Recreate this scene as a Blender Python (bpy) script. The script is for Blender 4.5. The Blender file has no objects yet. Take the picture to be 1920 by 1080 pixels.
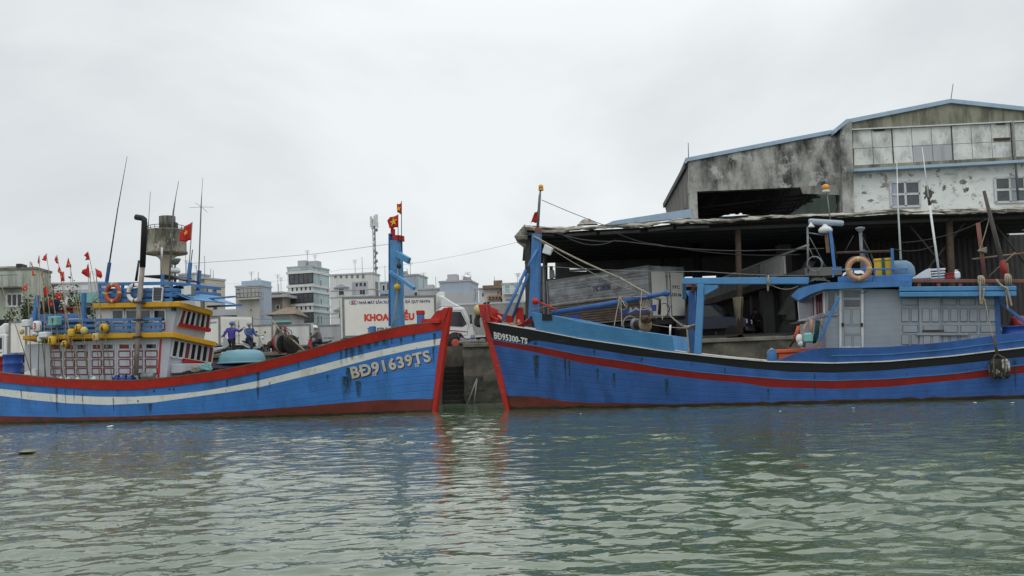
import bpy, bmesh, math, random
import numpy as np
from mathutils import Vector, Matrix, noise

random.seed(7)
S = bpy.context.scene
COL = S.collection
rad = math.radians

# ------------------------------------------------------------------ camera
EYE = Vector((0.0, 0.0, 1.15))
LENS, PITCH, ROLL = 35.0, rad(4.9), rad(2.2)
cam_d = bpy.data.cameras.new('camera')
cam_d.lens = LENS; cam_d.sensor_width = 36; cam_d.clip_start = 0.1; cam_d.clip_end = 3000
cam = bpy.data.objects.new('camera', cam_d); COL.objects.link(cam); S.camera = cam
CR = Matrix.Rotation(math.pi / 2 + PITCH, 3, 'X') @ Matrix.Rotation(-ROLL, 3, 'Z')
cam.matrix_world = Matrix.Translation(EYE) @ CR.to_4x4()
FPX = LENS / 36 * 1920

# ------------------------------------------------------------------ sky, sun, exposure
S.view_settings.view_transform = 'Standard'; S.view_settings.look = 'None'
S.view_settings.exposure = 0.0; S.view_settings.gamma = 1.0
SUN_EL, SUN_AZ = rad(55), rad(165)          # high, behind and to the left of the camera
W = bpy.data.worlds.new('World'); S.world = W; W.use_nodes = True
wn, wl = W.node_tree.nodes, W.node_tree.links
wn.clear()
def N(tree_nodes, typ, **kw):
    n = tree_nodes.new(typ)
    for k, v in kw.items(): setattr(n, k, v)
    return n
wo = N(wn, 'ShaderNodeOutputWorld'); bg = N(wn, 'ShaderNodeBackground'); bg.inputs[1].default_value = 0.1
sky = N(wn, 'ShaderNodeTexSky'); sky.sky_type = 'NISHITA'; sky.sun_disc = False
sky.sun_elevation = SUN_EL; sky.sun_rotation = SUN_AZ
tc = N(wn, 'ShaderNodeTexCoord'); sep = N(wn, 'ShaderNodeSeparateXYZ')
wl.new(tc.outputs['Generated'], sep.inputs[0])
# overcast deck: brighter overhead, soft low-contrast cloud masses near the horizon
mp = N(wn, 'ShaderNodeMapping'); mp.inputs['Scale'].default_value = (1.0, 1.0, 2.2)
mp.inputs['Location'].default_value = (2.1, 0.4, 0.9)
wl.new(tc.outputs['Generated'], mp.inputs[0])
n1 = N(wn, 'ShaderNodeTexNoise'); n1.inputs['Scale'].default_value = 1.7; n1.inputs['Detail'].default_value = 6; n1.inputs['Roughness'].default_value = 0.52
n1.inputs['Distortion'].default_value = 0.4
wl.new(mp.outputs[0], n1.inputs['Vector'])
cr = N(wn, 'ShaderNodeValToRGB')
cr.color_ramp.elements[0].position = 0.38; cr.color_ramp.elements[0].color = (0.575, 0.61, 0.625, 1)
cr.color_ramp.elements[1].position = 0.63; cr.color_ramp.elements[1].color = (0.765, 0.797, 0.805, 1)
wl.new(n1.outputs['Fac'], cr.inputs[0])
el = N(wn, 'ShaderNodeMapRange'); el.inputs['From Min'].default_value = 0.30; el.inputs['From Max'].default_value = 0.95
el.inputs['To Min'].default_value = 11.6; el.inputs['To Max'].default_value = 20.0
wl.new(sep.outputs['Z'], el.inputs['Value'])
vm = N(wn, 'ShaderNodeVectorMath'); vm.operation = 'SCALE'
wl.new(cr.outputs[0], vm.inputs[0]); wl.new(el.outputs[0], vm.inputs['Scale'])
mx = N(wn, 'ShaderNodeMix'); mx.data_type = 'RGBA'; mx.inputs[0].default_value = 0.96
wl.new(sky.outputs[0], mx.inputs[6]); wl.new(vm.outputs[0], mx.inputs[7])
wl.new(mx.outputs[2], bg.inputs[0]); wl.new(bg.outputs[0], wo.inputs[0])
sun_d = bpy.data.lights.new('sun', 'SUN'); sun_d.energy = 0.6; sun_d.angle = rad(40); sun_d.color = (1, 0.97, 0.93)
sun = bpy.data.objects.new('sun', sun_d); COL.objects.link(sun)
_sd = Vector((math.sin(SUN_AZ) * math.cos(SUN_EL), math.cos(SUN_AZ) * math.cos(SUN_EL), math.sin(SUN_EL)))
sun.rotation_euler = (-_sd).to_track_quat('-Z', 'Y').to_euler()

# ------------------------------------------------------------------ frames: a place in the world with its own axes
class Frame:
    """origin + heading; V() turns a sight line of the survey into a point on one of its planes."""
    def __init__(s, origin, rotz=0.0, tilt=0.0):
        s.o = Vector(origin); s.rz = rotz
        s.m = (Matrix.Translation(s.o) @ Matrix.Rotation(rotz, 4, 'Z') @ Matrix.Rotation(tilt, 4, 'Y'))
        s.inv = s.m.inverted()
        s.eye = s.inv @ EYE
        s.ri = s.inv.to_3x3() @ CR
    def V(s, px, py, x=None, y=None, z=None):
        d = s.ri @ Vector(((px - 960) / FPX, (540 - py) / FPX, -1.0))
        if y is not None: t = (y - s.eye.y) / d.y
        elif x is not None: t = (x - s.eye.x) / d.x
        else: t = (z - s.eye.z) / d.z
        return s.eye + d * t
    def proj(s, p):
        c = CR.transposed() @ (s.m @ Vector(p) - EYE)
        return 960 + FPX * c.x / -c.z, 540 - FPX * c.y / -c.z
WORLD = Frame((0, 0, 0))

# ------------------------------------------------------------------ mesh builder
class MB:
    def __init__(s): s.v, s.f, s.mi, s.sm = [], [], [], []; s.m = 0
    def add(s, vs, fs, smooth=False):
        o = len(s.v); s.v += [tuple(p) for p in vs]
        for f in fs: s.f.append(tuple(i + o for i in f)); s.mi.append(s.m); s.sm.append(smooth)
        return s
    def box(s, x0, x1, y0, y1, z0, z1):
        return s.add([(x0,y0,z0),(x1,y0,z0),(x1,y1,z0),(x0,y1,z0),(x0,y0,z1),(x1,y0,z1),(x1,y1,z1),(x0,y1,z1)],
                     [(0,3,2,1),(4,5,6,7),(0,1,5,4),(1,2,6,5),(2,3,7,6),(3,0,4,7)])
    def slab(s, pts, ext):
        pts = [Vector(p) for p in pts]; e = Vector(ext); n = len(pts)
        return s.add(pts + [p + e for p in pts], [tuple(range(n)), tuple(range(2*n-1, n-1, -1))] + [(i, i+n, (i+1) % n + n, (i+1) % n) for i in range(n)])
    def beam(s, p, q, w, h, up=(0,0,1)):
        p, q = Vector(p), Vector(q); d = (q - p).normalized(); u = Vector(up)
        a = d.cross(u)
        if a.length < 1e-3: a = d.cross(Vector((0,1,0)))
        a.normalize(); b = a.cross(d).normalized(); a = a * w / 2; b = b * h / 2
        c = [p-a-b, p+a-b, p+a+b, p-a+b]; e = [q-a-b, q+a-b, q+a+b, q-a+b]
        return s.add(c + e, [(3,2,1,0),(4,5,6,7),(0,1,5,4),(1,2,6,5),(2,3,7,6),(3,0,4,7)])
    def tube(s, pts, r, seg=8, closed=False, caps=True):
        pts = [Vector(p) for p in pts]; n = len(pts)
        rs = r if isinstance(r, (list, tuple)) else [r] * n
        vs, fs = [], []
        prev = None
        for i in range(n):
            if closed: d = pts[(i+1) % n] - pts[i-1]
            else: d = pts[min(i+1, n-1)] - pts[max(i-1, 0)]
            d = d.normalized() if d.length > 1e-9 else Vector((0,0,1))
            if prev is None: a = d.orthogonal().normalized()
            else:
                a = prev - d * prev.dot(d)
                a = a.normalized() if a.length > 1e-6 else d.orthogonal().normalized()
            prev = a; b = d.cross(a)
            for k in range(seg):
                t = 2 * math.pi * k / seg
                vs.append(pts[i] + (a * math.cos(t) + b * math.sin(t)) * rs[i])
        m = n if closed else n - 1
        for i in range(m):
            j = (i + 1) % n
            for k in range(seg):
                l = (k + 1) % seg
                fs.append((i*seg+k, i*seg+l, j*seg+l, j*seg+k))
        if not closed and caps: fs += [tuple(range(seg-1, -1, -1)), tuple((n-1)*seg + k for k in range(seg))]
        return s.add(vs, fs, True)
    def lathe(s, c, prof, axis=(0,0,1), seg=20, sy=1.0):
        c = Vector(c); ax = Vector(axis).normalized(); a = ax.orthogonal().normalized()
        if abs(ax.z) > .9: a = Vector((1,0,0))
        b = ax.cross(a); vs, fs = [], []
        for r, h in prof:
            for k in range(seg):
                t = 2 * math.pi * k / seg
                vs.append(c + ax * h + a * (r * math.cos(t)) + b * (r * sy * math.sin(t)))
        for i in range(len(prof) - 1):
            for k in range(seg):
                l = (k+1) % seg; fs.append((i*seg+k, i*seg+l, (i+1)*seg+l, (i+1)*seg+k))
        n = len(prof)
        fs += [tuple(range(seg-1, -1, -1)), tuple((n-1)*seg+k for k in range(seg))]
        return s.add(vs, fs, True)
    def ball(s, c, rx, ry=None, rz=None, seg=14, rings=8):
        ry = rx if ry is None else ry; rz = rx if rz is None else rz
        c = Vector(c); vs, fs = [], []
        for i in range(rings + 1):
            ph = math.pi * (i / rings - .5)
            cc = max(math.cos(ph), 1e-3)
            for k in range(seg):
                t = 2*math.pi*k/seg
                vs.append(c + Vector((rx*cc*math.cos(t), ry*cc*math.sin(t), rz*math.sin(ph))))
        for i in range(rings):
            for k in range(seg):
                l = (k+1) % seg; fs.append((i*seg+k, i*seg+l, (i+1)*seg+l, (i+1)*seg+k))
        return s.add(vs, fs, True)
    def torus(s, c, R, r, normal=(0,1,0), seg=32, rs=10, a0=0, a1=2*math.pi):
        c = Vector(c); n = Vector(normal).normalized(); a = n.orthogonal().normalized(); b = n.cross(a)
        full = abs(a1 - a0 - 2*math.pi) < 1e-6
        m = seg if full else seg + 1
        return s.tube([c + (a*math.cos(a0 + (a1-a0)*i/seg) + b*math.sin(a0 + (a1-a0)*i/seg))*R for i in range(m)], r, rs, closed=full)
    def sheet(s, fn, nu, nv, smooth=True):
        vs = [fn(i/nu, j/nv) for i in range(nu+1) for j in range(nv+1)]
        fs = [(i*(nv+1)+j, (i+1)*(nv+1)+j, (i+1)*(nv+1)+j+1, i*(nv+1)+j+1) for i in range(nu) for j in range(nv)]
        return s.add(vs, fs, smooth)
    def jitter(s, amp, scale=3.0, seed=0.0, start=0):
        for i in range(start, len(s.v)):
            p = Vector(s.v[i]); q = noise.noise_vector(p*scale + Vector((seed, seed*1.7, 3.1)))
            s.v[i] = tuple(p + q*amp)
        return s

BASE = {}
def props(o, label=None, cat=None, group=None, kind=None):
    if label: o['label'] = label
    if cat: o['category'] = cat
    if group: o['group'] = group
    if kind: o['kind'] = kind
    return o
def mesh_obj(name, mb, mats, base=(0,0,0), bev=0.0, recalc=True, solid=0.0):
    me = bpy.data.meshes.new(name)
    b = Vector(base)
    me.from_pydata([tuple(Vector(p) - b) for p in mb.v], [], mb.f)
    if not isinstance(mats, (list, tuple)): mats = [mats]
    for m in mats: me.materials.append(m)
    me.polygons.foreach_set('material_index', mb.mi)
    me.polygons.foreach_set('use_smooth', mb.sm)
    if recalc:
        bm = bmesh.new(); bm.from_mesh(me); bmesh.ops.recalc_face_normals(bm, faces=bm.faces); bm.to_mesh(me); bm.free()
    for an in ('fade', 'strake'):
        if getattr(mb, an, None):
            at = me.attributes.new(an, 'FLOAT', 'POINT')
            vals = np.zeros(len(me.vertices), np.float32)
            for i, f in getattr(mb, an).items(): vals[i] = f
            at.data.foreach_set('value', vals)
    me.update()
    o = bpy.data.objects.new(name, me); COL.objects.link(o)
    if solid:
        sm = o.modifiers.new('solid', 'SOLIDIFY'); sm.thickness = solid
    if bev:
        bv = o.modifiers.new('bevel', 'BEVEL'); bv.width = bev; bv.segments = 1; bv.limit_method = 'ANGLE'; bv.angle_limit = rad(50)
    return o
def thing(name, label, cat, F=WORLD, base=(0,0,0), group=None, kind=None):
    o = bpy.data.objects.new(name, None); COL.objects.link(o); o.empty_display_size = .2
    o.matrix_world = F.m @ Matrix.Translation(Vector(base))
    BASE[o.name] = (F, Vector(base))
    return props(o, label, cat, group, kind)
def part(parent, name, mb, mats, bev=0.0, label=None, kind=None, solid=0.0):
    base = BASE[parent.name][1]
    o = mesh_obj(name, mb, mats, base, bev, solid=solid)
    o.parent = parent
    BASE[o.name] = (BASE[parent.name][0], base)
    if label: o['label'] = label
    if kind: o['kind'] = kind
    return o
def single(name, label, cat, mb, mats, F=WORLD, base=(0,0,0), group=None, bev=0.0, kind=None, solid=0.0):
    o = mesh_obj(name, mb, mats, base, bev, solid=solid)
    o.matrix_world = F.m @ Matrix.Translation(Vector(base))
    BASE[o.name] = (F, Vector(base))
    return props(o, label, cat, group, kind)
def structure(name, mb, mats, bev=0.0):
    o = mesh_obj(name, mb, mats, (0,0,0), bev); o['kind'] = 'structure'; return o

# ------------------------------------------------------------------ materials
def lin(r, g, b):
    return tuple((c/255/12.92 if c/255 < .04045 else ((c/255+.055)/1.055)**2.4) for c in (r, g, b))
def pmat(name, col, rough=.6, var=.18, scale=2.5, stain=None, amt=.0, sscale=(3, 3, .35), spos=(.52, .7), bump=.15, bscale=25,
         metal=0.0, plank=None, spots=None, spot_amt=0.0, spot_scale=9, spec=.4, spos2=(.60, .66), corr=None, coat=0.0):
    """painted / weathered surface: broad tone variation, run-down streaks, chips, relief"""
    m = bpy.data.materials.new(name); m.use_nodes = True
    n, l = m.node_tree.nodes, m.node_tree.links
    p = n['Principled BSDF']; p.inputs['Roughness'].default_value = rough; p.inputs['Metallic'].default_value = metal
    p.inputs['Specular IOR Level'].default_value = spec
    if coat: p.inputs['Coat Weight'].default_value = coat; p.inputs['Coat Roughness'].default_value = .25
    t = N(n, 'ShaderNodeTexCoord'); obj = t.outputs['Object']
    a = N(n, 'ShaderNodeTexNoise'); a.inputs['Scale'].default_value = scale; a.inputs['Detail'].default_value = 7; a.inputs['Roughness'].default_value = .62
    l.new(obj, a.inputs['Vector'])
    mr = N(n, 'ShaderNodeMapRange'); mr.inputs['From Min'].default_value = .3; mr.inputs['From Max'].default_value = .7
    mr.inputs['To Min'].default_value = 1 - var; mr.inputs['To Max'].default_value = 1 + var * .7
    l.new(a.outputs['Fac'], mr.inputs['Value'])
    vs = N(n, 'ShaderNodeVectorMath'); vs.operation = 'SCALE'; vs.inputs[0].default_value = col[:3]
    l.new(mr.outputs[0], vs.inputs['Scale'])
    cur = vs.outputs[0]
    def mixin(cur, fac_out, c2):
        k = N(n, 'ShaderNodeMix'); k.data_type = 'RGBA'; k.clamp_factor = True
        l.new(fac_out, k.inputs[0]); l.new(cur, k.inputs[6]); k.inputs[7].default_value = (*c2[:3], 1)
        return k.outputs[2]
    def ramp(src, p0, p1, top):
        r = N(n, 'ShaderNodeMapRange'); r.inputs['From Min'].default_value = p0; r.inputs['From Max'].default_value = p1
        r.inputs['To Max'].default_value = top; l.new(src, r.inputs['Value']); return r.outputs[0]
    if stain is not None:
        mpn = N(n, 'ShaderNodeMapping'); mpn.inputs['Scale'].default_value = sscale; l.new(obj, mpn.inputs[0])
        b = N(n, 'ShaderNodeTexNoise'); b.inputs['Scale'].default_value = 1.0; b.inputs['Detail'].default_value = 8; b.inputs['Roughness'].default_value = .7
        l.new(mpn.outputs[0], b.inputs['Vector'])
        cur = mixin(cur, ramp(b.outputs['Fac'], spos[0], spos[1], amt), stain)
    if spots is not None:
        c = N(n, 'ShaderNodeTexNoise'); c.inputs['Scale'].default_value = spot_scale; c.inputs['Detail'].default_value = 9; c.inputs['Roughness'].default_value = .72
        mp2 = N(n, 'ShaderNodeMapping'); mp2.inputs['Location'].default_value = (5.2, 1.3, 7.7); l.new(obj, mp2.inputs[0]); l.new(mp2.outputs[0], c.inputs['Vector'])
        cur = mixin(cur, ramp(c.outputs['Fac'], spos2[0], spos2[1], spot_amt), spots)
    h = N(n, 'ShaderNodeTexNoise'); h.inputs['Scale'].default_value = bscale; h.inputs['Detail'].default_value = 5
    l.new(obj, h.inputs['Vector'])
    bp = N(n, 'ShaderNodeBump'); bp.inputs['Strength'].default_value = bump; bp.inputs['Distance'].default_value = .02
    hout = h.outputs['Fac']
    if plank == 'strake':   # seams between the strakes, which follow the sheer
        atn = N(n, 'ShaderNodeAttribute'); atn.attribute_name = 'strake'
        ad = N(n, 'ShaderNodeMath'); ad.operation = 'MULTIPLY_ADD'; l.new(a.outputs['Fac'], ad.inputs[0]); ad.inputs[1].default_value = .10; l.new(atn.outputs['Fac'], ad.inputs[2])
        md = N(n, 'ShaderNodeMath'); md.operation = 'PINGPONG'; md.inputs[1].default_value = .5; l.new(ad.outputs[0], md.inputs[0])
        gr = ramp(md.outputs[0], 0, .07, 1)
        pa = N(n, 'ShaderNodeMath'); pa.operation = 'MULTIPLY_ADD'; l.new(h.outputs['Fac'], pa.inputs[0]); pa.inputs[1].default_value = .3; l.new(gr, pa.inputs[2])
        hout = pa.outputs[0]
        gi = N(n, 'ShaderNodeMath'); gi.operation = 'MULTIPLY_ADD'; l.new(gr, gi.inputs[0]); gi.inputs[1].default_value = -.42; gi.inputs[2].default_value = .42
        cur = mixin(cur, gi.outputs[0], tuple(c*.3 for c in col[:3]))
    elif plank:      # plank seams every `plank` metres of height
        sp = N(n, 'ShaderNodeSeparateXYZ'); l.new(obj, sp.inputs[0])
        ad = N(n, 'ShaderNodeMath'); ad.operation = 'MULTIPLY_ADD'; l.new(a.outputs['Fac'], ad.inputs[0]); ad.inputs[1].default_value = .02
        l.new(sp.outputs['Z'], ad.inputs[2])
        md = N(n, 'ShaderNodeMath'); md.operation = 'PINGPONG'; md.inputs[1].default_value = plank/2; l.new(ad.outputs[0], md.inputs[0])
        gr = ramp(md.outputs[0], 0, .008, 1)
        pa = N(n, 'ShaderNodeMath'); pa.operation = 'MULTIPLY_ADD'; l.new(h.outputs['Fac'], pa.inputs[0]); pa.inputs[1].default_value = .3; l.new(gr, pa.inputs[2])
        hout = pa.outputs[0]
        gi = N(n, 'ShaderNodeMath'); gi.operation = 'MULTIPLY_ADD'; l.new(gr, gi.inputs[0]); gi.inputs[1].default_value = -.28; gi.inputs[2].default_value = .28
        cur = mixin(cur, gi.outputs[0], tuple(c*.25 for c in col[:3]))
    if corr:       # corrugation: (axis, pitch)
        sp = N(n, 'ShaderNodeSeparateXYZ'); l.new(obj, sp.inputs[0])
        ml = N(n, 'ShaderNodeMath'); ml.operation = 'MULTIPLY'; ml.inputs[1].default_value = 2*math.pi/corr[1]; l.new(sp.outputs[corr[0]], ml.inputs[0])
        si = N(n, 'ShaderNodeMath'); si.operation = 'SINE'; l.new(ml.outputs[0], si.inputs[0])
        pa = N(n, 'ShaderNodeMath'); pa.operation = 'MULTIPLY_ADD'; l.new(h.outputs['Fac'], pa.inputs[0]); pa.inputs[1].default_value = .4; l.new(si.outputs[0], pa.inputs[2])
        hout = pa.outputs[0]
    l.new(hout, bp.inputs['Height']); l.new(bp.outputs[0], p.inputs['Normal'])
    l.new(cur, p.inputs['Base Color'])
    m.diffuse_color = (*col[:3], 1)
    return m
GRIME = (.035, .032, .026); RUST = (.16, .06, .02); MOLD = (.02, .024, .018)
M = {}
M['hull_blue'] = pmat('hull_blue', (.056,.215,.60), .5, .2, 1.2, (.025,.07,.09), .7, (1.3,1.3,.22), (.52,.74), .35, plank='strake', spots=(.10,.24,.50), spot_amt=.45, spot_scale=4)
M['hull_blue_dark'] = pmat('hull_blue_dark', (.045,.135,.42), .5, .25, 1.1, (.018,.045,.07), .75, (1.1,1.1,.22), (.50,.74), .35, plank='strake', spots=(.06,.16,.42), spot_amt=.4, spot_scale=3)
M['light_blue'] = pmat('light_blue', (.075,.245,.48), .5, .16, 2, (.03,.09,.18), .5, (2,2,.3), (.55,.75), .2, plank=.19)
M['blue_paint'] = pmat('blue_paint', (.055,.18,.42), .5, .22, 3, (.03,.06,.09), .6, (4,4,.6), (.55,.75), .2, spots=(.25,.24,.2), spot_amt=.4, spot_scale=6)
M['blue_dull'] = pmat('blue_dull', (.03,.11,.33), .55, .25, 3, (.05,.06,.05), .7, (4,4,.6), (.5,.72), .2)
M['red_paint'] = pmat('red_paint', (.42,.018,.010), .5, .2, 2, (.12,.012,.01), .6, (2,2,.4), (.52,.75), .2, spots=(.3,.2,.16), spot_amt=.35, spot_scale=7)
M['red_stripe'] = pmat('red_stripe', (.26,.014,.012), .55, .2, 2, (.06,.012,.012), .6, (1.5,1.5,.3), (.55,.75), .2)
M['antifoul'] = pmat('antifoul', (.17,.035,.024), .7, .3, 1.5, (.04,.03,.02), .8, (.7,.7,4), (.48,.68), .3, spots=(.06,.05,.03), spot_amt=.6, spot_scale=4)
M['white_stripe'] = pmat('white_stripe', (.80,.80,.77), .55, .08, 2, (.42,.27,.10), .75, (1.8,1.8,.15), (.56,.74), .15, spots=(.06,.06,.06), spot_amt=.6, spot_scale=8)
M['black_band'] = pmat('black_band', (.012,.013,.016), .6, .3, 2, (.10,.085,.06), .5, (.5,.5,6), (.60,.72), .3)
M['cabin_white'] = pmat('cabin_white', (.43,.45,.50), .55, .1, 2, (.22,.21,.19), .6, (4,4,.35), (.55,.78), .1)
M['cabin_grey'] = pmat('cabin_grey', (.27,.305,.35), .6, .1, 1.5, (.16,.17,.17), .6, (4,4,.35), (.54,.78), .15, plank=.16)
M['cabin_grey_flat'] = pmat('cabin_grey_flat', (.28,.31,.345), .6, .12, 2, (.2,.19,.16), .5, (5,5,.5), (.55,.75), .1)
M['panel_shade_line'] = pmat('panel_shade_line', (.17,.19,.21), .7, .2)  # darker grey that paints in the shadow lines round the cabin panels
M['maroon'] = pmat('maroon', (.16,.015,.02), .55, .15)
M['yellow'] = pmat('yellow', (.60,.31,.012), .5, .12, 3, (.2,.1,.02), .5, (3,3,.6), (.55,.75), .15)
M['glass'] = pmat('glass', (.018,.021,.024), .12, .4, 2, bump=.02, spec=.6)
M['glass_grey'] = pmat('glass_grey', (.07,.08,.09), .15, .4, 2, bump=.02, spec=.6)
M['curtain'] = pmat('curtain', (.17,.035,.035), .8, .3, 4, bump=.3)
M['frame_white'] = pmat('frame_white', (.6,.61,.62), .5, .1, 4, (.3,.25,.2), .4, (5,5,.7))
M['wood'] = pmat('wood', (.22,.145,.085), .8, .3, 5, (.06,.045,.03), .6, (8,8,.8), (.5,.7), .3)
M['bamboo'] = pmat('bamboo', (.30,.235,.15), .7, .3, 6, (.10,.07,.04), .6, (5,5,1.5), (.5,.7), .2)
M['red_wood'] = pmat('red_wood', (.22,.075,.055), .75, .3, 4, (.12,.09,.07), .7, (3,3,3), (.45,.65), .3)
M['rust'] = pmat('rust', (.07,.047,.034), .85, .4, 5, (.05,.025,.015), .7, (5,5,1), (.5,.7), .4)
M['metal_grey'] = pmat('metal_grey', (.20,.21,.215), .5, .2, 4, (.09,.06,.04), .6, (5,5,.7), (.55,.75), .2, metal=.2)
M['dark_metal'] = pmat('dark_metal', (.03,.031,.034), .6, .3, 4, RUST, .3, (4,4,1), (.55,.75), .2)
M['black'] = pmat('black', (.010,.010,.011), .6, .3, 4)
M['slime'] = pmat('slime', (.028,.032,.020), .5, .5, 4, (.07,.035,.02), .7, (2,2,6), (.45,.65), .5)
M['tank_blue'] = pmat('tank_blue', (.11,.20,.30), .5, .15, 3)
M['wood_grey'] = pmat('wood_grey', (.085,.075,.07), .85, .3, 5, (.04,.03,.025), .6, (8,8,.8), (.5,.7), .3)
M['rubber'] = pmat('rubber', (.014,.014,.014), .85, .3, 5)
M['rope'] = pmat('rope', (.33,.29,.22), .9, .3, 12, bump=.5, bscale=60)
M['rope_dark'] = pmat('rope_dark', (.10,.085,.065), .9, .3, 12, bump=.5, bscale=60)
M['orange'] = pmat('orange', (.55,.10,.035), .55, .15, 3, (.25,.08,.04), .5, (4,4,.8), (.5,.75))
M['orange_ring'] = pmat('orange_ring', (.46,.085,.045), .65, .2, 6, (.25,.12,.09), .5, (6,6,6), (.5,.7))
M['salmon'] = pmat('salmon', (.50,.27,.17), .7, .2, 6, (.25,.14,.09), .5, (6,6,6), (.5,.7))
M['white'] = pmat('white', (.70,.71,.72), .55, .08, 4, (.4,.38,.33), .4, (5,5,.8))
M['foam'] = pmat('foam', (.66,.68,.70), .85, .08, 6, (.3,.29,.26), .5, (5,5,5), (.5,.75), .3)
M['float_yellow'] = pmat('float_yellow', (.62,.40,.03), .6, .18, 6, (.28,.19,.06), .6, (6,6,6), (.5,.72))
M['float_pale'] = pmat('float_pale', (.55,.47,.2), .65, .18, 6, (.25,.2,.1), .6, (6,6,6), (.5,.72))
M['float_brown'] = pmat('float_brown', (.24,.15,.06), .65, .25, 6)
M['teal'] = pmat('teal', (.20,.42,.42), .65, .15, 5, (.1,.2,.2), .4, (5,5,5))
M['coracle'] = pmat('coracle', (.13,.29,.35), .5, .12, 3, (.25,.36,.36), .5, (2,2,8), (.5,.75), .15)
M['flag_red'] = pmat('flag_red', (.46,.014,.012), .75, .18, 5)
M['flag_yellow'] = pmat('flag_yellow', (.75,.48,.02), .75, .1, 5)
M['barrel_blue'] = pmat('barrel_blue', (.02,.075,.34), .45, .2, 3, (.05,.06,.08), .4)
M['purple_tarp'] = pmat('purple_tarp', (.030,.022,.05), .7, .5, 3, bump=.6, bscale=8)
M['green_tarp'] = pmat('green_tarp', (.03,.10,.085), .75, .4, 5, bump=.6, bscale=10)
M['blue_tarp'] = pmat('blue_tarp', (.012,.035,.10), .7, .5, 3, (.01,.01,.02), .7, (2,2,2), (.45,.6), .8, 6)
M['net'] = pmat('net', (.045,.05,.045), .95, .5, 14, bump=.9, bscale=40)
M['net_teal'] = pmat('net_teal', (.015,.055,.06), .95, .5, 14, bump=.9, bscale=40)
M['letter_white'] = pmat('letter_white', (.62,.60,.53), .6, .15, 8, (.40,.27,.12), .7, (2.5,2.5,.8), (.48,.7), spots=(.10,.16,.26), spot_amt=.6, spot_scale=9)
M['letter_red'] = pmat('letter_red', (.60,.05,.025), .6, .08)
M['letter_blue'] = pmat('letter_blue', (.02,.025,.16), .6, .1)
M['letter_shadow'] = pmat('letter_shadow', (.10,.012,.016), .6, .1)
M['letter_black'] = pmat('letter_black', (.012,.012,.02), .6, .1)
M['concrete'] = pmat('concrete', (.30,.29,.27), .9, .25, 1.2, GRIME, .85, (1.2,1.2,.25), (.46,.66), .6, 14)
M['conc_mold'] = pmat('conc_mold', (.40,.40,.37), .92, .45, .45, MOLD, .92, (.62,.62,.30), (.43,.60), .6, 8, spots=(.52,.53,.50), spot_amt=.8, spot_scale=.85, spos2=(.53, .62))
M['conc_olive'] = pmat('conc_olive', (.27,.265,.20), .92, .3, .5, MOLD, .8, (1.0,1.0,.22), (.45,.64), .5, 8, spots=(.12,.11,.07), spot_amt=.6, spot_scale=.9)
M['quay_stone'] = pmat('quay_stone', (.085,.078,.064), .95, .4, 1.1, (.014,.014,.011), .9, (.7,.7,1.3), (.42,.6), .9, 7, spots=(.16,.15,.12), spot_amt=.5, spot_scale=2.2)
M['quay_upper'] = pmat('quay_upper', (.12,.11,.09), .95, .4, .9, (.035,.033,.026), .85, (.8,.8,.7), (.46,.66), .9, 7, spots=(.09,.09,.055), spot_amt=.7, spot_scale=1.6)
M['quay_top'] = pmat('quay_top', (.19,.175,.145), .95, .3, 1.5, (.06,.055,.045), .7, (1,1,1), (.45,.65), .7, 9)
M['peel_white'] = pmat('peel_white', (.80,.83,.80), .85, .1, .6, (.30,.33,.29), .8, (.9,.9,1.5), (.53,.70), .3, 8, spots=(.20,.18,.12), spot_amt=.8, spot_scale=1.6, spos2=(.565, .62))
M['pipe'] = pmat('pipe', (.30,.27,.25), .8, .25, 3, (.13,.07,.045), .85, (4,4,.7), (.45,.65), .3)
M['bag'] = pmat('bag', (.24,.21,.16), .7, .3, 4)
M['mint'] = pmat('mint', (.46,.58,.52), .85, .15, .8, MOLD, .5, (1,1,.3), (.5,.72))
M['panel_white'] = pmat('panel_white', (.68,.70,.67), .7, .12, .9, (.17,.17,.155), .9, (.8,.8,.45), (.46,.68), .2, spots=(.13,.11,.08), spot_amt=.6, spot_scale=1.8)
M['roof_blue'] = pmat('roof_blue', (.34,.46,.58), .6, .12, 1, (.2,.25,.3), .5)
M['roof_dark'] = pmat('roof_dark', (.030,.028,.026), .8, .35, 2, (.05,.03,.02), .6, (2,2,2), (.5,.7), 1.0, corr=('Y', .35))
M['roof_side'] = pmat('roof_side', (.22,.21,.19), .85, .25, .8, MOLD, .8, (2.5,2.5,.2), (.45,.65), .9, corr=('Y', .5))
M['tarp_old'] = pmat('tarp_old', (.40,.37,.32), .9, .4, 1.0, (.035,.030,.024), .92, (1.0,1.0,5), (.47,.58), 1.0, 6, spots=(.55,.53,.48), spot_amt=.7, spot_scale=1.1)
M['wall_green'] = pmat('wall_green', (.45,.49,.43), .9, .15, .25, (.16,.19,.14), .85, (.5,.5,.1), (.48,.7), .3, 4)
M['wall_white'] = pmat('wall_white', (.62,.63,.62), .85, .08, .3, (.26,.25,.22), .6, (.6,.6,.09), (.52,.75), .2, 4)
M['wall_grey'] = pmat('wall_grey', (.42,.43,.45), .85, .1, .3, (.2,.19,.17), .7, (.6,.6,.09), (.52,.75), .2, 4)
M['wall_bluegrey'] = pmat('wall_bluegrey', (.36,.42,.50), .85, .1, .3, (.2,.2,.19), .6, (.6,.6,.09), (.52,.75), .2, 4)
M['wall_teal'] = pmat('wall_teal', (.42,.52,.53), .85, .12, .3, (.15,.17,.15), .75, (.5,.5,.08), (.5,.72), .2, 4)
M['wall_cream'] = pmat('wall_cream', (.52,.48,.38), .85, .12, .3, (.2,.18,.14), .6, (.6,.6,.1), (.5,.75), .2, 4)
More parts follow.
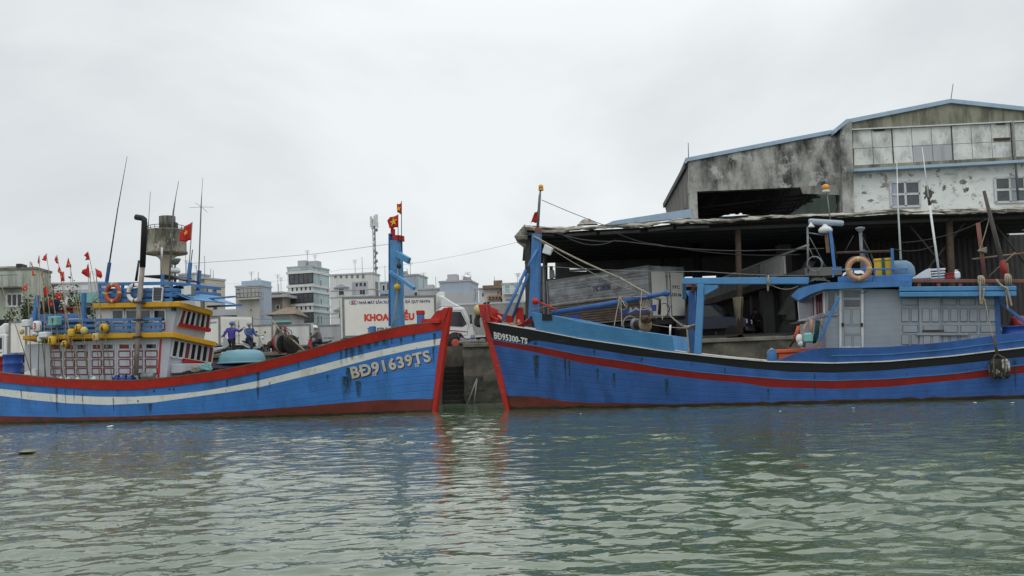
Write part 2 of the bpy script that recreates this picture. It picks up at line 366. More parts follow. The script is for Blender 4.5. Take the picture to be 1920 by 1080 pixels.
M['wall_orange'] = pmat('wall_orange', (.45,.24,.14), .85, .12, .3, (.2,.13,.09), .5, (.6,.6,.1), (.5,.75), .2, 4)
M['wall_dirty'] = pmat('wall_dirty', (.21,.20,.175), .9, .3, .3, MOLD, .8, (.6,.6,.12), (.46,.68), .3, 4)
M['wall_rust'] = pmat('wall_rust', (.46,.46,.44), .85, .1, .3, (.30,.19,.08), .8, (.8,.8,.06), (.55,.7), .2, 4)
M['tile_brown'] = pmat('tile_brown', (.20,.15,.105), .9, .3, 1, corr=('X', .6), bump=.8)
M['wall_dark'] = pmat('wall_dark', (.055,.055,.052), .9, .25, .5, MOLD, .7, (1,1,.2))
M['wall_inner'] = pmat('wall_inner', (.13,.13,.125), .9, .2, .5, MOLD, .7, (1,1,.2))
M['truck_white'] = pmat('truck_white', (.72,.71,.66), .5, .06, 1, (.4,.37,.3), .5, (3,3,.25), (.55,.78), .05)
M['truck_cab'] = pmat('truck_cab', (.72,.73,.73), .35, .05, 2, (.4,.39,.36), .4, (3,3,.4), (.55,.78), .03, coat=.4)
M['truck_grey'] = pmat('truck_grey', (.34,.345,.33), .55, .12, 1, (.2,.19,.17), .6, (3,3,.25), (.5,.75), .3, corr=('X', .3))
M['truck_corr'] = pmat('truck_corr', (.60,.595,.54), .55, .1, 1, (.35,.32,.25), .6, (3,3,.25), (.5,.75), .6, corr=('X', .22))
M['alu'] = pmat('alu', (.27,.285,.30), .38, .3, 1.5, (.10,.095,.09), .8, (1.2,1.2,2.5), (.45,.65), .12, metal=.75)
M['alu_low'] = pmat('alu_low', (.15,.115,.085), .6, .3, 1.5, (.06,.045,.035), .7, (1,1,4), (.45,.65), .9, metal=.2, corr=('Z', .12))
M['truck_blue'] = pmat('truck_blue', (.008,.010,.032), .4, .2, 3, coat=.4)
M['decal_blue'] = pmat('decal_blue', (.03,.07,.36), .5, .2, 4, (.1,.09,.08), .5)
M['headlight'] = pmat('headlight', (.6,.62,.62), .15, .1, spec=.8)
M['amber'] = pmat('amber', (.75,.30,.02), .3, .1, spec=.6)
M['raincoat'] = pmat('raincoat', (.045,.04,.26), .45, .3, 5, bump=.5, bscale=9)
M['coat_blue'] = pmat('coat_blue', (.03,.08,.22), .55, .3, 5, bump=.5, bscale=9)
M['shirt_grey'] = pmat('shirt_grey', (.14,.145,.14), .85, .2, 5, bump=.4, bscale=12)
M['trouser'] = pmat('trouser', (.018,.018,.024), .85, .25, 5)
M['denim'] = pmat('denim', (.02,.03,.055), .85, .25, 5)
M['skin'] = pmat('skin', (.30,.17,.11), .6, .12, 6)
M['hair'] = pmat('hair', (.012,.010,.009), .7, .2)
M['helmet_blue'] = pmat('helmet_blue', (.05,.11,.34), .3, .1, coat=.4)
M['helmet_grey'] = pmat('helmet_grey', (.30,.31,.36), .35, .1, coat=.4)
M['bike_silver'] = pmat('bike_silver', (.45,.46,.47), .35, .15, metal=.3, coat=.3)
M['bike_red'] = pmat('bike_red', (.30,.02,.02), .35, .15, coat=.3)
M['solar'] = pmat('solar', (.014,.017,.028), .2, .3, spec=.6)
M['leaf'] = pmat('leaf', (.055,.085,.035), .7, .6, 1.5)
M['leaf_light'] = pmat('leaf_light', (.10,.14,.06), .7, .5, 1.5)
M['bark'] = pmat('bark', (.10,.08,.06), .95, .3, 4)
M['steel_tank'] = pmat('steel_tank', (.5,.5,.5), .3, .2, metal=.9)
M['step_dark'] = pmat('step_dark', (.030,.029,.025), .9, .4, 2, (.015,.015,.012), .8, (2,2,2), (.45,.6), .8, 9)
# ------------------------------------------------------------------ lettering
def text_geo(body, bold=.02, spacing=1.0, res=3):
    bars = [i for i, ch in enumerate(body) if ch == 'Đ']; plain = body.replace('Đ', 'D')
    vs, fs = raw_text(plain, bold, spacing, res)
    if bars:
        w = (lambda q: max(v[0] for v in q) - min(v[0] for v in q))(raw_text('D', bold, spacing, res)[0]); hh = max(v[1] for v in raw_text('D', bold, spacing, res)[0])
        for i in bars:
            xr = max(v[0] for v in raw_text(plain[:i+1], bold, spacing, res)[0]); xl = xr - w; n = len(vs)
            vs += [(xl - .13*w, hh*.42), (xl + .52*w, hh*.42), (xl + .52*w, hh*.58), (xl - .13*w, hh*.58)]; fs.append((n, n+1, n+2, n+3))
    x0 = min(v[0] for v in vs); x1 = max(v[0] for v in vs); y0 = min(v[1] for v in vs); y1 = max(v[1] for v in vs)
    return [((x-x0)/(x1-x0), (y-y0)/(y1-y0)) for x, y in vs], fs
def raw_text(body, bold=.02, spacing=1.0, res=3):
    c = bpy.data.curves.new('lettering', 'FONT'); c.body = body; c.offset = bold; c.resolution_u = res
    c.space_character = spacing; c.fill_mode = 'FRONT'
    o = bpy.data.objects.new('lettering', c); COL.objects.link(o)
    dg = bpy.context.evaluated_depsgraph_get()
    me = bpy.data.meshes.new_from_object(o.evaluated_get(dg))
    vs = [(v.co.x, v.co.y) for v in me.vertices]; fs = [tuple(p.vertices) for p in me.polygons]
    bpy.data.objects.remove(o); bpy.data.curves.remove(c); bpy.data.meshes.remove(me)
    return vs, fs
def letter(mb, body, fn, bold=.02, spacing=1.0):
    vs, fs = text_geo(body, bold, spacing)
    mb.add([fn(u, v) for u, v in vs], fs)
    return mb
def star(mb, c, r, ax, ay, ext):
    c, ax, ay = Vector(c), Vector(ax), Vector(ay)
    pts = []
    for k in range(10):
        a = math.pi/2 + k*math.pi/5; q = r if k % 2 == 0 else r*.40
        pts.append(c + ax*(q*math.cos(a)) + ay*(q*math.sin(a)))
    o = [c + Vector(ext)] + [p + Vector(ext) for p in pts]
    mb.add(o, [(0, 1+i, 1+(i+1) % 10) for i in range(10)])

# ------------------------------------------------------------------ water
def build_water():
    rows = [3.2]
    while rows[-1] < 47.5:
        y = rows[-1]; rows.append(y + min(max(.022, y*y/ (FPX*.533*1.15) * .8), .14))
    Y = np.array(rows); nc = 620
    t = np.linspace(-1, 1, nc)
    X = t[None, :] * (Y[:, None]*.66 + 2.5)
    YY = np.repeat(Y[:, None], nc, 1)
    rng = np.random.default_rng(11)
    Z = np.zeros_like(X); lim = np.maximum(np.gradient(Y)[:, None]*2.4, (X[:, 1]-X[:, 0])[:, None]*2.2)
    # slow patches of livelier and calmer water
    g = np.zeros_like(X)
    for k in range(14):
        lam = rng.uniform(2.5, 9); a = rng.uniform(0, 2*math.pi)
        g += np.sin(2*math.pi/lam*(X*math.cos(a)*.6 + YY*math.sin(a)) + rng.uniform(0, 6.28))
    g = .95 + .16*g
    g = np.clip(g, .35, 1.6)
    for k in range(150):
        lam = .14 * (13 ** (rng.random()**1.15)); a = math.radians(84) + rng.normal(0, .95)
        amp = lam * .00172 * rng.uniform(.4, 1.6) * (1.05 if lam < .8 else .40)
        ph = 2*math.pi/lam*(X*math.cos(a) + YY*math.sin(a)) + rng.uniform(0, 6.28)
        s = np.sin(ph); fade = np.clip((lam/lim - .7)/.8, 0, 1)
        Z += amp*(s + .25*np.cos(2*ph))*fade*g
    nr = len(Y)
    V = np.stack([X, YY, Z], -1).reshape(-1, 3)
    idx = np.arange(nr*nc).reshape(nr, nc)
    q = np.stack([idx[:-1, :-1], idx[:-1, 1:], idx[1:, 1:], idx[1:, :-1]], -1).reshape(-1, 4)
    # flat apron out to the sides and behind the camera
    L = np.stack([np.full(nr, -130.), Y, np.zeros(nr)], -1); R = np.stack([np.full(nr, 130.), Y, np.zeros(nr)], -1)
    b = nr*nc; li = b + np.arange(nr); ri = b + nr + np.arange(nr)
    ql = np.stack([li[:-1], idx[:-1, 0], idx[1:, 0], li[1:]], -1); qr = np.stack([idx[:-1, -1], ri[:-1], ri[1:], idx[1:, -1]], -1)
    k0 = b + 2*nr
    extra = np.array([[-130, -160, 0], [130, -160, 0]], float)
    V = np.concatenate([V, L, R, extra]); V[:, 2] += 0
    faces = [tuple(f) for f in np.concatenate([q, ql, qr])]
    faces.append(tuple([k0, k0+1, int(ri[0])] + [int(i) for i in idx[0, ::-1]] + [int(li[0])]))
    me = bpy.data.meshes.new('water'); me.from_pydata(V.tolist(), [], faces)
    me.polygons.foreach_set('use_smooth', [True]*len(me.polygons))
    m = bpy.data.materials.new('water'); m.use_nodes = True
    n, l = m.node_tree.nodes, m.node_tree.links; p = n['Principled BSDF']
    p.inputs['Roughness'].default_value = .02; p.inputs['IOR'].default_value = 1.38
    tcn = N(n, 'ShaderNodeTexCoord')
    big = N(n, 'ShaderNodeTexNoise'); big.inputs['Scale'].default_value = .16; big.inputs['Detail'].default_value = 4
    l.new(tcn.outputs['Object'], big.inputs['Vector'])
    mixc = N(n, 'ShaderNodeMix'); mixc.data_type = 'RGBA'; l.new(big.outputs['Fac'], mixc.inputs[0])
    mixc.inputs[6].default_value = (.068, .110, .061, 1); mixc.inputs[7].default_value = (.094, .125, .067, 1)
    l.new(mixc.outputs[2], p.inputs['Base Color'])
    mpn = N(n, 'ShaderNodeMapping'); mpn.inputs['Scale'].default_value = (.75, 1.0, 1.0); mpn.inputs['Rotation'].default_value = (0, 0, .12)
    l.new(tcn.outputs['Object'], mpn.inputs[0])
    f = N(n, 'ShaderNodeTexNoise'); f.inputs['Scale'].default_value = 3.2; f.inputs['Detail'].default_value = 3; f.inputs['Roughness'].default_value = .5; f.inputs['Distortion'].default_value = .3
    l.new(mpn.outputs[0], f.inputs['Vector'])
    bp = N(n, 'ShaderNodeBump'); bp.inputs['Strength'].default_value = 1.0; bp.inputs['Distance'].default_value = .024
    l.new(f.outputs['Fac'], bp.inputs['Height']); l.new(bp.outputs[0], p.inputs['Normal'])
    me.materials.append(m)
    o = bpy.data.objects.new('water', me); COL.objects.link(o); o['kind'] = 'structure'
build_water()

# ------------------------------------------------------------------ quay
QZ = 2.42
def build_quay():
    # top surface as one sheet to the horizon
    front = [(-160, 46.5), (-40, 45.2), (-24, 43.6), (-12, 41.6), (-3.05, 40.6)]
    mb = MB()
    pts = front + [(-3.05, 43.6), (-2.08, 43.6), (-2.08, 40.4), (2.2, 40.6), (2.2, 41.5), (13, 41.5), (40, 40), (160, 40), (900, 200), (900, 1500), (-900, 1500), (-900, 200)]
    mb.add([(x, y, QZ) for x, y in pts], [tuple(range(len(pts)))])
    structure('quay', mb, M['quay_top'])
    # stone face below the edge, in separate walls (a stair is cut between them)
    def wall(pl, z, name, label, th=.35, cap=.16):
        w = MB()
        for (a, b) in zip(pl[:-1], pl[1:]):
            a, b = Vector((*a, 0)), Vector((*b, 0)); n = max(2, int((b-a).length/.35)); nrm = Vector((0, 0, 1)).cross((b-a).normalized())
            def fn(u, v, a=a, b=b):
                p = a.lerp(b, u); zz = -1.2 + (z - .02 + 1.2)*v
                return p + Vector((0, 0, zz)) - nrm*0
            s0 = len(w.v); w.sheet(fn, n, 14, False)
            w.jitter(.13, 1.6, 3, s0)
        t = thing(name, label, 'wall', base=(pl[0][0], pl[0][1], 0))
        w.mi = [1 if sum(w.v[i][2] for i in f)/4 > .95 + .25*noise.noise(Vector(w.v[f[0]])*1.5) else 0 for f in w.f]
        part(t, 'stone_face', w, [M['quay_stone'], M['quay_upper']])
        c = MB()
        for (a, b) in zip(pl[:-1], pl[1:]):
            a, b = Vector((*a, z - cap/2 + .005)), Vector((*b, z - cap/2 + .005)); off = Vector((0, 0, 1)).cross((b-a).normalized())*(th/2 - .10)
            c.beam(a + off, b + off, th, cap)
        part(t, 'coping', c, M['quay_top'], bev=.02)
        return t
    wall(front[1:], QZ, 'quay_wall', 'long mossy stone quay wall behind the boat with the white stripe')
    wall([(-2.08, 40.4), (2.2, 40.6)], QZ, 'quay_wall', 'short grey stone quay wall between the two boat bows, right of the stair')
    wall([(2.2, 40.9), (13, 40.9), (40, 39.4)], 2.25, 'quay_wall', 'rough mossy stone quay wall behind the black banded boat')
    # stair going down to the water between the boats
    t = thing('stone_stair', 'dark wet stone stair going down into the water between the two bows', 'stair', base=(-2.1, 41, 0))
    st = MB()
    for i in range(9):
        z1 = 1.55 - i*.20
        st.box(-3.0, -2.10, 42.9 - i*.27 - .30, 42.9 - i*.27 + .02, -1, z1)
    part(t, 'steps', st.jitter(.025, 3), M['step_dark'], bev=.02)
    sw = MB(); sw.box(-3.4, -3.0, 40.45, 43.6, -1, QZ - .02); part(t, 'side_wall', sw, M['quay_stone'])
    sw = MB(); sw.box(-2.10, -1.8, 40.55, 43.6, -1, QZ - .02); part(t, 'side_wall', sw, M['quay_stone'])
    sw = MB(); sw.box(-3.0, -2.1, 42.6, 42.95, 1.2, QZ - .01); part(t, 'landing_block', sw, M['quay_upper'])
    # two scaffold poles leaning at the foot of the stair
    pl = MB(); pl.tube([(-2.0, 40.0, -.1), (-1.55, 40.3, 1.0)], .03); pl.tube([(-1.72, 40.0, -.1), (-1.55, 40.25, .95)], .025)
    single('scaffold_poles', 'pale poles leaning on the foot of the stone stair at the water', 'poles', pl, M['metal_grey'], base=(-1.8, 40, 0))
build_quay()

# ------------------------------------------------------------------ hulls
class Hull:
    """planked hull: x to the right along the keel, y away from the camera, near side at -b(u,z)"""
    def __init__(s, F, sgn, L, B, stem0, stem1, sternrake=.5, flare=.78, transom=.72, full=.42):
        s.F, s.sgn, s.L, s.B, s.flare, s.transom, s.full = F, sgn, L, B, flare, transom, full
        s.st0, s.st1, s.sr = stem0, stem1, sternrake
    def stemx(s, z):
        (x0, z0), (x1, z1) = s.st0, s.st1
        return x0 + (x1-x0)*(z-z0)/(z1-z0)
    def b(s, u, z):
        u = min(max(u, 0), 1)
        bg = s.B*(1-(1-min(u/s.full, 1))**2.1)**.85
        bw = s.B*s.flare*(1-(1-min(u/(s.full*1.25), 1))**2)**1.0
        tp = 1 - (1-s.transom)*max(0, (u-.55)/.45)**2
        w = min(max((z+.5)/2.4, 0), 1.35)
        return (bw*(1-w) + bg*w)*tp
    def P(s, u, z, out=0.0, side=-1):
        x = s.stemx(z)*(1-u) + s.sgn*(s.L + s.sr*z/2)*u
        return Vector((x, side*(s.b(u, z)+out), z))
    def solve_z(s, u, curve, z0=-1.0, z1=5.0):
        xs, ys = curve
        def f(z):
            px, py = s.F.proj(s.P(u, z)); return py - np.interp(px, xs, ys)
        for _ in range(40):
            zm = (z0+z1)/2
            if f(zm) > 0: z0 = zm
            else: z1 = zm
        return (z0+z1)/2
    def hit(s, px, py, u=.3, z=1.5):
        for _ in range(25):
            p = s.F.proj(s.P(u, z)); ex, ey = p[0]-px, p[1]-py
            if abs(ex)+abs(ey) < .01: break
            d = 1e-3
            pu = s.F.proj(s.P(u+d, z)); pz = s.F.proj(s.P(u, z+d))
            a, b_, c, e = (pu[0]-p[0])/d, (pz[0]-p[0])/d, (pu[1]-p[1])/d, (pz[1]-p[1])/d
            det = a*e - b_*c
            du = -(e*ex - b_*ey)/det; dz = -(-c*ex + a*ey)/det
            u += max(-.1, min(.1, du)); z += max(-.6, min(.6, dz))
            u = max(.001, min(1, u))
        return u, z
    def stations(s, n=72): return [(i/n)**1.25 for i in range(n+1)]
    def shell(s, bands, us, sub=3, zmin=-.75, out=0.0):
        """bands: list of (curve, material index of the strip below it), from the bottom up -> (MB, zs table)"""
        tab = []
        for u in us:
            zs = [zmin]
            for c, _ in bands:
                z = s.solve_z(u, c) if not callable(c) else c(u)
                zs.append(max(z, zs[-1] + .02))
            tab.append(zs)
        mb = MB(); mb.strake = {}
        for side in (-1, 1):
            for k, (_, mi) in enumerate(bands):
                mb.m = mi
                nsub = 7 if k == 2 else sub
                vs = []
                for u, zs in zip(us, tab):
                    for j in range(nsub+1): vs.append(s.P(u, zs[k] + (zs[k+1]-zs[k])*j/nsub, out, side))
                w = nsub+1; n0 = len(mb.v)
                for i_, zs in enumerate(tab):
                    for j in range(w): mb.strake[n0 + i_*w + j] = 15*(zs[k] + (zs[k+1]-zs[k])*j/nsub - zs[0])/(zs[-1]-zs[0])
                mb.add(vs, [(i*w+j, (i+1)*w+j, (i+1)*w+j+1, i*w+j+1) for i in range(len(us)-1) for j in range(nsub)], True)
            # transom half
        mb.m = 1
        zs = tab[-1]
        for k in range(len(zs)-1):
            mb.m = bands[k][1]
            mb.add([s.P(1, zs[k], out, -1), s.P(1, zs[k], out, 1), s.P(1, zs[k+1], out, 1), s.P(1, zs[k+1], out, -1)], [(0, 1, 2, 3)])
        return mb, tab
    def strip(s, us, zlo, zhi, out, th, sides=(-1, 1)):
        """a plank following the hull outside it, from zlo(i) to zhi(i)"""
        mb = MB()
        for side in sides:
            vs = []
            for i, u in enumerate(us):
                a, b_ = zlo[i], zhi[i]
                vs += [s.P(u, a, out-th, side), s.P(u, a, out, side), s.P(u, b_, out, side), s.P(u, b_, out-th, side)]
            n = len(us)
            fs = [(i*4+k, (i+1)*4+k, (i+1)*4+(k+1) % 4, i*4+(k+1) % 4) for i in range(n-1) for k in range(4)]
            fs += [(0, 1, 2, 3), tuple((n-1)*4+k for k in (3, 2, 1, 0))]
            mb.add(vs, fs)
        return mb
def slime_line(k): return lambda u: .075 + .05*noise.noise(Vector((u*55, k, 1)))
def curve(pts):
    pts = sorted(pts); return [p[0] for p in pts], [p[1] for p in pts]
def hull_letters(H, body, quad, out, bold, spacing=1.0, shift=(0, 0)):
    """lettering painted on the near side; quad = bottom-left, bottom-right, top-right, top-left of the word on the hull"""
    vs, fs = text_geo(body, bold, spacing, 4)
    a, b_, c, d = [Vector(q) for q in quad]
    mb = MB(); res = []; g = (.3, 1.5)
    u0, z0 = H.hit(*((a+b_+c+d)/4))
    for u, v in vs:
        p = (a*(1-u)+b_*u)*(1-v) + (d*(1-u)+c*u)*v
        uu, zz = H.hit(p.x+shift[0], p.y+shift[1], u0, z0)
        res.append(H.P(uu, zz, out))
    return mb.add(res, fs)

def stain_runs(H, hm, runs, mi, seed):
    """rust and slime runs below scuppers and seams, laid on the near side; kept in the hull's own mesh"""
    rg = random.Random(seed); hm.fade = {}; hm.m = mi
    for (px, py, w, ln) in runs:
        for k in range(2 if w < 3 else 3):
            x = px + rg.uniform(-w, w)*.5; ww = max(1.1, w*rg.uniform(.5, 1.0)); l = ln*rg.uniform(.6, 1.1); y0 = py + rg.uniform(-1, 2)
            n0 = len(hm.v); rows = 5; g = None
            for j in range(rows):
                s = j/(rows-1)
                for c, dx in enumerate((-1, -.35, .35, 1)):
                    g = H.hit(x + dx*ww*(1 - .35*s) + s*l*.03, y0 + l*s, *(g or (.3, 1.5)))
                    hm.v.append(tuple(H.P(*g, .006 + .0004*k)))
                    hm.fade[len(hm.v)-1] = (0 if c in (0, 3) else 1)*(1 - s)**.6*rg.uniform(.75, 1) if s > 0 else (0 if c in (0, 3) else .9)
            for j in range(rows-1):
                for c in range(3):
                    a = n0 + j*4 + c; hm.f.append((a, a+1, a+5, a+4)); hm.mi.append(mi); hm.sm.append(True)
def stain_mat(name, col, top):
    rm = bpy.data.materials.new(name); rm.use_nodes = True; n, l = rm.node_tree.nodes, rm.node_tree.links
    p = n['Principled BSDF']; p.inputs['Base Color'].default_value = (*col, 1); p.inputs['Roughness'].default_value = .8
    t = N(n, 'ShaderNodeTexCoord'); mp = N(n, 'ShaderNodeMapping'); mp.inputs['Scale'].default_value = (14, 14, 1.0)
    q = N(n, 'ShaderNodeTexNoise'); q.inputs['Scale'].default_value = 1.5; q.inputs['Detail'].default_value = 6
    r = N(n, 'ShaderNodeMapRange'); r.inputs['From Min'].default_value = .28; r.inputs['From Max'].default_value = .6; r.inputs['To Max'].default_value = top
    at = N(n, 'ShaderNodeAttribute'); at.attribute_name = 'fade'; mu = N(n, 'ShaderNodeMath'); mu.operation = 'MULTIPLY'
    l.new(t.outputs['Object'], mp.inputs[0]); l.new(mp.outputs[0], q.inputs['Vector']); l.new(q.outputs['Fac'], r.inputs['Value'])
    l.new(r.outputs[0], mu.inputs[0]); l.new(at.outputs['Fac'], mu.inputs[1]); l.new(mu.outputs[0], p.inputs['Alpha']); return rm
M['run'] = stain_mat('run_stain', (.040, .080, .075), .58)
# ================================================================== the boat with the white stripe
g0 = WORLD.V(815.5, 772, z=0); BL = Frame((g0.x, g0.y, 0), rad(-19.6))
def LV(px, py, y=None, x=None, z=None): return BL.V(px, py, x=x, y=y, z=z)
top = LV(845.5, 577, y=0)
HL = Hull(BL, -1, 17.6, 2.05, (0.0, 0.0), (top.x - .07, top.z), sternrake=-.3, transom=.74)
cE = curve([(-60,694),(0,699),(60,706),(125,712),(200,714),(250,714),(312,709),(375,701),(430,692),(480,682),(540,668),(600,651),(655,635.5),(711,622),(755,612),(798,606.7),(832,604.4),(860,603)])
cD = curve([(-60,712),(0,716),(60,722),(125,727),(187,730.5),(250,731),(312,725.5),(375,717.5),(430,709),(480,699),(540,684),(600,668),(653,653),(733,634.4),(829,618),(860,612)])
cC = curve([(-60,723),(0,729),(60,735.5),(125,741),(187,744),(250,744),(312,740.5),(375,734),(430,725),(480,715),(540,700),(600,684.5),(655,670),(711,656.6),(770,644),(826.7,634.4),(860,629)])
cB = curve([(-60,736),(0,742),(60,750),(125,756),(200,759.5),(287,755),(375,742.5),(430,735),(480,727.5),(540,713),(600,699),(655,684),(711,669),(770,656),(824,646.6),(860,641)])
cA = curve([(-60,779),(0,780),(125,782.5),(250,780.5),(375,775),(480,769),(600,759),(711,750),(811,747.8),(860,747)])
boatL = thing('fishing_boat', 'bright blue wooden fishing boat with a white stripe, red gunwale and two-storey yellow-trimmed cabin', 'fishing boat', BL, (-8, 0, 0), 'wooden fishing boats moored at the quay')
usL = HL.stations()
hm, tabL = HL.shell([(slime_line(1), 4), (cA, 0), (cB, 1), (cC, 2), (cD, 1), (lambda u: HL.solve_z(u, cE) - .01, 1)], usL)
stain_runs(HL, hm, ((40,730,2,40),(105,728,3,52),(122,730,2,40),(138,731,2,30),(155,740,2,35),(213,745,2.2,32),(283,757,5,26),(157,770,1.5,10),(426,712,3,20),(484,700,4,36),(484,724,4,30),(505,715,2,14),(650,654,5,30),(640,656,3,40),(655,690,8,60),(676,648,8,24),(690,640,8,22),(720,634,6,18),(735,632,4,16),(815,624,4,28),(812,650,3,40),(645,706,6,52),(672,714,8,42),(752,634,4,20),(662,652,8,26),(614,703,3,14),(776,627,3,16),(706,637,6,20),(560,680,2,16)), 3, 3)
part(boatL, 'hull', hm, [M['antifoul'], M['hull_blue'], M['white_stripe'], M['run'], M['slime']])
zE = [t[6] + .01 for t in tabL]; zD = [t[5] for t in tabL]
gw = HL.strip(usL, zD, zE, .045, .12)
part(boatL, 'gunwale', gw, M['red_paint'])
part(boatL, 'rail_cap', HL.strip(usL, [z + .003 for z in zE], [z + .035 for z in zE], .055, .17), M['wood'])
dk = MB(); vs = []
for u, z in zip(usL, zE): vs += [HL.P(u, z - .55, -.05, -1), HL.P(u, z - .55, -.05, 1)]
dk.add(vs, [(2*i, 2*i+1, 2*i+3, 2*i+2) for i in range(len(usL)-1)])
part(boatL, 'deck', dk, M['wood'])
part(boatL, 'inner_bulwark', HL.strip(usL, [z - .56 for z in zE], [z - .003 for z in zE], -.08, .03), M['blue_paint'])
tr = MB(); p = [HL.P(1, zD[-1], .02, -1), HL.P(1, zD[-1], .02, 1), HL.P(1, zE[-1], .02, 1), HL.P(1, zE[-1], .02, -1)]
tr.slab(p, (-.06, 0, 0)); part(boatL, 'transom_rail', tr, M['red_paint'])
# stem post and the flared bow plate
def stem(px0, px1, wb, wt, F, sgn, y=0, ext=.11):
    a, b = F.V(*px0, y=0), F.V(*px1, y=0); mb = MB()
    return mb.slab([(a.x - sgn*wb, -ext, a.z-.3), (a.x + sgn*.02, -ext, a.z - .3), (b.x + sgn*.02, -ext, b.z), (b.x - sgn*wt, -ext, b.z - .02)], (0, 2*ext, 0))
part(boatL, 'stem', stem((815.5,772), (846,576), .12, .26, BL, 1), M['red_paint'], bev=.015)
bp = MB()
for sd in (-1, 1):
    q = [LV(*pp, y=0) for pp in [(834,606),(797,606.5),(797,599),(813,598),(822,585),(845,577)]]
    bp.slab([(v.x, sd*(.10 + .30*max(0, (q[0].x - v.x))/1.2), v.z) for v in q], (0, sd*.05, 0))
part(boatL, 'bow_plate', bp, M['red_paint'])
bb = MB(); q1, q2 = LV(797, 600, y=-.5), LV(832, 601, y=0)
bb.box(q1.x, q2.x, -.42, .42, q1.z-.12, q1.z)
part(boatL, 'bow_plank', bb, M['red_paint'], bev=.01)
# registration
nm = MB(); quad = [(661,711),(809.5,678),(804,655.5),(656,688)]
part(boatL, 'registration_shadow', hull_letters(HL, 'BĐ91639TS', quad, .012, .042, 1.1, (1.5, 1.6)), M['letter_shadow'])
part(boatL, 'registration_number', hull_letters(HL, 'BĐ91639TS', quad, .018, .034, 1.1), M['letter_white'], label='white registration letters BĐ91639TS')
fl = MB()
for (cx, cy) in ((702.5, 701.5), (782, 684.5)):
    for dx, dy in ((-2.1, -1.6), (2.1, -2.2), (-2.1, 2.2), (2.1, 1.6)):
        cs = [HL.P(*HL.hit(cx+dx+ex, cy+dy+ey, .1, 1.6), .016) for ex, ey in ((-1.5, 1.4), (1.5, 1.1), (1.5, -1.6), (-1.5, -1.3))]
        fl.add(cs, [(0, 1, 2, 3)])
part(boatL, 'painted_flower', fl, M['letter_white'])
sc = MB()
for px, py in ((318,730),(326,729.5),(289,733),(259,752),(484,699),(426,706)):
    u, z = HL.hit(px, py, .5, 1); c = HL.P(u, z, .0); sc.lathe(c, [(.03, 0), (.03, .015)], (0, -1, 0), 10)
part(boatL, 'scupper', sc, M['black'])

# ------------------------------------------------ cabin of that boat
yN = -1.42                                       # near wall of the deckhouse
def wallL(pts, y): return [LV(px, py, y=y) for px, py in pts]
a, b = LV(46, 700, y=yN), LV(309, 706, y=yN); at_, bt = LV(48, 634, y=yN), LV(322, 630, y=yN)
zl = 1.0
lc = MB()
def house_prism(mb, x0, x1b, x1t, y, z0, z1, yf=None, dz=0):
    yf = -y if yf is None else yf
    mb.add([(x0, y, z0), (x1b, y, z0), (x1b, yf, z0-dz), (x0, yf, z0-dz), (x0, y, z1), (x1t, y, z1), (x1t, yf, z1-dz), (x0, yf, z1-dz)],
           [(0, 3, 2, 1), (4, 5, 6, 7), (0, 1, 5, 4), (1, 2, 6, 5), (2, 3, 7, 6), (3, 0, 4, 7)])
YFL = LV(399, 655, x=bt.x).y; house_prism(lc, a.x, b.x, bt.x, yN, zl, bt.z, YFL, .18)
lower = part(boatL, 'lower_cabin', lc, M['cabin_white'])
def eave(px_l, px_c, px_f, th_px, y, over, parent, name):
    """roof board: left end, near front corner, far front corner; the boat leans a little away from the camera"""
    l = LV(px_l[0], px_l[1], y=y-over); c = LV(px_c[0], px_c[1], y=y-over); f = LV(px_f[0], px_f[1], x=c.x)
    h = l.z - LV(px_l[0], px_l[1]+th_px[0], y=y-over).z; h2 = c.z - LV(px_c[0], px_c[1]+th_px[1], y=y-over).z
    yn, yf, dz = y-over, f.y, c.z - f.z; mb = MB()
    mb.add([(l.x, yn, l.z-h), (c.x, yn, c.z-h2), (c.x, yf, f.z-h2), (l.x, yf, l.z-dz-h), (l.x, yn, l.z), (c.x, yn, c.z), (c.x, yf, f.z), (l.x, yf, l.z-dz)],
           [(0, 3, 2, 1), (4, 5, 6, 7), (0, 1, 5, 4), (1, 2, 6, 5), (2, 3, 7, 6), (3, 0, 4, 7)])
    return part(parent, name, mb, M['yellow'], bev=.02), c, f
e1, ec, ec2 = eave((42,629), (324.5,622.5), (406.5,641), (8, 10), yN, .22, boatL, 'lower_roof')
yU = -1.30
ua, ub, ut = LV(180, 622, y=yU), LV(322, 622, y=yU), LV(333, 575, y=yU)
uc = MB(); YFU = LV(393, 595, x=ut.x).y; house_prism(uc, ua.x, ub.x, ut.x, yU, ec.z-.02, ut.z + .02, YFU, .16)
upper = part(boatL, 'upper_cabin', uc, M['cabin_white'])
e2, fc, fc2 = eave((173,569), (335.5,565), (399,582), (9, 10), yU, .25, boatL, 'upper_roof')
# dark open bay under the left half of the rail: back wall of the upper deck
bk = MB(); p0, p1 = LV(72, 626, y=-.3), LV(178, 600, y=-.3); bk.box(p0.x, p1.x, -.35, -.3, p0.z, p1.z)
part(boatL, 'deck_screen', bk, M['blue_tarp'])
bw = MB(); p0, p1 = LV(66, 606, y=-1.0), LV(160, 595, y=-1.0); bw.box(p0.x, p1.x, -1.02, -.98, p0.z, p1.z)
part(boatL, 'white_panel', bw, M['white'])
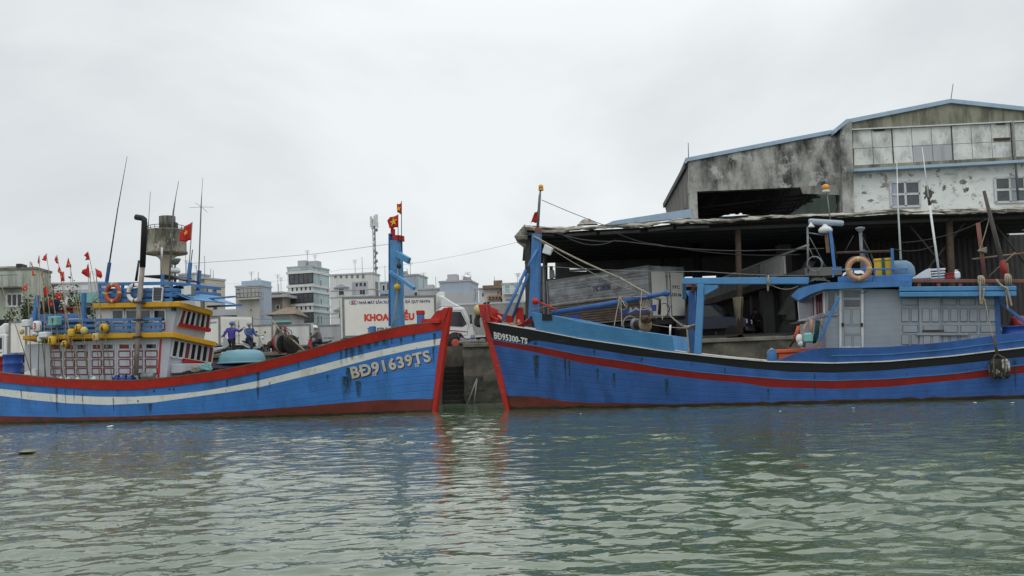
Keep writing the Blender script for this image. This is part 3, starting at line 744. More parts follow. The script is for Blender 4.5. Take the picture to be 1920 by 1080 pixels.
# windows and red-lined panels of the lower side wall
def pane_on(parent, name, F, px, y, mat, t=.02, frame=None, fw=.03, label=None):
    x0, y0, x1, y1 = px
    q = [F.V(x0, y1, y=y), F.V(x1, y1, y=y), F.V(x1, y0, y=y), F.V(x0, y0, y=y)]
    if frame:
        m = MB()
        for i in range(4): m.beam(q[i] - Vector((0, t/2, 0)), q[(i+1) % 4] - Vector((0, t/2, 0)), fw, t+.012, up=(0, 1, 0))
        f = part(parent, name, m, frame, label=label)
        g = MB(); g.slab([v - Vector((0, .006, 0)) for v in q], (0, -.004, 0)); part(f, 'pane', g, mat)
        return f
    g = MB(); g.slab(q, (0, -t, 0)); return part(parent, name, g, mat, label=label)
cols = [(95.5,115.5),(122,140.5),(144.5,164),(173,190.5),(194,214),(223,244.5),(248.5,268.5),(273,295)]
for i, (x0, x1) in enumerate(cols):
    k = (x0-95)/200
    pane_on(lower, 'window', BL, (x0+.5, 645.5 - k*1.5, x1-.5, 656.7 - k*2.3), yN, M['curtain'] if i in (0, 1, 3, 5, 6) else M['glass'], .02, M['cabin_white'], .05)
    for r, (y0, y1) in enumerate(((660, 671), (675.5, 688), (691.5, 702.5))):
        pane_on(lower, 'panel', BL, (x0+.3, y0 - k*2.2, x1-.3, y1 - k*2.0), yN, M['cabin_white'], .012, M['maroon'], .035)
cor = MB(); cor.beam(LV(301.5, 636, y=yN-.01), LV(297, 708, y=yN-.01), .07, .03, up=(0, 1, 0)); part(lower, 'corner_strip', cor, M['red_paint'])
for px in (118.5, 168.5, 218, 270.5):
    m = MB(); m.beam(LV(px, 643, y=yN-.008), LV(px-1.5, 706, y=yN-.008), .06, .025, up=(0, 1, 0)); part(lower, 'batten', m, M['cabin_white'])
# upper side windows
for (x0, x1, mt) in ((183,208.5,'white'),(211,232,'glass_grey'),(236.5,283.5,'glass_grey'),(288.5,311,'glass')):
    pane_on(upper, 'window', BL, (x0, 581, x1, 603), yU, M[mt], .02, M['frame_white'], .06)
for (x0, x1) in ((190,207),(214,232),(240,262),(266,284),(292,309)):
    pane_on(upper, 'panel', BL, (x0, 606, x1, 618), yU, M['cabin_white'], .012, M['maroon'], .03)
# raked front windows, lower and upper
def front_band(parent, F, tl, tr_, br, bl_, n, xbase, off, mats, frame, top_sill=None, bot_sill=None, sill=(.0, 1.0)):
    """a band of panes on the front wall; its corners given on the plane of that wall"""
    TL, TR, BR, BLc = tl, tr_, br, bl_
    for i in range(n):
        u0, u1 = i/n + .012, (i+1)/n - .012
        q = [BLc.lerp(BR, u0), BLc.lerp(BR, u1), TL.lerp(TR, u1), TL.lerp(TR, u0)]
        m = MB()
        for k in range(4): m.beam(q[k], q[(k+1) % 4], .05, .05, up=(1, 0, 0))
        f = part(parent, 'window', m, frame)
        g = MB(); g.slab([v - off*.01 for v in q], off*.012); part(f, 'pane', g, mats[i % len(mats)])
    for sp, e0, e1 in ((top_sill, TL, TR), (bot_sill, BLc, BR)):
        if sp:
            m = MB(); d = (TL - BLc).normalized()*(.06 if sp is top_sill else -.06)
            m.beam(e0.lerp(e1, sill[0]) + d + off*.03, e0.lerp(e1, sill[1]) + d + off*.03, .13, .09, up=off); part(parent, 'window_sill', m, sp)
def LX(px, py, x): return BL.V(px, py, x=x)
# front wall plane: through the corner edge, raked
def on_front(pts_y, ztop, zbot, xt, xb, zt, zb):
    pass
def rake_pt(px, py, xb, zb, xt, zt):
    x = (xb+xt)/2
    for _ in range(12):
        v = LX(px, py, x); k = (v.z - zb)/(zt - zb); x = xb + (xt-xb)*k
    return v
off = Vector((1, 0, -.12)).normalized()
def lf(px, py): v = rake_pt(px, py, b.x, zl, bt.x, bt.z); v.x += .02 + (bt.x-b.x)/(bt.z-zl)*.18*(v.y-yN)/(YFL-yN); return v
front_band(lower, BL, lf(324,637.5), lf(399,651), lf(395,681), lf(319,668.5), 7, 0, off, [M['glass'], M['glass'], M['curtain'], M['glass']], M['frame_white'], None, M['red_paint'], (.28, .78))
def uf(px, py): v = rake_pt(px, py, ub.x, ec.z, ut.x, ut.z); v.x += .02 + (ut.x-ub.x)/(ut.z-ec.z)*.16*(v.y-yU)/(YFU-yU); return v
front_band(upper, BL, uf(340,580), uf(392,591), uf(388.5,622), uf(331,611.5), 6, 0, off, [M['curtain'], M['glass'], M['glass'], M['glass_grey'], M['glass']], M['frame_white'], M['red_paint'], M['red_paint'])
bx = MB(); q = lf(317, 683); q2 = lf(368, 690)
bx.box(q.x - .05, q.x + .55, q.y + .1, q2.y - .1, q.z - .32, q.z); part(lower, 'locker', bx, M['cabin_white'], bev=.02)
vd = MB(); q = LV(325, 577.5, y=yU-.12); vd.box(q.x-.06, q.x+.06, q.y-.05, q.y+.06, q.z-.1, q.z+.02); part(upper, 'camera_lamp', vd, M['dark_metal'])
# rails
rl = MB()
yr = -1.62
for (yl, yr_) in ((602.5, 598), (613, 608), (622, 618.5)):
    rl.beam(LV(66, yl, y=yr), LV(303, yr_, y=yr), .10, .04, up=(0, 1, 0))
for px in (80, 122, 160, 201, 243, 301):
    rl.beam(LV(px, 626, y=yr+.05), LV(px, 597, y=yr+.05), .09, .06, up=(0, 1, 0))
part(boatL, 'deck_rail', rl, M['blue_paint'], bev=.006)
fr = MB()
fr.beam(LV(62, 618, y=-1.5), LV(71, 553, y=-1.5), .17, .12, up=(0, 1, 0)); fr.beam(LV(156, 620, y=-1.5), LV(157.5, 549, y=-1.5), .15, .12, up=(0, 1, 0))
fr.beam(LV(58, 594, y=-1.45), LV(162, 592, y=-1.45), .16, .1, up=(0, 1, 0))
fr.beam(LV(63, 618, y=1.3), LV(72, 556, y=1.3), .15, .12, up=(0, 1, 0)); fr.beam(LV(71, 560, y=-1.5), LV(72, 560, y=1.3), .1, .1)
part(boatL, 'flag_rack', fr, M['blue_paint'], bev=.01)
tp = MB()
zr = fc.z
yt = yU - .12
for py0, py1 in ((533, 532), (544, 544), (553.5, 554), (564, 564)):
    tp.beam(LV(184, py0, y=yt), LV(322, py1-1, y=yt), .12, .04, up=(0, 1, 0))
for px in (187, 230, 262, 305, 321):
    tp.beam(LV(px, 568, y=yt+.04), LV(px, 530 if px != 305 else 514, y=yt+.04), .10, .07, up=(0, 1, 0))
xf = LV(322, 531, y=yt).x
for dz in (0.0, .22, .42):
    z = LV(322, 531, y=yt).z - dz
    tp.beam((xf, yt, z), (xf + .05, 1.3, z - .02), .04, .11)
    tp.beam((LV(184, 533, y=yt).x, yt, z), (LV(184, 533, y=yt).x, 1.3, z), .04, .11)
part(boatL, 'roof_rail', tp, M['blue_paint'], bev=.006)
tb = MB()
p0, p1 = LV(192, 560, y=-.9), LV(318, 535, y=-.9)
tb.sheet(lambda u, v: Vector((p0.x + (p1.x-p0.x)*u, -1.0 + 2.0*v, p0.z - .1 + (.42 + .16*noise.noise(Vector((u*9, v*5, 1))))*math.sin(math.pi*min(max(v, .0), 1))**.4)), 30, 14)
part(boatL, 'roof_tarpaulin', tb, M['blue_tarp'])
# sloped blue awning in front of the upper roof
aw = MB(); q0 = LV(322, 548, y=-1.1)
aw.add([(q0.x, -1.15, q0.z), (q0.x, 1.15, q0.z), (q0.x + .95, 1.25, fc.z + .03), (q0.x + .95, -1.25, fc.z + .03)], [(0, 1, 2, 3)])
part(boatL, 'blue_awning', aw, M['light_blue'], solid=.03)
sl = MB(); q0 = LV(275, 519, y=-.6); q1 = LV(318, 517, y=-.6)
sl.beam(q0 + Vector((0, .5, 0)), q1 + Vector((0, .5, 0)), 1.5, .05); sl.beam(q1 + Vector((0, .3, 0)), q1 + Vector((.65, .35, -.22)), 1.1, .05)
part(boatL, 'roof_panel', sl, M['dark_metal'])
fx = MB(); fx.beam(LV(386, 561, y=.3), LV(440, 556, y=.3), .14, .05); fx.beam(LV(390, 575, y=.5), LV(452, 572, y=.5), .14, .07); part(boatL, 'fishing_boom', fx, M['blue_paint'])
# exhaust pipe
ex = MB()
yp = -1.75
ex.tube([LV(254.5, 704, y=yp), LV(258, 636, y=yp), LV(261, 569, y=yp), LV(267.3, 500, y=yp)], .085, 12)
ep = part(boatL, 'exhaust_pipe', ex, M['pipe'])
ex = MB(); ex.tube([LV(267.3, 501, y=yp), LV(270.8, 418, y=yp), LV(270.3, 411.5, y=yp), LV(267, 409, y=yp), LV(255, 407, y=yp)], .10, 12)
part(ep, 'black_sleeve', ex, M['black'])
ex = MB()
for py in (567, 600, 632): 
    v = LV(261 - (py-567)*.05, py, y=yp); ex.box(v.x-.12, v.x+.12, v.y-.12, yN+.05, v.z-.03, v.z+.03)
part(ep, 'bracket', ex, M['rust'])
# aerials on the cabin roof
def aerial(pts, r, y, name='aerial', mat='dark_metal'):
    m = MB(); m.tube([LV(px, py, y=y) for px, py in pts], r, 6); return part(boatL, name, m, M[mat])
ap = MB(); ap.beam(LV(199, 535, y=-1.35), LV(205.5, 492, y=-1.35), .11, .09, up=(0, 1, 0)); part(boatL, 'aerial_post', ap, M['blue_dull'], bev=.01)
aerial([(199, 535), (206, 488), (221, 390), (238.5, 293)], [.03, .028, .018, .007], -1.30)
aerial([(265, 530), (277, 436), (279, 410), (282, 359)], [.022, .022, .01, .008], .4)
aerial([(317, 535), (325, 398), (329, 372), (335, 340)], [.03, .03, .014, .010], -.9, mat='metal_grey')
ra = aerial([(371, 560), (377, 389), (378.5, 360), (380, 334)], [.024, .024, .010, .008], .5, mat='metal_grey')
m = MB(); c = LV(377.7, 388, y=.5)
for a_ in (0.2, 1.77, 3.34, 4.9): m.tube([c, c + Vector((math.cos(a_)*.48, math.sin(a_)*.48, -.02 - .1*math.sin(a_)))], .007, 5)
part(ra, 'radial', m, M['metal_grey'])
ap = MB(); ap.beam(LV(370, 560, y=.55), LV(374, 507, y=.55), .13, .10, up=(0, 1, 0)); part(boatL, 'aerial_post', ap, M['blue_paint'], bev=.01)
ap = MB(); ap.beam(LV(352, 540, y=-.4), LV(357, 492, y=-.4), .12, .10, up=(0, 1, 0)); part(boatL, 'aerial_post', ap, M['blue_paint'], bev=.01)
aerial([(355, 495), (360.5, 416)], .016, -.4, 'flagstaff', 'metal_grey')
aerial([(358, 492), (361, 468)], .016, -.35)
aerial([(302, 530), (303.3, 478)], .014, -.8, mat='metal_grey'); 
m = MB(); m.tube([LV(303.2, 487, y=-.8), LV(303.6, 464, y=-.8)], .035, 8); part(boatL, 'whip_base', m, M['white'])
aerial([(255, 527), (260.5, 488)], [.05, .035], -.2, 'vent_pipe', 'dark_metal')
gp = MB(); v = LV(328, 513, y=-.2); gp.tube([v - Vector((0, 0, .4)), v], .05, 8); gp.lathe(v, [(.05, 0), (.16, .02), (.20, .09), (.16, .19), (.05, .24)], seg=16); part(boatL, 'satellite_dome', gp, M['white'])
st = MB(); v = LV(328, 486, y=-.3); st.lathe(v - Vector((0, 0, .22)), [(.03, 0), (.12, .05), (.2, .19), (.2, .24), (.0, .24)], seg=16); st.tube([v - Vector((0, 0, .8)), v - Vector((0, 0, .2))], .03); part(boatL, 'horn_speaker', st, M['metal_grey'])
for (px, py, s) in ((348.5, 547, .21), (358, 545, .34)):
    m = MB(); v = LV(px, py, y=-1.0); m.box(v.x-.07, v.x+.07, v.y-s/2, v.y+s/2, v.z-s/2, v.z+s/2)
    f_ = part(boatL, 'floodlight', m, M['metal_grey'], bev=.015)
    m = MB(); m.box(v.x-s*.42, v.x+s*.42, v.y-s/2-.03, v.y-s/2-.005, v.z-s*.44, v.z+s*.44); part(f_, 'lamp_glass', m, M['white'])
sr = MB(); sr.tube([LV(362, 493.5, y=-.35), LV(470, 486.5, y=-.2), LV(600, 475, y=0), LV(734, 457, y=0)], .007, 5); part(boatL, 'stay_wire', sr, M['metal_grey'])
# mast
ms = MB(); c0, c1 = LV(735.5, 612, y=.25), LV(758, 612, y=.25); t0, t1 = LV(736, 452, y=.25), LV(753.5, 452, y=.25)
ms.slab([(c0.x, .05, 1.6), (c1.x, .05, 1.6), (t1.x, .05, t0.z), (t0.x, .05, t0.z)], (0, .26, 0))
mast = part(boatL, 'mast', ms, M['light_blue'], bev=.012)
m = MB(); s0, s1 = LV(733.5, 450, y=.3), LV(736.5, 450, y=.3); b0, b1 = LV(733.5, 612, y=.3), LV(736, 612, y=.3)
m.slab([(b0.x, .1, b0.z), (b1.x - .003, .1, b0.z), (s1.x - .003, .1, s0.z + .2), (s0.x, .1, s0.z + .2)], (0, .3, 0)); part(mast, 'side_plank', m, M['blue_dull'])
m = MB(); m.slab([LV(737, 451.6, y=.05), LV(752.6, 451.6, y=.05), LV(752, 441, y=.05), LV(737, 440, y=.05)], (0, .26, 0)); m.slab([LV(732, 440, y=.1), LV(736.3, 440, y=.1), LV(736.3, 428, y=.1), LV(732, 428, y=.1)], (0, .2, 0)); part(mast, 'mast_head', m, M['red_paint'], bev=.01)
for (p, q, w) in (((743, 475), (767.5, 489), .20), ((731.5, 509), (777, 541), .11)):
    m = MB(); v, w_ = LV(*p, y=-.05), LV(*q, y=-.35); m.beam(v, w_, .12, w, up=(0, 0, 1)); part(mast, 'cleat_arm', m, M['light_blue'], bev=.01)
m = MB(); v = LV(748, 496, y=-.15); m.tube([LV(748.5, 470, y=-.15), v], .012, 5); m.lathe(v - Vector((.06, 0, .05)), [(.07, 0), (.09, .03), (.09, .09), (.07, .12)], (1, 0, 0), 12); part(mast, 'pulley', m, M['dark_metal'])
m = MB(); v = LV(744.5, 538, y=-.12); m.ball(v, .11); m.tube([LV(746, 500, y=-.1), v, LV(742, 610, y=-.1)], .012, 5); part(mast, 'mast_float', m, M['float_yellow'])
m = MB()
m.tube([LV(757, 556, y=-.2), LV(757, 590, y=-.3), LV(748, 596, y=-.2), LV(738, 600, y=-.1), LV(736, 613, y=-.1)], .014, 5); m.tube([LV(745, 545, y=-.1), LV(738, 590, y=-.1), LV(739, 612, y=-.1)], .014, 5); part(mast, 'halyard', m, M['rope'])
m = MB(); m.tube([LV(752.8, 470, y=.0), LV(752.8, 377, y=.0)], .014, 6); m.tube([LV(746.5, 455, y=.02), LV(746.3, 402, y=.02)], .013, 6); part(mast, 'flagstaff', m, M['dark_metal'])
for (x0, x1, y0, y1, red) in ((694.5, 703, 611.5, 628, 0), (784, 793.5, 583, 612, 9)):
    m = MB(); p0, p1 = LV(x0, y1, y=.1), LV(x1, y0, y=.1); m.box(p0.x, p1.x, 0, .2, p0.z - .3, p1.z - (.12 if red else 0)); bo = part(boatL, 'bollard_post', m, M['blue_paint'], bev=.015)
    if red: m = MB(); m.box(p0.x - .012, p1.x + .012, -.012, .212, p1.z - .118, p1.z + .02); part(bo, 'post_cap', m, M['red_paint'], bev=.012)

# ------------------------------------------------ things carried on that boat
def life_ring(F, px, py, y, R, r, label, mat, band, group, normal=(0, -1, 0)):
    c = F.V(px, py, y=y); t = thing('life_ring', label, 'life ring', F, c, group)
    m = MB(); m.torus(c, R, r, normal, 40, 12); part(t, 'ring', m, mat)
    for k in range(4):
        a_ = math.pi/4 + k*math.pi/2; m = MB(); m.torus(c, R, r*1.06, normal, 5, 12, a_-.11, a_+.11); part(t, 'band', m, band)
    m = MB()
    for k in range(4):
        a0 = math.pi/4 + k*math.pi/2; n = Vector(normal).normalized(); aa = n.orthogonal().normalized(); bb_ = n.cross(aa)
        m.tube([c + (aa*math.cos(a0 + j*math.pi/16) + bb_*math.sin(a0 + j*math.pi/16))*(R + r*1.0 + .025*math.sin(j/8*math.pi)) for j in range(9)], .009, 5)
    part(t, 'grab_line', m, M['rope'])
life_ring(BL, 211.5, 549.5, yt-.12, .29, .075, 'faded orange life ring on the blue roof rail, left of the white ring', M['orange_ring'], M['float_pale'], 'life rings')
life_ring(BL, 253, 549, yt-.12, .275, .075, 'white life ring with dark bands on the blue roof rail', M['white'], M['maroon'], 'life rings')
c = LV(296, 552, y=yt-.1); t = thing('solar_panel', 'small framed solar panel standing on the yellow cabin roof', 'solar panel', BL, c)
q = [LV(286.7, 565, y=yt-.1), LV(303.3, 565, y=yt-.1), LV(305.5, 539, y=yt-.06), LV(288, 539, y=yt-.06)]
m = MB(); m.slab(q, (0, .03, 0)); part(t, 'cells', m, M['solar'])
m = MB()
for k in range(4): m.beam(q[k], q[(k+1) % 4], .035, .05, up=(0, 1, 0))
part(t, 'frame', m, M['frame_white'])
m = MB()
for k in range(1, 5): m.beam(q[0].lerp(q[3], k/5) - Vector((0, .004, 0)), q[1].lerp(q[2], k/5) - Vector((0, .004, 0)), .012, .008, up=(0, 1, 0))
part(t, 'grid_line', m, M['metal_grey'])
def barrel(F, c, r, h, label, mat, group=None, cat='barrel'):
    t = thing('plastic_barrel', label, cat, F, c, group); m = MB()
    m.lathe(c, [(r*.88, 0), (r, .04), (r, h*.30), (r*1.03, h*.32), (r*1.03, h*.36), (r, h*.38), (r, h*.62), (r*1.03, h*.64), (r*1.03, h*.68), (r, h*.7), (r, h*.93), (r*1.04, h*.94), (r*1.04, h*.99), (r*.9, h)], seg=24); part(t, 'drum', m, mat)
    m = MB(); m.lathe(Vector(c) + Vector((r*.45, 0, h)), [(.05, 0), (.05, .03), (.0, .03)], seg=10); part(t, 'bung', m, M['black'])
    return t
v = LV(24, 704, y=-1.0); barrel(BL, (v.x, -1.0, v.z - .25), .34, LV(24, 664, y=-1.0).z - v.z + .25, 'blue plastic barrel standing on the stern behind the red gunwale', M['barrel_blue'])
v = LV(1, 704, y=-.4); barrel(BL, (v.x, -.4, v.z - .25), .30, LV(1, 668, y=-.4).z - v.z + .25, 'dark red and blue barrel at the edge of the stern', M['red_stripe'])
fb = MB(); q = [LV(43.5, 699, y=-1.55), LV(69, 706, y=-1.55), LV(66, 690, y=-1.5), LV(46, 697, y=-1.5)]
fb.slab([LV(43.5, 706, y=-1.6), LV(67, 707, y=-1.6), LV(65, 690.5, y=-1.6), LV(44.5, 699, y=-1.6)], (0, .35, 0)); single('foam_box', 'tilted white foam box beside the blue stern barrel', 'box', fb, M['foam'], BL, LV(55, 706, y=-1.5), bev=.02)
def jerrycan(F, c, w, d, h, label, mat, group=None):
    t = thing('jerrycan', label, 'jerrycan', F, c, group); c = Vector(c); m = MB(); m.box(c.x-w/2, c.x+w/2, c.y-d/2, c.y+d/2, c.z, c.z+h*.86); part(t, 'body', m, mat, bev=.04)
    m = MB(); m.tube([c + Vector((-w*.28, 0, h*.84)), c + Vector((-w*.2, 0, h)), c + Vector((w*.1, 0, h)), c + Vector((w*.15, 0, h*.84))], .02, 6); part(t, 'handle', m, mat)
    m = MB(); m.lathe(c + Vector((w*.33, 0, h*.84)), [(.035, 0), (.035, .07), (0, .07)], seg=10); part(t, 'cap', m, M['black'])
for (px, w, lb) in ((219, .42, 'blue jerrycan behind the red gunwale, nearest the bamboo poles'), (233, .40, 'blue jerrycan in the middle of the three behind the gunwale'), (246, .34, 'blue jerrycan beside the exhaust pipe')):
    v = LV(px, 714, y=-1.62); jerrycan(BL, (v.x, -1.62, v.z - .06), w*.62, .3, .24, lb, M['barrel_blue'], 'blue jerrycans along the gunwale')
v = LV(264, 706, y=-1.6); t = thing('gas_cylinder', 'grey-green metal cylinder with an open dark end lying by the exhaust pipe', 'cylinder', BL, v)
m = MB(); m.lathe(v, [(.10, 0), (.13, .02), (.13, .48), (.10, .5)], (1, .25, 0), 18); part(t, 'body', m, M['metal_grey'])
m = MB(); m.lathe(v - Vector((.03, .008, 0)), [(.125, 0), (.14, .01), (.14, .06), (.125, .07)], (1, .25, 0), 18); part(t, 'rim', m, M['black'])
# coracle upside down on tarpaulins
v = LV(454, 681, y=-.55); rx = (LV(493, 676, y=-.55).x - LV(415, 676, y=-.55).x)/2; h = LV(454, 655.5, y=-.55).z - v.z
t = thing('coracle', 'pale teal round basket boat lying upside down on the foredeck', 'basket boat', BL, v)
m = MB(); m.lathe(v, [(rx*1.0, 0), (rx*1.01, .04), (rx*.985, h*.35), (rx*.93, h*.62), (rx*.80, h*.85), (rx*.6, h*.95), (rx*.3, h*.99), (.01, h)], seg=40, sy=.8); part(t, 'bowl', m, M['coracle'])
m = MB(); m.tube([v + Vector((math.cos(k*math.pi/20)*rx*1.02, math.sin(k*math.pi/20)*rx*.82, .02)) for k in range(40)], .035, 8, closed=True); part(t, 'rim', m, M['coracle'])
def heap(name, label, cat, F, px0, px1, pytop, pybot, y0, y1, mat, seed=0, prof=None):
    a_, b_ = F.V(px0, pybot, y=y0), F.V(px1, pybot, y=y0); tz = F.V((px0+px1)/2, pytop, y=y0).z
    def fn(u, v):
        hh = (math.sin(math.pi*u)**.5 if prof is None else prof(u))*math.sin(math.pi*(.08+.84*v))**.6
        z0 = a_.z + (b_.z-a_.z)*u
        return Vector((a_.x + (b_.x-a_.x)*u, y0 + (y1-y0)*v, z0 + (tz - (a_.z+b_.z)/2)*hh*(.8 + .35*noise.noise(Vector((u*8, v*6, seed))))))
    m = MB(); m.sheet(fn, 40, 16); return single(name, label, cat, m, mat, F, a_.lerp(b_, .5))
heap('tarpaulin', 'crumpled dark purple tarpaulin spread under the basket boat', 'tarpaulin', BL, 340, 500, 674, 699, -1.35, .6, M['purple_tarp'], 1)
heap('tarpaulin', 'green tarpaulin bundle at the right rim of the basket boat', 'tarpaulin', BL, 455, 502, 676, 688, -1.0, .2, M['green_tarp'], 4)
v = LV(385, 694, y=-1.5); m = MB()
for k in range(5): m.tube([Vector((v.x + math.cos(j*math.pi/10)*(.24-.02*k) , v.y + math.sin(j*math.pi/10)*.2, v.z + .02 + .04*k + .03*math.sin(j*.9+k))) for j in range(20)], .022, 6, closed=True)
single('rope_coil', 'pale coil of rope on the gunwale in front of the lower cabin', 'rope coil', m, M['teal'], BL, v)
v = LV(369, 696, y=-1.5); m = MB()
for k in range(4): m.tube([Vector((v.x + math.cos(j*math.pi/10)*(.2-.02*k) , v.y + math.sin(j*math.pi/10)*.2, v.z + .02 + .035*k + .03*math.sin(j*.7+k))) for j in range(20)], .02, 6, closed=True)
single('rope_coil', 'cream coil of rope beside the white locker', 'rope coil', m, M['rope'], BL, v)
# line hauler
v = LV(533, 664, y=.9); t = thing('line_hauler', 'red and grey wheeled line hauler hung with ropes, behind the red gunwale', 'line hauler', BL, v)
yh = .9
for (x0, y0, x1, y1, r, mt) in ((527, 643, 529, 643, .38, 'red_paint'), (529.5, 643, 531.5, 643, .37, 'metal_grey'), (532, 645, 535, 645, .32, 'rubber'), (545, 646, 549, 646, .34, 'rubber')):
    m = MB(); a_, b_ = LV(x0, y0, y=yh), LV(x1, y1, y=yh); ax = (b_-a_); ax.y += .02; m.lathe(a_, [(r*.9, 0), (r, ax.length*.2), (r, ax.length*.8), (r*.9, ax.length)], (1, -.35, .05), 28); part(t, 'wheel', m, M[mt])
m = MB(); m.tube([LV(510, 600, y=yh-.2), LV(531, 628, y=yh-.3), LV(545, 634, y=yh-.3), LV(574, 660, y=yh-.4)], .03, 7); part(t, 'pole', m, M['bamboo'])
m = MB(); m.beam(LV(520, 612, y=yh), LV(525, 664, y=yh), .07, .07); m.beam(LV(534, 612, y=yh+.1), LV(540, 668, y=yh+.1), .07, .07); m.beam(LV(519, 612, y=yh), LV(527, 613, y=yh), .1, .06); part(t, 'stand', m, M['red_paint'])
m = MB()
for k in range(7):
    o_ = k*1.7
    m.tube([LV(521+o_, 611, y=yh-.1), LV(524+o_*2.2, 618+(k*5) % 9, y=yh-.3), LV(532+o_*1.6, 630+(k*3) % 7, y=yh-.35), LV(538+o_*1.2, 655-(k*4) % 11, y=yh-.2)], .016, 6)
    m.tube([LV(522+o_*.6, 611, y=yh-.1), LV(515+o_*.4, 630, y=yh-.2), LV(506+o_*.9, 645, y=yh-.2), LV(512+o_, 649, y=yh-.1)], .022, 6)
part(t, 'rope_hank', m, M['rope_dark'])
m = MB(); m.tube([LV(512, 640, y=yh), LV(521, 634, y=yh), LV(528, 640, y=yh)], .10, 8); m.ball(LV(508, 646, y=yh), .14); part(t, 'motor', m, M['rust'])
# mast flags (plain red with a yellow star)
def flag(F, pts, y, label, group, nx=10, nz=6, starpos=None, r=.12, amp=.05, seed=0, name='national_flag', cat='flag', parent=None):
    """pts: hoist top, fly top, fly bottom, hoist bottom"""
    q = [F.V(px, py, y=y) for px, py in pts]
    def fn(u, v):
        p = q[0].lerp(q[1], u).lerp(q[3].lerp(q[2], u), v)
        return p + Vector((0, amp*u*math.sin(u*6+seed+v*1.5)*1.2, .03*u*math.sin(u*9+v*3+seed)))
    m = MB(); m.sheet(fn, nx, nz)
    if parent is not None: f = part(parent, 'flag', m, M['flag_red'], solid=.006)
    else: f = single(name, label, cat, m, M['flag_red'], F, q[0], group, solid=.006)
    if starpos:
        c = fn(*starpos); s_ = MB(); ax = (q[1]-q[0]).normalized(); star(s_, c, r, ax, (0, 0, 1), (0, -.035, 0)); part(f, 'star', s_, M['flag_yellow'])
    return f
flag(BL, [(752.5, 380.5), (743.5, 384), (743, 396), (752.5, 402.5)], 0, 'narrow red flag with yellow star at the top of the blue mast staff', 'red flags', starpos=(.4, .55), r=.10, seed=1)
flag(BL, [(746.4, 402.5), (724.5, 411), (730, 429), (746.4, 426)], .0, 'wider red flag with yellow star just above the red mast head', 'red flags', starpos=(.38, .5), r=.15, seed=2)
flag(BL, [(360.4, 416.5), (336, 432.5), (339.5, 454), (359, 450)], -.4, 'red flag with small star flying from the cabin roof staff', 'red flags', starpos=(.48, .45), r=.12, seed=3, amp=.08)
# bamboo marker poles with floats, flags and numbers
yM = -1.78
def star_small(f, F, px, py, y, r):
    s_ = MB(); star(s_, F.V(px, py, y=y), r, (1, 0, 0), (0, 0, 1), (0, 0, 0)); part(f, 'star', s_, M['flag_yellow'])
def marker(top, bot, y, label, flags=(), floats=(), r=.017):
    b_ = LV(*bot, y=y); t = thing('marker_buoy', label, 'marker buoy', BL, b_, 'bamboo marker buoys on the boat with the white stripe')
    t_ = LV(*top, y=y); mid = b_.lerp(t_, .5) + Vector((.04, 0, 0)); m = MB(); m.tube([b_, mid, t_], [r, r*.9, r*.55], 6); part(t, 'pole', m, M['bamboo'])
    rg = random.Random(int(top[0]*7+top[1]))
    for fpts in flags:
        q = [LV(px, py, y=y) for px, py in fpts]; k = len(q); c = sum(q, Vector())/k
        m = MB(); n_ = 3; vs = [c + Vector((0, -.05*rg.random(), 0))] + [p + Vector((0, rg.uniform(-.06, .06), 0)) for p in q]
        m.add(vs, [(0, 1+i, 1+(i+1) % k) for i in range(k)]); f = part(t, 'flag', m, M['flag_red'], solid=.008)
        if k == 4: star_small(f, BL, *(BL.proj(c + Vector((.03, 0, -.02)))), y-.09, .05)
    for (px, py, rx, rz, shape, mt, num, nmat) in floats:
        c = LV(px, py, y=y); s = 1/ (FPX/ (BL.m @ c - EYE).length); rx_, rz_ = rx*s, rz*s; m = MB()
        if shape == 'ball': m.ball(c, rx_, rx_, rz_, 16, 10)
        elif shape == 'can': m.lathe(c - Vector((0, 0, rz_)), [(rx_*.8, 0), (rx_, rz_*.3), (rx_, rz_*1.7), (rx_*.75, rz_*2)], seg=16)
        else: m.box(c.x-rx_, c.x+rx_, c.y-rx_*.8, c.y+rx_*.8, c.z-rz_, c.z+rz_)
        f = part(t, 'float', m, M[mt], bev=.03 if shape == 'box' else 0)
        if num:
            d = -(rx_*.8 if shape == 'box' else rx_) - .008
            hh = rz_*.62; ww = hh*.5*len(num)
            def fn(u, v, c=c, ww=ww, hh=hh, rr=rx_, sh=shape):
                lx = (u-.5)*2*ww*.8 + rr*.22; lz = (v-.5)*2*hh
                if sh == 'box': dy = -rr*.8 - .008
                else:
                    k = 1 - (lx/(rr*1.02))**2 - ((lz/(rz_*1.02))**2 if sh == 'ball' else 0); dy = -rr*math.sqrt(max(k, .1)) - .012
                return Vector((c.x + lx, c.y + dy, c.z + lz))
            tm = MB(); letter(tm, num, fn, .03); part(f, 'float_number', tm, M[nmat])
marker((0, 528), (60, 706), -1.6, 'bamboo pole slanting far left with a small pale float and no flag', (), [(41, 622, 4, 5, 'ball', 'float_pale', None, None)])
marker((50.5, 531), (58, 700), -1.7, 'marker pole with a wide starred flag in front of the green wall', [[(50.8, 531), (39, 540), (42, 545), (51.5, 545.5)]], [(50, 606, 7, 6, 'box', 'foam', None, None)])
marker((59.5, 491), (86, 706), -1.75, 'marker pole with a torn hanging flag and white float numbered 3', [[(59.5, 491), (64, 501), (63, 506), (60, 500)], [(62, 505), (68, 516.5), (62, 517), (60, 508)]], [(70, 612, 7, 9, 'can', 'foam', '3', 'letter_red'), (67, 626, 6.5, 4, 'ball', 'foam', None, None)])
marker((74, 479), (71.5, 706), -1.6, 'upright marker pole with a thin furled flag and lilac tube float', [[(74, 479), (75, 492), (73.5, 496), (72, 491)]], [(59, 606, 3, 9, 'can', 'wall_bluegrey', None, None)])
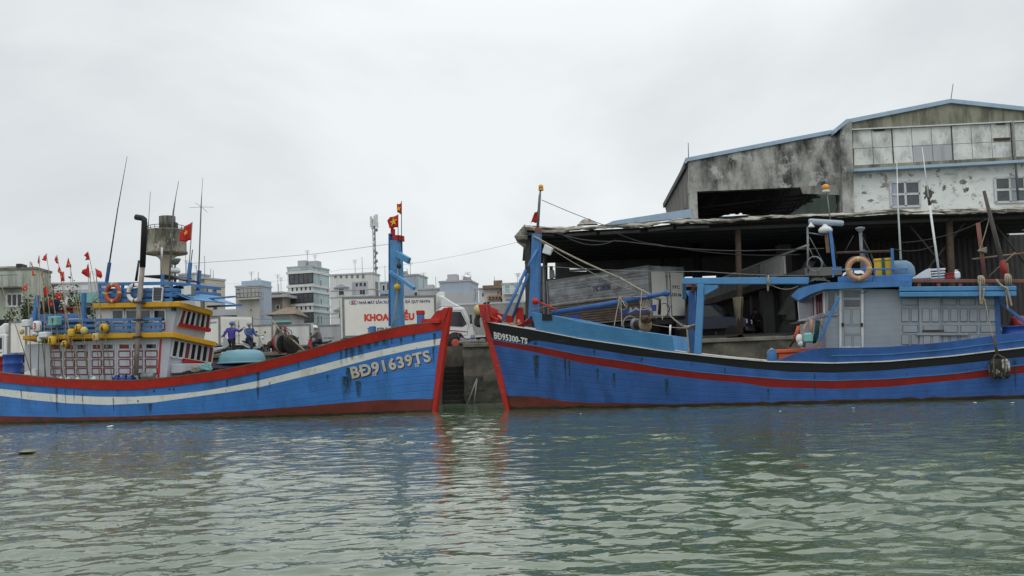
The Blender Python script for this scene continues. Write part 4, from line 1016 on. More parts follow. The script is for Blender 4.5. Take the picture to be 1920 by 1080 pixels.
marker((79.5, 503), (84, 707), -1.9, 'marker pole with a ragged narrow flag and a block of white foam', [[(79.5, 503), (81.5, 519), (80, 529), (77.5, 516)]], [(85, 628, 9, 5, 'box', 'foam', None, None), (75, 636, 4.5, 4.5, 'box', 'foam', None, None)])
marker((86.5, 475), (118, 708), -1.8, 'tall marker pole with a triangular flag and teal box float numbered 9', [[(86.5, 475), (79, 481), (83, 485), (79.5, 487.5), (88, 490)]], [(103, 602, 9, 8, 'box', 'teal', '9', 'letter_black')])
marker((87, 535), (104, 709), -1.95, 'marker pole with a drooping starred flag and yellow float numbered 3', [[(87, 535), (90, 546), (88, 556), (82.5, 553), (83.5, 541)]], [(98, 639, 6.8, 7.2, 'can', 'float_yellow', '3', 'letter_shadow')])
marker((78, 560), (101, 708), -1.5, 'marker pole with a dark low flag and a yellow float behind the teal box', [[(98, 560), (97, 575), (92, 578), (93, 563)]], [(92.5, 610, 4.5, 6.5, 'ball', 'float_yellow', None, None)])
marker((107, 477.5), (141, 709), -1.85, 'tall marker pole with two tattered flags and a brown float', [[(107, 479), (103.5, 487), (106, 494), (110.5, 494)], [(112, 499), (107, 508), (111, 512), (116, 511)]], [(130, 641, 4, 6, 'ball', 'float_brown', None, None)])
marker((118.5, 509), (124.5, 709), -1.9, 'marker pole with a crescent torn flag and small float numbered 15', [[(119, 509), (113, 512), (117, 520), (114, 527.5), (121, 527.5)]], [(121, 645, 5.8, 6.2, 'ball', 'float_yellow', '15', 'letter_shadow')])
marker((112.5, 547), (150, 709), -1.9, 'marker pole with a low bright starred flag and yellow can float', [[(112.5, 548), (103.5, 553), (108, 562), (115, 562)]], [(134, 624, 6.3, 6.8, 'can', 'float_yellow', None, None)])
marker((128.5, 484), (166, 710), -1.8, 'marker pole with a square starred flag and yellow float numbered 2', [[(128.5, 484), (123.5, 491), (124, 502), (133, 500.5)]], [(147.5, 615, 6.7, 7, 'ball', 'float_yellow', '2', 'letter_shadow')])
marker((146, 549), (166, 709), -1.95, 'marker pole without a flag carrying a pale yellow float', (), [(158, 620, 6.5, 7, 'ball', 'float_pale', None, None)])
marker((165.5, 472), (211, 712), -1.8, 'tallest marker pole with a notched flag and yellow float numbered 6', [[(165.5, 472), (157.5, 479), (162, 483), (159.5, 488), (168, 487)]], [(195.5, 615, 8, 8.2, 'ball', 'float_yellow', '6', 'letter_shadow')])
marker((165.5, 494), (187, 711), -1.9, 'marker pole with the roundest big flag and cream float numbered 0', [[(165, 495), (164, 503), (155, 506), (153.5, 512), (160, 518), (168, 521), (168, 503)]], [(180, 632, 6, 6.5, 'can', 'float_pale', '0', 'letter_red')])
marker((179.5, 503), (197, 712), -1.6, 'marker pole with a flag bending to the right beside the orange ring', [[(179.5, 503), (188, 509), (191.5, 517), (189, 522), (184, 519)]], ())
for i, (px, py, lb) in enumerate(((115, 711, 'white foam float lump at the foot of the poles, nearest the stern'), (127, 712, 'white foam float lump second along the red gunwale'), (146, 712, 'white foam float lump under the pole with the pale float'), (176, 711, 'white foam float lump near the blue jerrycans'))):
    v = LV(px, py, y=-1.75); m = MB(); m.ball(v, .10, .1, .10, 10, 6); m.jitter(.03, 9, i); single('foam_float', lb, 'float', m, M['foam'], BL, v, 'foam floats at the foot of the poles')
# dark nets and clothing hanging on the flag rack
for i, (x0, x1, y0, y1, mt, lb) in enumerate(((74, 96, 566, 590, 'net', 'black net bundle hanging on the blue flag rack, left end'), (97, 108, 562, 592, 'blue_tarp', 'dark blue cloth hanging in the middle of the flag rack'), (115, 142, 577, 588, 'maroon', 'maroon cloth strung along the flag rack'), (138, 152, 576, 596, 'float_brown', 'brown sack hanging at the right post of the flag rack'))):
    a_, b_ = LV(x0, y0, y=-.9), LV(x1, y1, y=-.9); m = MB()
    m.sheet(lambda u, v: Vector((a_.x + (b_.x-a_.x)*(u + .1*math.sin(v*4+i)), -.9 + .12*math.sin(u*9) , a_.z + (b_.z-a_.z)*v*(.8 + .2*math.sin(u*5+i)))), 12, 8)
    single('hanging_gear', lb, 'fishing gear', m, M[mt], BL, a_, solid=.05)
# ================================================================== the boat with the black band
g0 = WORLD.V(953, 767.5, z=0); BR = Frame((g0.x, g0.y, 0), rad(-19.1))
def RV(px, py, y=None, x=None, z=None): return BR.V(px, py, x=x, y=y, z=z)
top = RV(899, 571, y=0)
HR = Hull(BR, 1, 17.6, 2.2, (0.0, 0.0), (top.x + .07, top.z), sternrake=.5, transom=.8, full=.44)
cE = curve([(890,600),(918,604.5),(999,618),(1090,635.5),(1190,650),(1240,657.8),(1340,669),(1440,678),(1560,681),(1660,678),(1782,668),(1920,651.7),(2060,634)])
cD = curve([(890,627),(923,633),(985,645),(1003,637.5),(1090,651),(1190,667),(1240,672),(1320,680.5),(1395,690),(1480,697),(1560,699),(1660,694.5),(1782,684),(1920,669),(2060,652)])
cC = curve([(890,629),(924,637),(985,646.5),(1000,647.5),(1090,665.5),(1190,680),(1240,689),(1320,698.5),(1400,705.5),(1480,712),(1560,714),(1660,710.7),(1782,701.6),(1920,684),(2060,667)])
cB = curve([(890,640),(928,647),(997,659),(1090,680),(1190,695.6),(1240,702),(1320,712),(1395,718),(1440,726),(1565,729.5),(1660,726),(1782,714),(1920,699.5),(2060,682)])
cA = curve([(890,741),(955,742),(1001,743),(1057,752),(1112,755.6),(1190,756),(1300,759),(1400,764),(1500,768),(1600,769),(1700,764),(1800,757),(1920,744),(2060,730)])
boatR = thing('fishing_boat', 'darker blue wooden fishing boat with black band, red stripe and grey cabin', 'fishing boat', BR, (8, 0, 0), 'wooden fishing boats moored at the quay')
usR = HR.stations()
hm, tabR = HR.shell([(slime_line(7), 5), (cA, 0), (cB, 1), (cC, 2), (cD, 1), (lambda u: HR.solve_z(u, cE) - .01, 3)], usR)
stain_runs(HR, hm, ((1003,640,5,16),(1113,655,3,20),(1008,665,8,70),(1060,672,3,60),(1066,676,3,60),(1120,690,3,45),(1527,700,3,50),(1203,671,3,12),(1297,680,3,10),(1360,690,3,14),(1903,675,4,60),(1700,700,2,10),(1812,690,2,14),(1440,728,3,30),(1150,700,5,40),(1250,710,5,40)), 4, 5)
part(boatR, 'hull', hm, [M['antifoul'], M['hull_blue_dark'], M['red_stripe'], M['black_band'], M['run'], M['slime']])
zE = [t[6] + .01 for t in tabR]
part(boatR, 'rail_cap', HR.strip(usR, [z - .01 for z in zE], [z + .02 for z in zE], .035, .16), M['white_stripe'])
def offs(c, d): return c[0], [y + d for y in c[1]]
zC = [t[4] for t in tabR]
part(boatR, 'trim_line', HR.strip(usR, [z - .005 for z in zC], [z + .018 for z in zC], .012, .03), M['light_blue'])
dk = MB(); vs = []
for u, z in zip(usR, zE): vs += [HR.P(u, z - .5, -.05, -1), HR.P(u, z - .5, -.05, 1)]
dk.add(vs, [(2*i, 2*i+1, 2*i+3, 2*i+2) for i in range(len(usR)-1)]); part(boatR, 'deck', dk, M['wood'])
part(boatR, 'inner_bulwark', HR.strip(usR, [z - .51 for z in zE], [z - .012 for z in zE], -.08, .03), M['blue_paint'])
# raised bulwark panels fore and aft
def raised(pts, uspan, lab, th=.06, n=30, label=None):
    cu = curve(pts); us = [u for u in np.linspace(uspan[0], uspan[1], n)]
    lo = [HR.solve_z(u, cE) + .022 for u in us]; hi = [max(HR.solve_z(u, cu), l + .01) for u, l in zip(us, lo)]
    m = HR.strip(us, lo, hi, -.01, th); o = part(boatR, lab, m, M['light_blue'] if lab == 'fore_bulwark' else M['hull_blue_dark'], bev=.008, label=label)
    return us, lo, hi
u0 = HR.hit(999, 600, .1, 3)[0]; u1 = HR.hit(1262, 640, .3, 2.3)[0]
raised([(990,584),(999,585.5),(1045,593),(1092,604),(1180,618),(1262,630),(1300,635)], (u0, u1), 'fore_bulwark')
u2 = HR.hit(1454, 677, .5, 2)[0]
us, lo, hi = raised([(1440,678),(1454,676.7),(1480,667),(1506.7,657.8),(1529,653),(1560,652),(1660,650.6),(1762,642.5),(1864,629),(1920,622),(2060,605)], (u2, .985), 'aft_bulwark', n=44)
k0 = 7
part(boatR, 'bulwark_moulding', HR.strip(us[k0:], [l + (h-l)*.42 for l, h in zip(lo, hi)][k0:], [l + (h-l)*.42 + .03 for l, h in zip(lo, hi)][k0:], .01, .03), M['light_blue'])
hp = MB(); v = HR.P(*HR.hit(1026, 597, .15, 3), .02); q = [HR.P(*HR.hit(px, py, .12, 2.9), -.002) for px, py in ((1016.5, 601), (1034.5, 601), (1034.5, 590.5), (1016.5, 588))]; hp.slab(q, (0, -.01, 0)); part(boatR, 'hawse_port', hp, M['black'])
part(boatR, 'stem', stem((953,767.5), (899.5,571), .13, .34, BR, -1), M['red_paint'], bev=.015)
# red bow plate, cathead boards and red post
m = MB()
for sd in (-1, 1):
    q = [RV(*pp, y=0) for pp in [(901,572),(924,579),(931,605),(912,604)]]
    m.slab([(q[0].x+.2, sd*.05, q[0].z-.03), (q[1].x, sd*.45, q[1].z), (q[2].x, sd*.55, q[2].z), (q[3].x, sd*.10, q[3].z)], (0, sd*.05, 0))
part(boatR, 'bow_plate', m, M['red_paint'])
m = MB(); m.beam(RV(930, 592, y=.4), RV(963, 600, y=.5), .25, .12, up=(0, 1, 0)); m.beam(RV(918, 596, y=-.1), RV(934, 602, y=-.3), .14, .1, up=(0, 1, 0)); part(boatR, 'bow_board', m, M['red_paint'], bev=.015)
m = MB(); p0, p1 = RV(969, 606, y=.5), RV(980, 576, y=.5); m.box(p0.x, p1.x, .4, .6, p0.z-.5, p1.z); part(boatR, 'bollard_post', m, M['red_paint'], bev=.015)
# registration: partly worn letters
quad = [(927,635.5),(989,645.5),(989.5,634.5),(926,622)]
part(boatR, 'registration_shadow', hull_letters(HR, 'BĐ95300-TS', quad, .012, .045, 1.06, (1.0, 1.0)), M['letter_black'])
part(boatR, 'registration_number', hull_letters(HR, 'BĐ95300-TS', quad, .018, .035, 1.06), M['white_stripe'], label='worn white registration letters')
# ------------------------------------------------ cabin
yC = -1.40
p0, p1 = RV(1547, 652, y=yC), RV(1874, 650, y=yC); t0, t1 = RV(1547, 541, y=yC), RV(1868, 545, y=yC)
f0, f1 = RV(1500, 640, y=-.2), RV(1497, 560, y=-.2)
zb = 1.0; zt = t0.z; ztr = t1.z
cb = MB()
plan_b = [(p1.x, yC), (p0.x, yC), (f0.x, -.2), (f0.x, .2), (p0.x, -yC), (p1.x, -yC)]
plan_t = [(t1.x, yC), (t0.x, yC), (f1.x, -.2), (f1.x, .2), (t0.x, -yC), (t1.x, -yC)]
zts = [ztr, zt, zt, zt, zt, ztr]
cb.add([(x, y, zb) for x, y in plan_b] + [(x, y, z) for (x, y), z in zip(plan_t, zts)], [tuple(range(5, -1, -1)), tuple(range(6, 12))] + [(i, (i+1) % 6, (i+1) % 6 + 6, i+6) for i in range(6)])
cabin = part(boatR, 'cabin', cb, M['cabin_grey'])
def front_pt(px, py):
    """chamfered front wall of the cabin, between its two near corners"""
    best = None
    a0, a1, b0, b1 = Vector((p0.x, yC, zb)), Vector((t0.x, yC, zt)), Vector((f0.x, -.2, zb)), Vector((f1.x, -.2, zt))
    n = (b0-a0).cross(a1-a0).normalized(); d = BR.ri @ Vector(((px-960)/FPX, (540-py)/FPX, -1.0)); t = (a0-BR.eye).dot(n)/d.dot(n)
    return BR.eye + d*t, n
q, nF = front_pt(1520, 580)
if nF.y > 0: nF = -nF
def fp(px, py, o=.015): return front_pt(px, py)[0] + nF*o
TL, TR, BRt, BLt = fp(1498, 567), fp(1546, 546), fp(1547, 588), fp(1501, 602)
for i in range(3):
    a_, b_ = i/3 + .01, (i+1)/3 - .01
    qd = [BLt.lerp(BRt, a_), BLt.lerp(BRt, b_), TL.lerp(TR, b_), TL.lerp(TR, a_)]
    m = MB()
    for k in range(4): m.beam(qd[k], qd[(k+1) % 4], .06, .05, up=nF)
    f = part(cabin, 'window', m, M['frame_white']); m = MB(); m.slab([v for v in qd], nF*.01); part(f, 'pane', m, M['glass'])
    for j in range(3):
        if i == 1 and j == 0: continue
        m = MB(); s0, s1 = (j+.15)/3, (j+.62)/3
        m.slab([qd[0].lerp(qd[1], s0) + nF*.011, qd[0].lerp(qd[1], s1) + nF*.011, qd[3].lerp(qd[2], s1) + nF*.011, qd[3].lerp(qd[2], s0) + nF*.011], nF*.006); part(f, 'curtain', m, M['maroon'])
m = MB(); m.beam(fp(1498, 604), fp(1547, 590), .10, .05, up=nF); m.beam(RV(1547, 590, y=yC-.02), RV(1571, 590, y=yC-.02), .05, .06, up=(0, 1, 0)); part(cabin, 'window_sill', m, M['cabin_grey_flat'])
pane_on(cabin, 'window', BR, (1551, 546, 1567, 585), yC, M['glass_grey'], .02, M['cabin_grey_flat'], .05)
# door
pane_on(cabin, 'door_frame', BR, (1576, 542, 1617, 652), yC, M['cabin_grey_flat'], .03, M['frame_white'], .06)
dr = MB(); qd = [RV(1578.5, 654, y=yC), RV(1614.5, 654, y=yC), RV(1614.5, 543, y=yC), RV(1578.5, 543, y=yC)]; dr.slab(qd, (0, -.03, 0))
door = part(cabin, 'door', dr, M['cabin_grey_flat'])
for r_ in ((1582, 545.5, 1612, 557.5), (1582.5, 562.5, 1612.5, 575)): pane_on(door, 'pane', BR, r_, yC-.03, M['glass_grey'], .012)
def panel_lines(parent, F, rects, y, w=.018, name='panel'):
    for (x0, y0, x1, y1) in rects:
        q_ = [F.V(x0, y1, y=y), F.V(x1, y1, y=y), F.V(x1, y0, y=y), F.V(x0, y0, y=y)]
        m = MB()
        for k in range(4): m.beam(q_[k], q_[(k+1) % 4], w, .012, up=(0, 1, 0))  # dark strips stand for the shade at the panel edges
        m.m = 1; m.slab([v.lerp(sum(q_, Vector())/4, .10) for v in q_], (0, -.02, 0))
        part(parent, name, m, [M['panel_shade_line'], M['cabin_grey_flat']])
def sub_panels(): pass
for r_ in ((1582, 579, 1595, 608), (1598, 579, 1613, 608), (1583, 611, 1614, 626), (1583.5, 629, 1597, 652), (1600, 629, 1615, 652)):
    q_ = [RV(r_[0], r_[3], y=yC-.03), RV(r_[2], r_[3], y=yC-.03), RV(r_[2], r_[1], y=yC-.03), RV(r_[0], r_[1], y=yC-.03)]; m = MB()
    for k in range(4): m.beam(q_[k], q_[(k+1) % 4], .014, .014, up=(0, 1, 0))  # same painted shadow lines on the door
    part(door, 'door_panel_shade_lines', m, M['panel_shade_line'])
m = MB()
for px in (1580, 1616): v = RV(px, 609, y=yC-.04); m.box(v.x-.03, v.x+.03, v.y-.02, v.y, v.z-.05, v.z+.05)
part(door, 'hinge', m, M['black'])
R_ = []
for x0, x1 in ((1690.5,1704),(1708.5,1721.5),(1730,1743.5),(1747.5,1761.5),(1768,1778),(1782.5,1795),(1800.5,1813),(1818,1831.5),(1837,1849),(1854,1868)):
    R_.append((x0, 578.5, x1 + .5, 603.5)); R_.append((x0, 627.5, x1 + .5, 646))
for x0, x1 in ((1692,1721),(1768,1796),(1801,1832),(1838,1868)): R_ += [(x0, 610, x1, 623)]
for x0, x1 in ((1690,1721),(1767,1793),(1799,1829),(1835,1866)): R_ += [(x0, 559.5, x1, 572)]
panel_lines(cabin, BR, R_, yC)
sd = MB(); sd.slab([RV(1725, 650, y=yC), RV(1765, 648, y=yC), RV(1762, 558, y=yC), RV(1722, 559, y=yC)], (0, -.045, 0)); sdo = part(cabin, 'sliding_door', sd, M['cabin_grey_flat'], bev=.008)
panel_lines(sdo, BR, [(1729, 578.5, 1743, 604), (1747, 578.5, 1760.5, 604), (1731, 611, 1761, 619), (1731, 629, 1745, 648), (1749, 629, 1762, 648)], yC-.045, .014, 'door_panel_shade_lines')
m = MB(); m.beam(RV(1729, 620.5, y=yC-.07), RV(1770, 620, y=yC-.07), .05, .03, up=(0, 1, 0)); part(sdo, 'bolt', m, M['rust'])
m = MB(); m.beam(RV(1718, 626.5, y=yC-.06), RV(1815, 626.5, y=yC-.06), .06, .05, up=(0, 1, 0)); part(cabin, 'door_track', m, M['cabin_grey_flat'])
m = MB(); m.beam(RV(1874, 655, y=yC), RV(1868, 548, y=yC), .12, .08, up=(0, 1, 0)); part(cabin, 'corner_post', m, M['blue_dull'])
# roofs
def rim(pts_top, pts_bot, y, name, mat):
    pass
rf = MB(); yr = yC - .28
T = [RV(1484, 553, y=yr+.35), RV(1497, 541, y=yr+.1), RV(1520, 534.5, y=yr), RV(1548, 529.6, y=yr), RV(1630, 528, y=yr), RV(1710, 526.5, y=yr)]
Bq = [RV(1484, 556, y=yr+.35), RV(1497, 563, y=yr+.1), RV(1520, 551, y=yr), RV(1545, 542.6, y=yr), RV(1630, 539, y=yr), RV(1709.5, 536.5, y=yr)]
# the front lip droops: roof visor swept round the chamfered front
lip = MB()
n_ = len(T); vs = T + Bq; lip.add(vs + [Vector((v.x, -v.y, v.z)) for v in vs], [(i, i+1, i+1+n_, i+n_) for i in range(n_-1)] + [(2*n_+i, 2*n_+i+1, 3*n_+i+1, 3*n_+i) for i in range(n_-1)] + [(i, i+1, 2*n_+i+1, 2*n_+i) for i in range(n_-1)] + [(n_+i, n_+i+1, 3*n_+i+1, 3*n_+i) for i in range(n_-1)] + [(0, n_, 3*n_, 2*n_), (n_-1, 2*n_-1, 4*n_-1, 3*n_-1)])
part(boatR, 'cabin_roof', lip, M['blue_paint'])
cm_ = MB(); a_, b_ = RV(1571, 529, y=yr+.25), RV(1711, 527, y=yr+.25); c_, d_ = RV(1571, 519, y=yr+.25), RV(1711, 514, y=yr+.25)
cm_.add([(a_.x, a_.y, a_.z), (b_.x, a_.y, b_.z), (b_.x, -a_.y, b_.z), (a_.x, -a_.y, a_.z), (c_.x, a_.y, c_.z), (d_.x, a_.y, d_.z), (d_.x, -a_.y, d_.z), (c_.x, -a_.y, c_.z)], [(0, 3, 2, 1), (4, 5, 6, 7), (0, 1, 5, 4), (1, 2, 6, 5), (2, 3, 7, 6), (3, 0, 4, 7)])
part(boatR, 'roof_coaming', cm_, M['blue_paint'], bev=.01)
ar = MB(); yr2 = yC - .33
for (ya, yb, yo) in ((537.5, 546, .03), (547.5, 556.5, 0)):
    a_, b_ = RV(1686, ya, y=yr2+yo), RV(1906, ya - 1.3, y=yr2+yo); c_, d_ = RV(1686, yb, y=yr2+yo), RV(1906, yb-1.3, y=yr2+yo)
    ar.add([(c_.x, yr2+yo, c_.z), (d_.x, yr2+yo, d_.z), (d_.x, -yr2-yo, d_.z), (c_.x, -yr2-yo, c_.z), (a_.x, yr2+yo, a_.z), (b_.x, yr2+yo, b_.z), (b_.x, -yr2-yo, b_.z), (a_.x, -yr2-yo, a_.z)], [(0, 3, 2, 1), (4, 5, 6, 7), (0, 1, 5, 4), (1, 2, 6, 5), (2, 3, 7, 6), (3, 0, 4, 7)])
part(boatR, 'aft_roof', ar, M['light_blue'], bev=.012)
m = MB(); m.beam(RV(1711, 526.5, y=yr2+.25), RV(1926, 527, y=yr2+.25), .09, .09, up=(0, 1, 0)); m.beam(RV(1711, 526.5, y=1.2), RV(1926, 527, y=1.2), .09, .09, up=(0, 1, 0))
for px in (1723, 1760, 1800, 1850, 1898): m.beam(RV(px, 538, y=yr2+.27), RV(px, 530, y=yr2+.27), .09, .06, up=(0, 1, 0))
part(boatR, 'aft_rail', m, M['red_wood'], bev=.008)
m = MB(); m.beam(RV(1573, 556, y=-1.75), RV(1535, 640, y=-1.75), .09, .08, up=(0, 1, 0)); br = part(boatR, 'cabin_brace', m, M['blue_paint'], bev=.01)
m = MB(); m.beam(RV(1535, 640, y=-1.75), RV(1528.5, 655, y=-1.75), .09, .08, up=(0, 1, 0)); part(br, 'bare_end', m, M['wood'])
m = MB(); m.beam(RV(1869, 563, y=-1.35), RV(1925, 606, y=-1.6), .08, .08, up=(0, 1, 0)); part(boatR, 'stern_brace', m, M['blue_dull'], bev=.01)
# mast, braces, boom
m = MB()
m.slab([RV(990, 600, y=-.12), RV(1007, 600, y=-.12), RV(1012, 438, y=-.12), RV(997, 438, y=-.12)], (0, .24, 0)); mastR = part(boatR, 'mast', m, M['blue_paint'], bev=.012)
m = MB(); m.slab([RV(1002.5, 437.6, y=-.1), RV(1012, 437.6, y=-.1), RV(1012, 427, y=-.1), RV(1003, 426, y=-.1)], (0, .2, 0)); part(mastR, 'mast_head', m, M['red_wood'], bev=.01)
m = MB(); m.tube([RV(1008, 430, y=0), RV(1012, 368, y=0), RV(1013.5, 356, y=0)], [.05, .045, .02], 8); part(mastR, 'mast_pole', m, M['metal_grey'])
def beacon(parent, F, px, pyt, pyb, y, colour='amber'):
    b_ = F.V(px, pyb, y=y); h = F.V(px, pyt, y=y).z - b_.z; m = MB(); r = h*.42
    m.lathe(b_, [(r*.9, 0), (r, .02), (r, h*.28), (r*.9, h*.3)], seg=14); o = part(parent, 'beacon', m, M['frame_white'] if colour == 'amber2' else M['amber'])
    m = MB(); m.lathe(b_ + Vector((0, 0, h*.3)), [(r*.92, 0), (r*.88, h*.55), (r*.55, h*.68), (.005, h*.7)], seg=14); part(o, 'beacon_lens', m, M['amber'])
beacon(mastR, BR, 1014.5, 346, 357.5, 0)
for (p_, q_, r_) in (((986, 506), (942, 602), .055), ((990, 514), (960.5, 599), .05), ((1007, 468), (990, 500), .045)):
    m = MB(); m.tube([RV(*p_, y=-.15), RV(*q_, y=-.5 if p_[0] != 990 else .5)], r_, 8); part(mastR, 'brace', m, M['blue_paint'])
m = MB(); m.tube([RV(1035, 587, y=-.3), RV(1130, 572, y=-.3), RV(1213, 556, y=-.3), RV(1253, 549.5, y=-.3)], [.09, .09, .08, .06], 10); m.ball(RV(1249, 550, y=-.3), .13, .1, .1); boom = part(boatR, 'boom', m, M['blue_dull'])
m = MB(); m.ball(RV(1003.5, 565, y=-.35), .11); m.tube([RV(1006, 566, y=-.35), RV(1025, 572, y=-.5), RV(1042, 580.5, y=-.6)], .03, 7); part(mastR, 'red_knob', m, M['red_paint'])
m = MB()
def sag(p, q, s, n=14): return [Vector(p).lerp(Vector(q), i/n) - Vector((0, 0, s*4*(i/n)*(1-i/n))) for i in range(n+1)]
m.tube(sag(RV(1001, 443, y=-.15), RV(1162, 521, y=-.3), .05), .03, 6); m.tube(sag(RV(1162, 521, y=-.3), RV(1238, 561, y=-.3), .03), .035, 6); m.tube(sag(RV(1001, 444, y=-.1), RV(1236, 562, y=-.2), .22), .016, 5)
m.tube(sag(RV(995, 581, y=-.3), RV(1213, 557, y=-.4), -.12), .014, 5); part(boatR, 'stay_rope', m, M['rope'])
m = MB(); m.tube(sag(RV(1008, 498, y=0), RV(1320, 509, y=-.5), .06), .011, 5); m.tube(sag(RV(1320, 509, y=-.5), RV(1556, 516, y=-.4), .05), .011, 5); m.tube(sag(RV(1016, 375, y=0), RV(1130, 421, y=2.0), .02), .012, 5)
part(boatR, 'stay_wire', m, M['metal_grey'])
m = MB()
for p_, q_ in (((1162, 556), (1151, 614)), ((1164, 556), (1166, 612)), ((1163, 560), (1173, 575)), ((1240, 560), (1242, 600)), ((1203, 545), (1200, 600))): m.tube(sag(RV(*p_, y=-.35), RV(*q_, y=-.9), -.02), .014, 5)
m.torus(RV(1168, 573, y=-.4), .13, .014, (0, 1, 0), 20, 5); m.torus(RV(1162.5, 566, y=-.3), .1, .03, (1, 0, .2), 14, 6)
for k in range(6): m.tube(sag(RV(1198 + k*3, 556, y=-.3), RV(1204+k*4, 575 + k*2, y=-.35), .1), .018, 5)
part(boatR, 'boom_lashing', m, M['rope'])
m = MB(); m.tube([RV(1238, 561, y=-.35), RV(1236, 590, y=-.35)], .05, 8); m.tube(sag(RV(1240, 572, y=-.35), RV(1256, 578, y=-.35), -.1) + sag(RV(1256, 578, y=-.35), RV(1238, 596, y=-.4), .12), .012, 6); part(boom, 'sheave_hose', m, M['rubber'])
# gallows
m = MB(); m.beam(RV(1280, 527, y=-.9), RV(1517, 526.5, y=-.9), .19, .16, up=(0, 1, 0)); part(boatR, 'gallows_beam', m, M['light_blue'], bev=.012)
for (xt, xb_, yt_, yy) in ((1314.5, 1307, 533, -.9), (1298, 1295.5, 545, .9)):
    m = MB(); v = RV(xt, yt_, y=yy); w_ = RV(xb_, 664, y=yy); m.beam((w_.x, yy, w_.z - .2), v, .20, .17, up=(0, 1, 0)); part(boatR, 'gallows_post', m, M['light_blue'] if yy < 0 else M['blue_dull'], bev=.012)
m = MB(); m.slab([RV(1320, 534, y=-.95), RV(1346, 534, y=-.95), RV(1346, 540, y=-.95), RV(1320, 554, y=-.95)], (0, .12, 0)); m.slab([RV(1284, 545, y=.9), RV(1304, 545, y=.9), RV(1304, 565, y=.9), RV(1296, 565, y=.9)], (0, .1, 0)); m.beam(RV(1283, 526, y=-.85), RV(1283, 560, y=-.2), .1, .1, up=(0, 1, 0)); part(boatR, 'gallows_bracket', m, M['light_blue'], bev=.01)
m = MB(); m.beam(RV(1283, 534, y=.0), RV(1310, 534, y=.0), .12, .12, up=(0, 1, 0)); m.beam(RV(1300, 534, y=-.9), RV(1300, 545, y=.9), .12, .12, up=(0, 0, 1)); part(boatR, 'cross_beam', m, M['red_wood'])
m = MB()
for k in range(5): m.torus(RV(1441.5 + (k-2)*.6, 526.5, y=-.9), .14, .016, (1, 0, .1*(k-2)), 16, 5)
m.tube(sag(RV(1445, 533, y=-.9), RV(1497, 536, y=-.9), .12), .014, 5); m.tube([RV(1440, 532, y=-.95), RV(1440, 546, y=-.95)], .03, 6)
part(boatR, 'gallows_lashing', m, M['rope'])
m = MB()
for k in range(7): m.torus(RV(1300 + k*.8, 613 + k*.6, y=-.8 + .05*k), .16, .018, (.3*(k-3)/3, .3, 1), 16, 5)
m.tube(sag(RV(1255, 590, y=-.4), RV(1284, 614, y=-.6), .04), .016, 5); m.tube(sag(RV(1220, 608, y=-.6), RV(1290, 615, y=-.7), .03), .014, 5); m.tube(sag(RV(1288, 616, y=-.8), RV(1292, 664, y=-.9), -.05), .025, 5); m.tube(sag(RV(1258, 592, y=-.4), RV(1290, 612, y=-.7), .06), .014, 5); m.tube([RV(1283, 614, y=-.8), RV(1304, 612, y=-.8)], .05, 6)
part(boatR, 'mooring_rope', m, M['rope'])
m = MB(); m.tube([RV(1256, 632, y=-1.9), RV(1257, 609, y=-1.9)], .028, 6); part(boatR, 'stanchion', m, M['white'])
# net winch
v = RV(1209, 608, y=-.75); t = part(boatR, 'winch', (lambda m: (m.lathe(v, [(.235, 0), (.235, .05)], (.75, -.66, 0), 24), m)[1])(MB()), M['bamboo'])
m = MB(); m.lathe(v + Vector((-.30, .26, .02)), [(.14, 0), (.14, .32), (.19, .32), (.19, .37)], (.75, -.66, 0), 20); part(t, 'drum', m, M['net'])
m = MB(); m.lathe(v + Vector((-.36, .32, .02)), [(.20, 0), (.20, .05)], (.75, -.66, 0), 20); part(t, 'flange', m, M['metal_grey'])
m = MB(); m.torus(v + Vector((-.55, .45, .02)), .27, .025, (.75, -.66, 0), 24, 6, 0, 2*math.pi); m.beam(v + Vector((-.5, .4, -.2)), v + Vector((-.5, .4, -.9)), .06, .06); m.beam(v + Vector((0, .06, 0)), v + Vector((0, .1, -.9)), .08, .08); part(t, 'guard_hoop', m, M['metal_grey'])
m = MB(); m.ball(RV(1211, 599, y=-.9), .17, .12, .12, 16, 10); m.ball(RV(1220, 597.5, y=-.85), .2, .08, .05, 12, 8); m.jitter(.06, 8, 2); part(t, 'net_pile', m, M['rust'])
# roof gear that belongs to the boat
m = MB(); m.beam(RV(1565, 506, y=-.6), RV(1557, 434, y=-.6), .09, .08, up=(0, 1, 0)); rm_ = part(boatR, 'radar_mast', m, M['blue_paint'], bev=.008)
m = MB(); m.tube([RV(1515, 512, y=-.5), RV(1514.5, 426, y=-.5)], .03, 8); m.tube([RV(1512, 436, y=-.5), RV(1545, 441, y=-.4)], .02, 6); m.tube([RV(1518, 445, y=-.5), RV(1548, 500, y=0)], .012, 5); m.tube([RV(1517, 465, y=-.5), RV(1527, 485, y=-.4)], .012, 5); part(boatR, 'lamp_pole', m, M['metal_grey'])
v = RV(1548, 437, y=-.45); m = MB(); m.lathe(v, [(.10, 0), (.19, .03), (.20, .10), (.15, .17), (.09, .20), (.07, .26)], seg=18); rd = part(rm_, 'radar_dome', m, M['white'])
m = MB(); m.beam(RV(1549, 436, y=-.4), RV(1553, 474, y=-.4), .1, .1, up=(0, 1, 0)); part(rm_, 'dome_post', m, M['wood'])
m = MB(); a_, b_ = RV(1516, 415, y=-.45), RV(1582, 419, y=-.45); m.tube([a_, a_.lerp(b_, .05), a_.lerp(b_, .95), b_], [.06, .085, .085, .06], 12); part(rd, 'radar_scanner', m, M['wall_bluegrey'])
m = MB(); v = RV(1521, 426, y=-.5); m.lathe(v, [(.11, 0), (.08, .04), (.04, .10), (.03, .16)], seg=14); part(boatR, 'deck_lamp', m, M['white'])
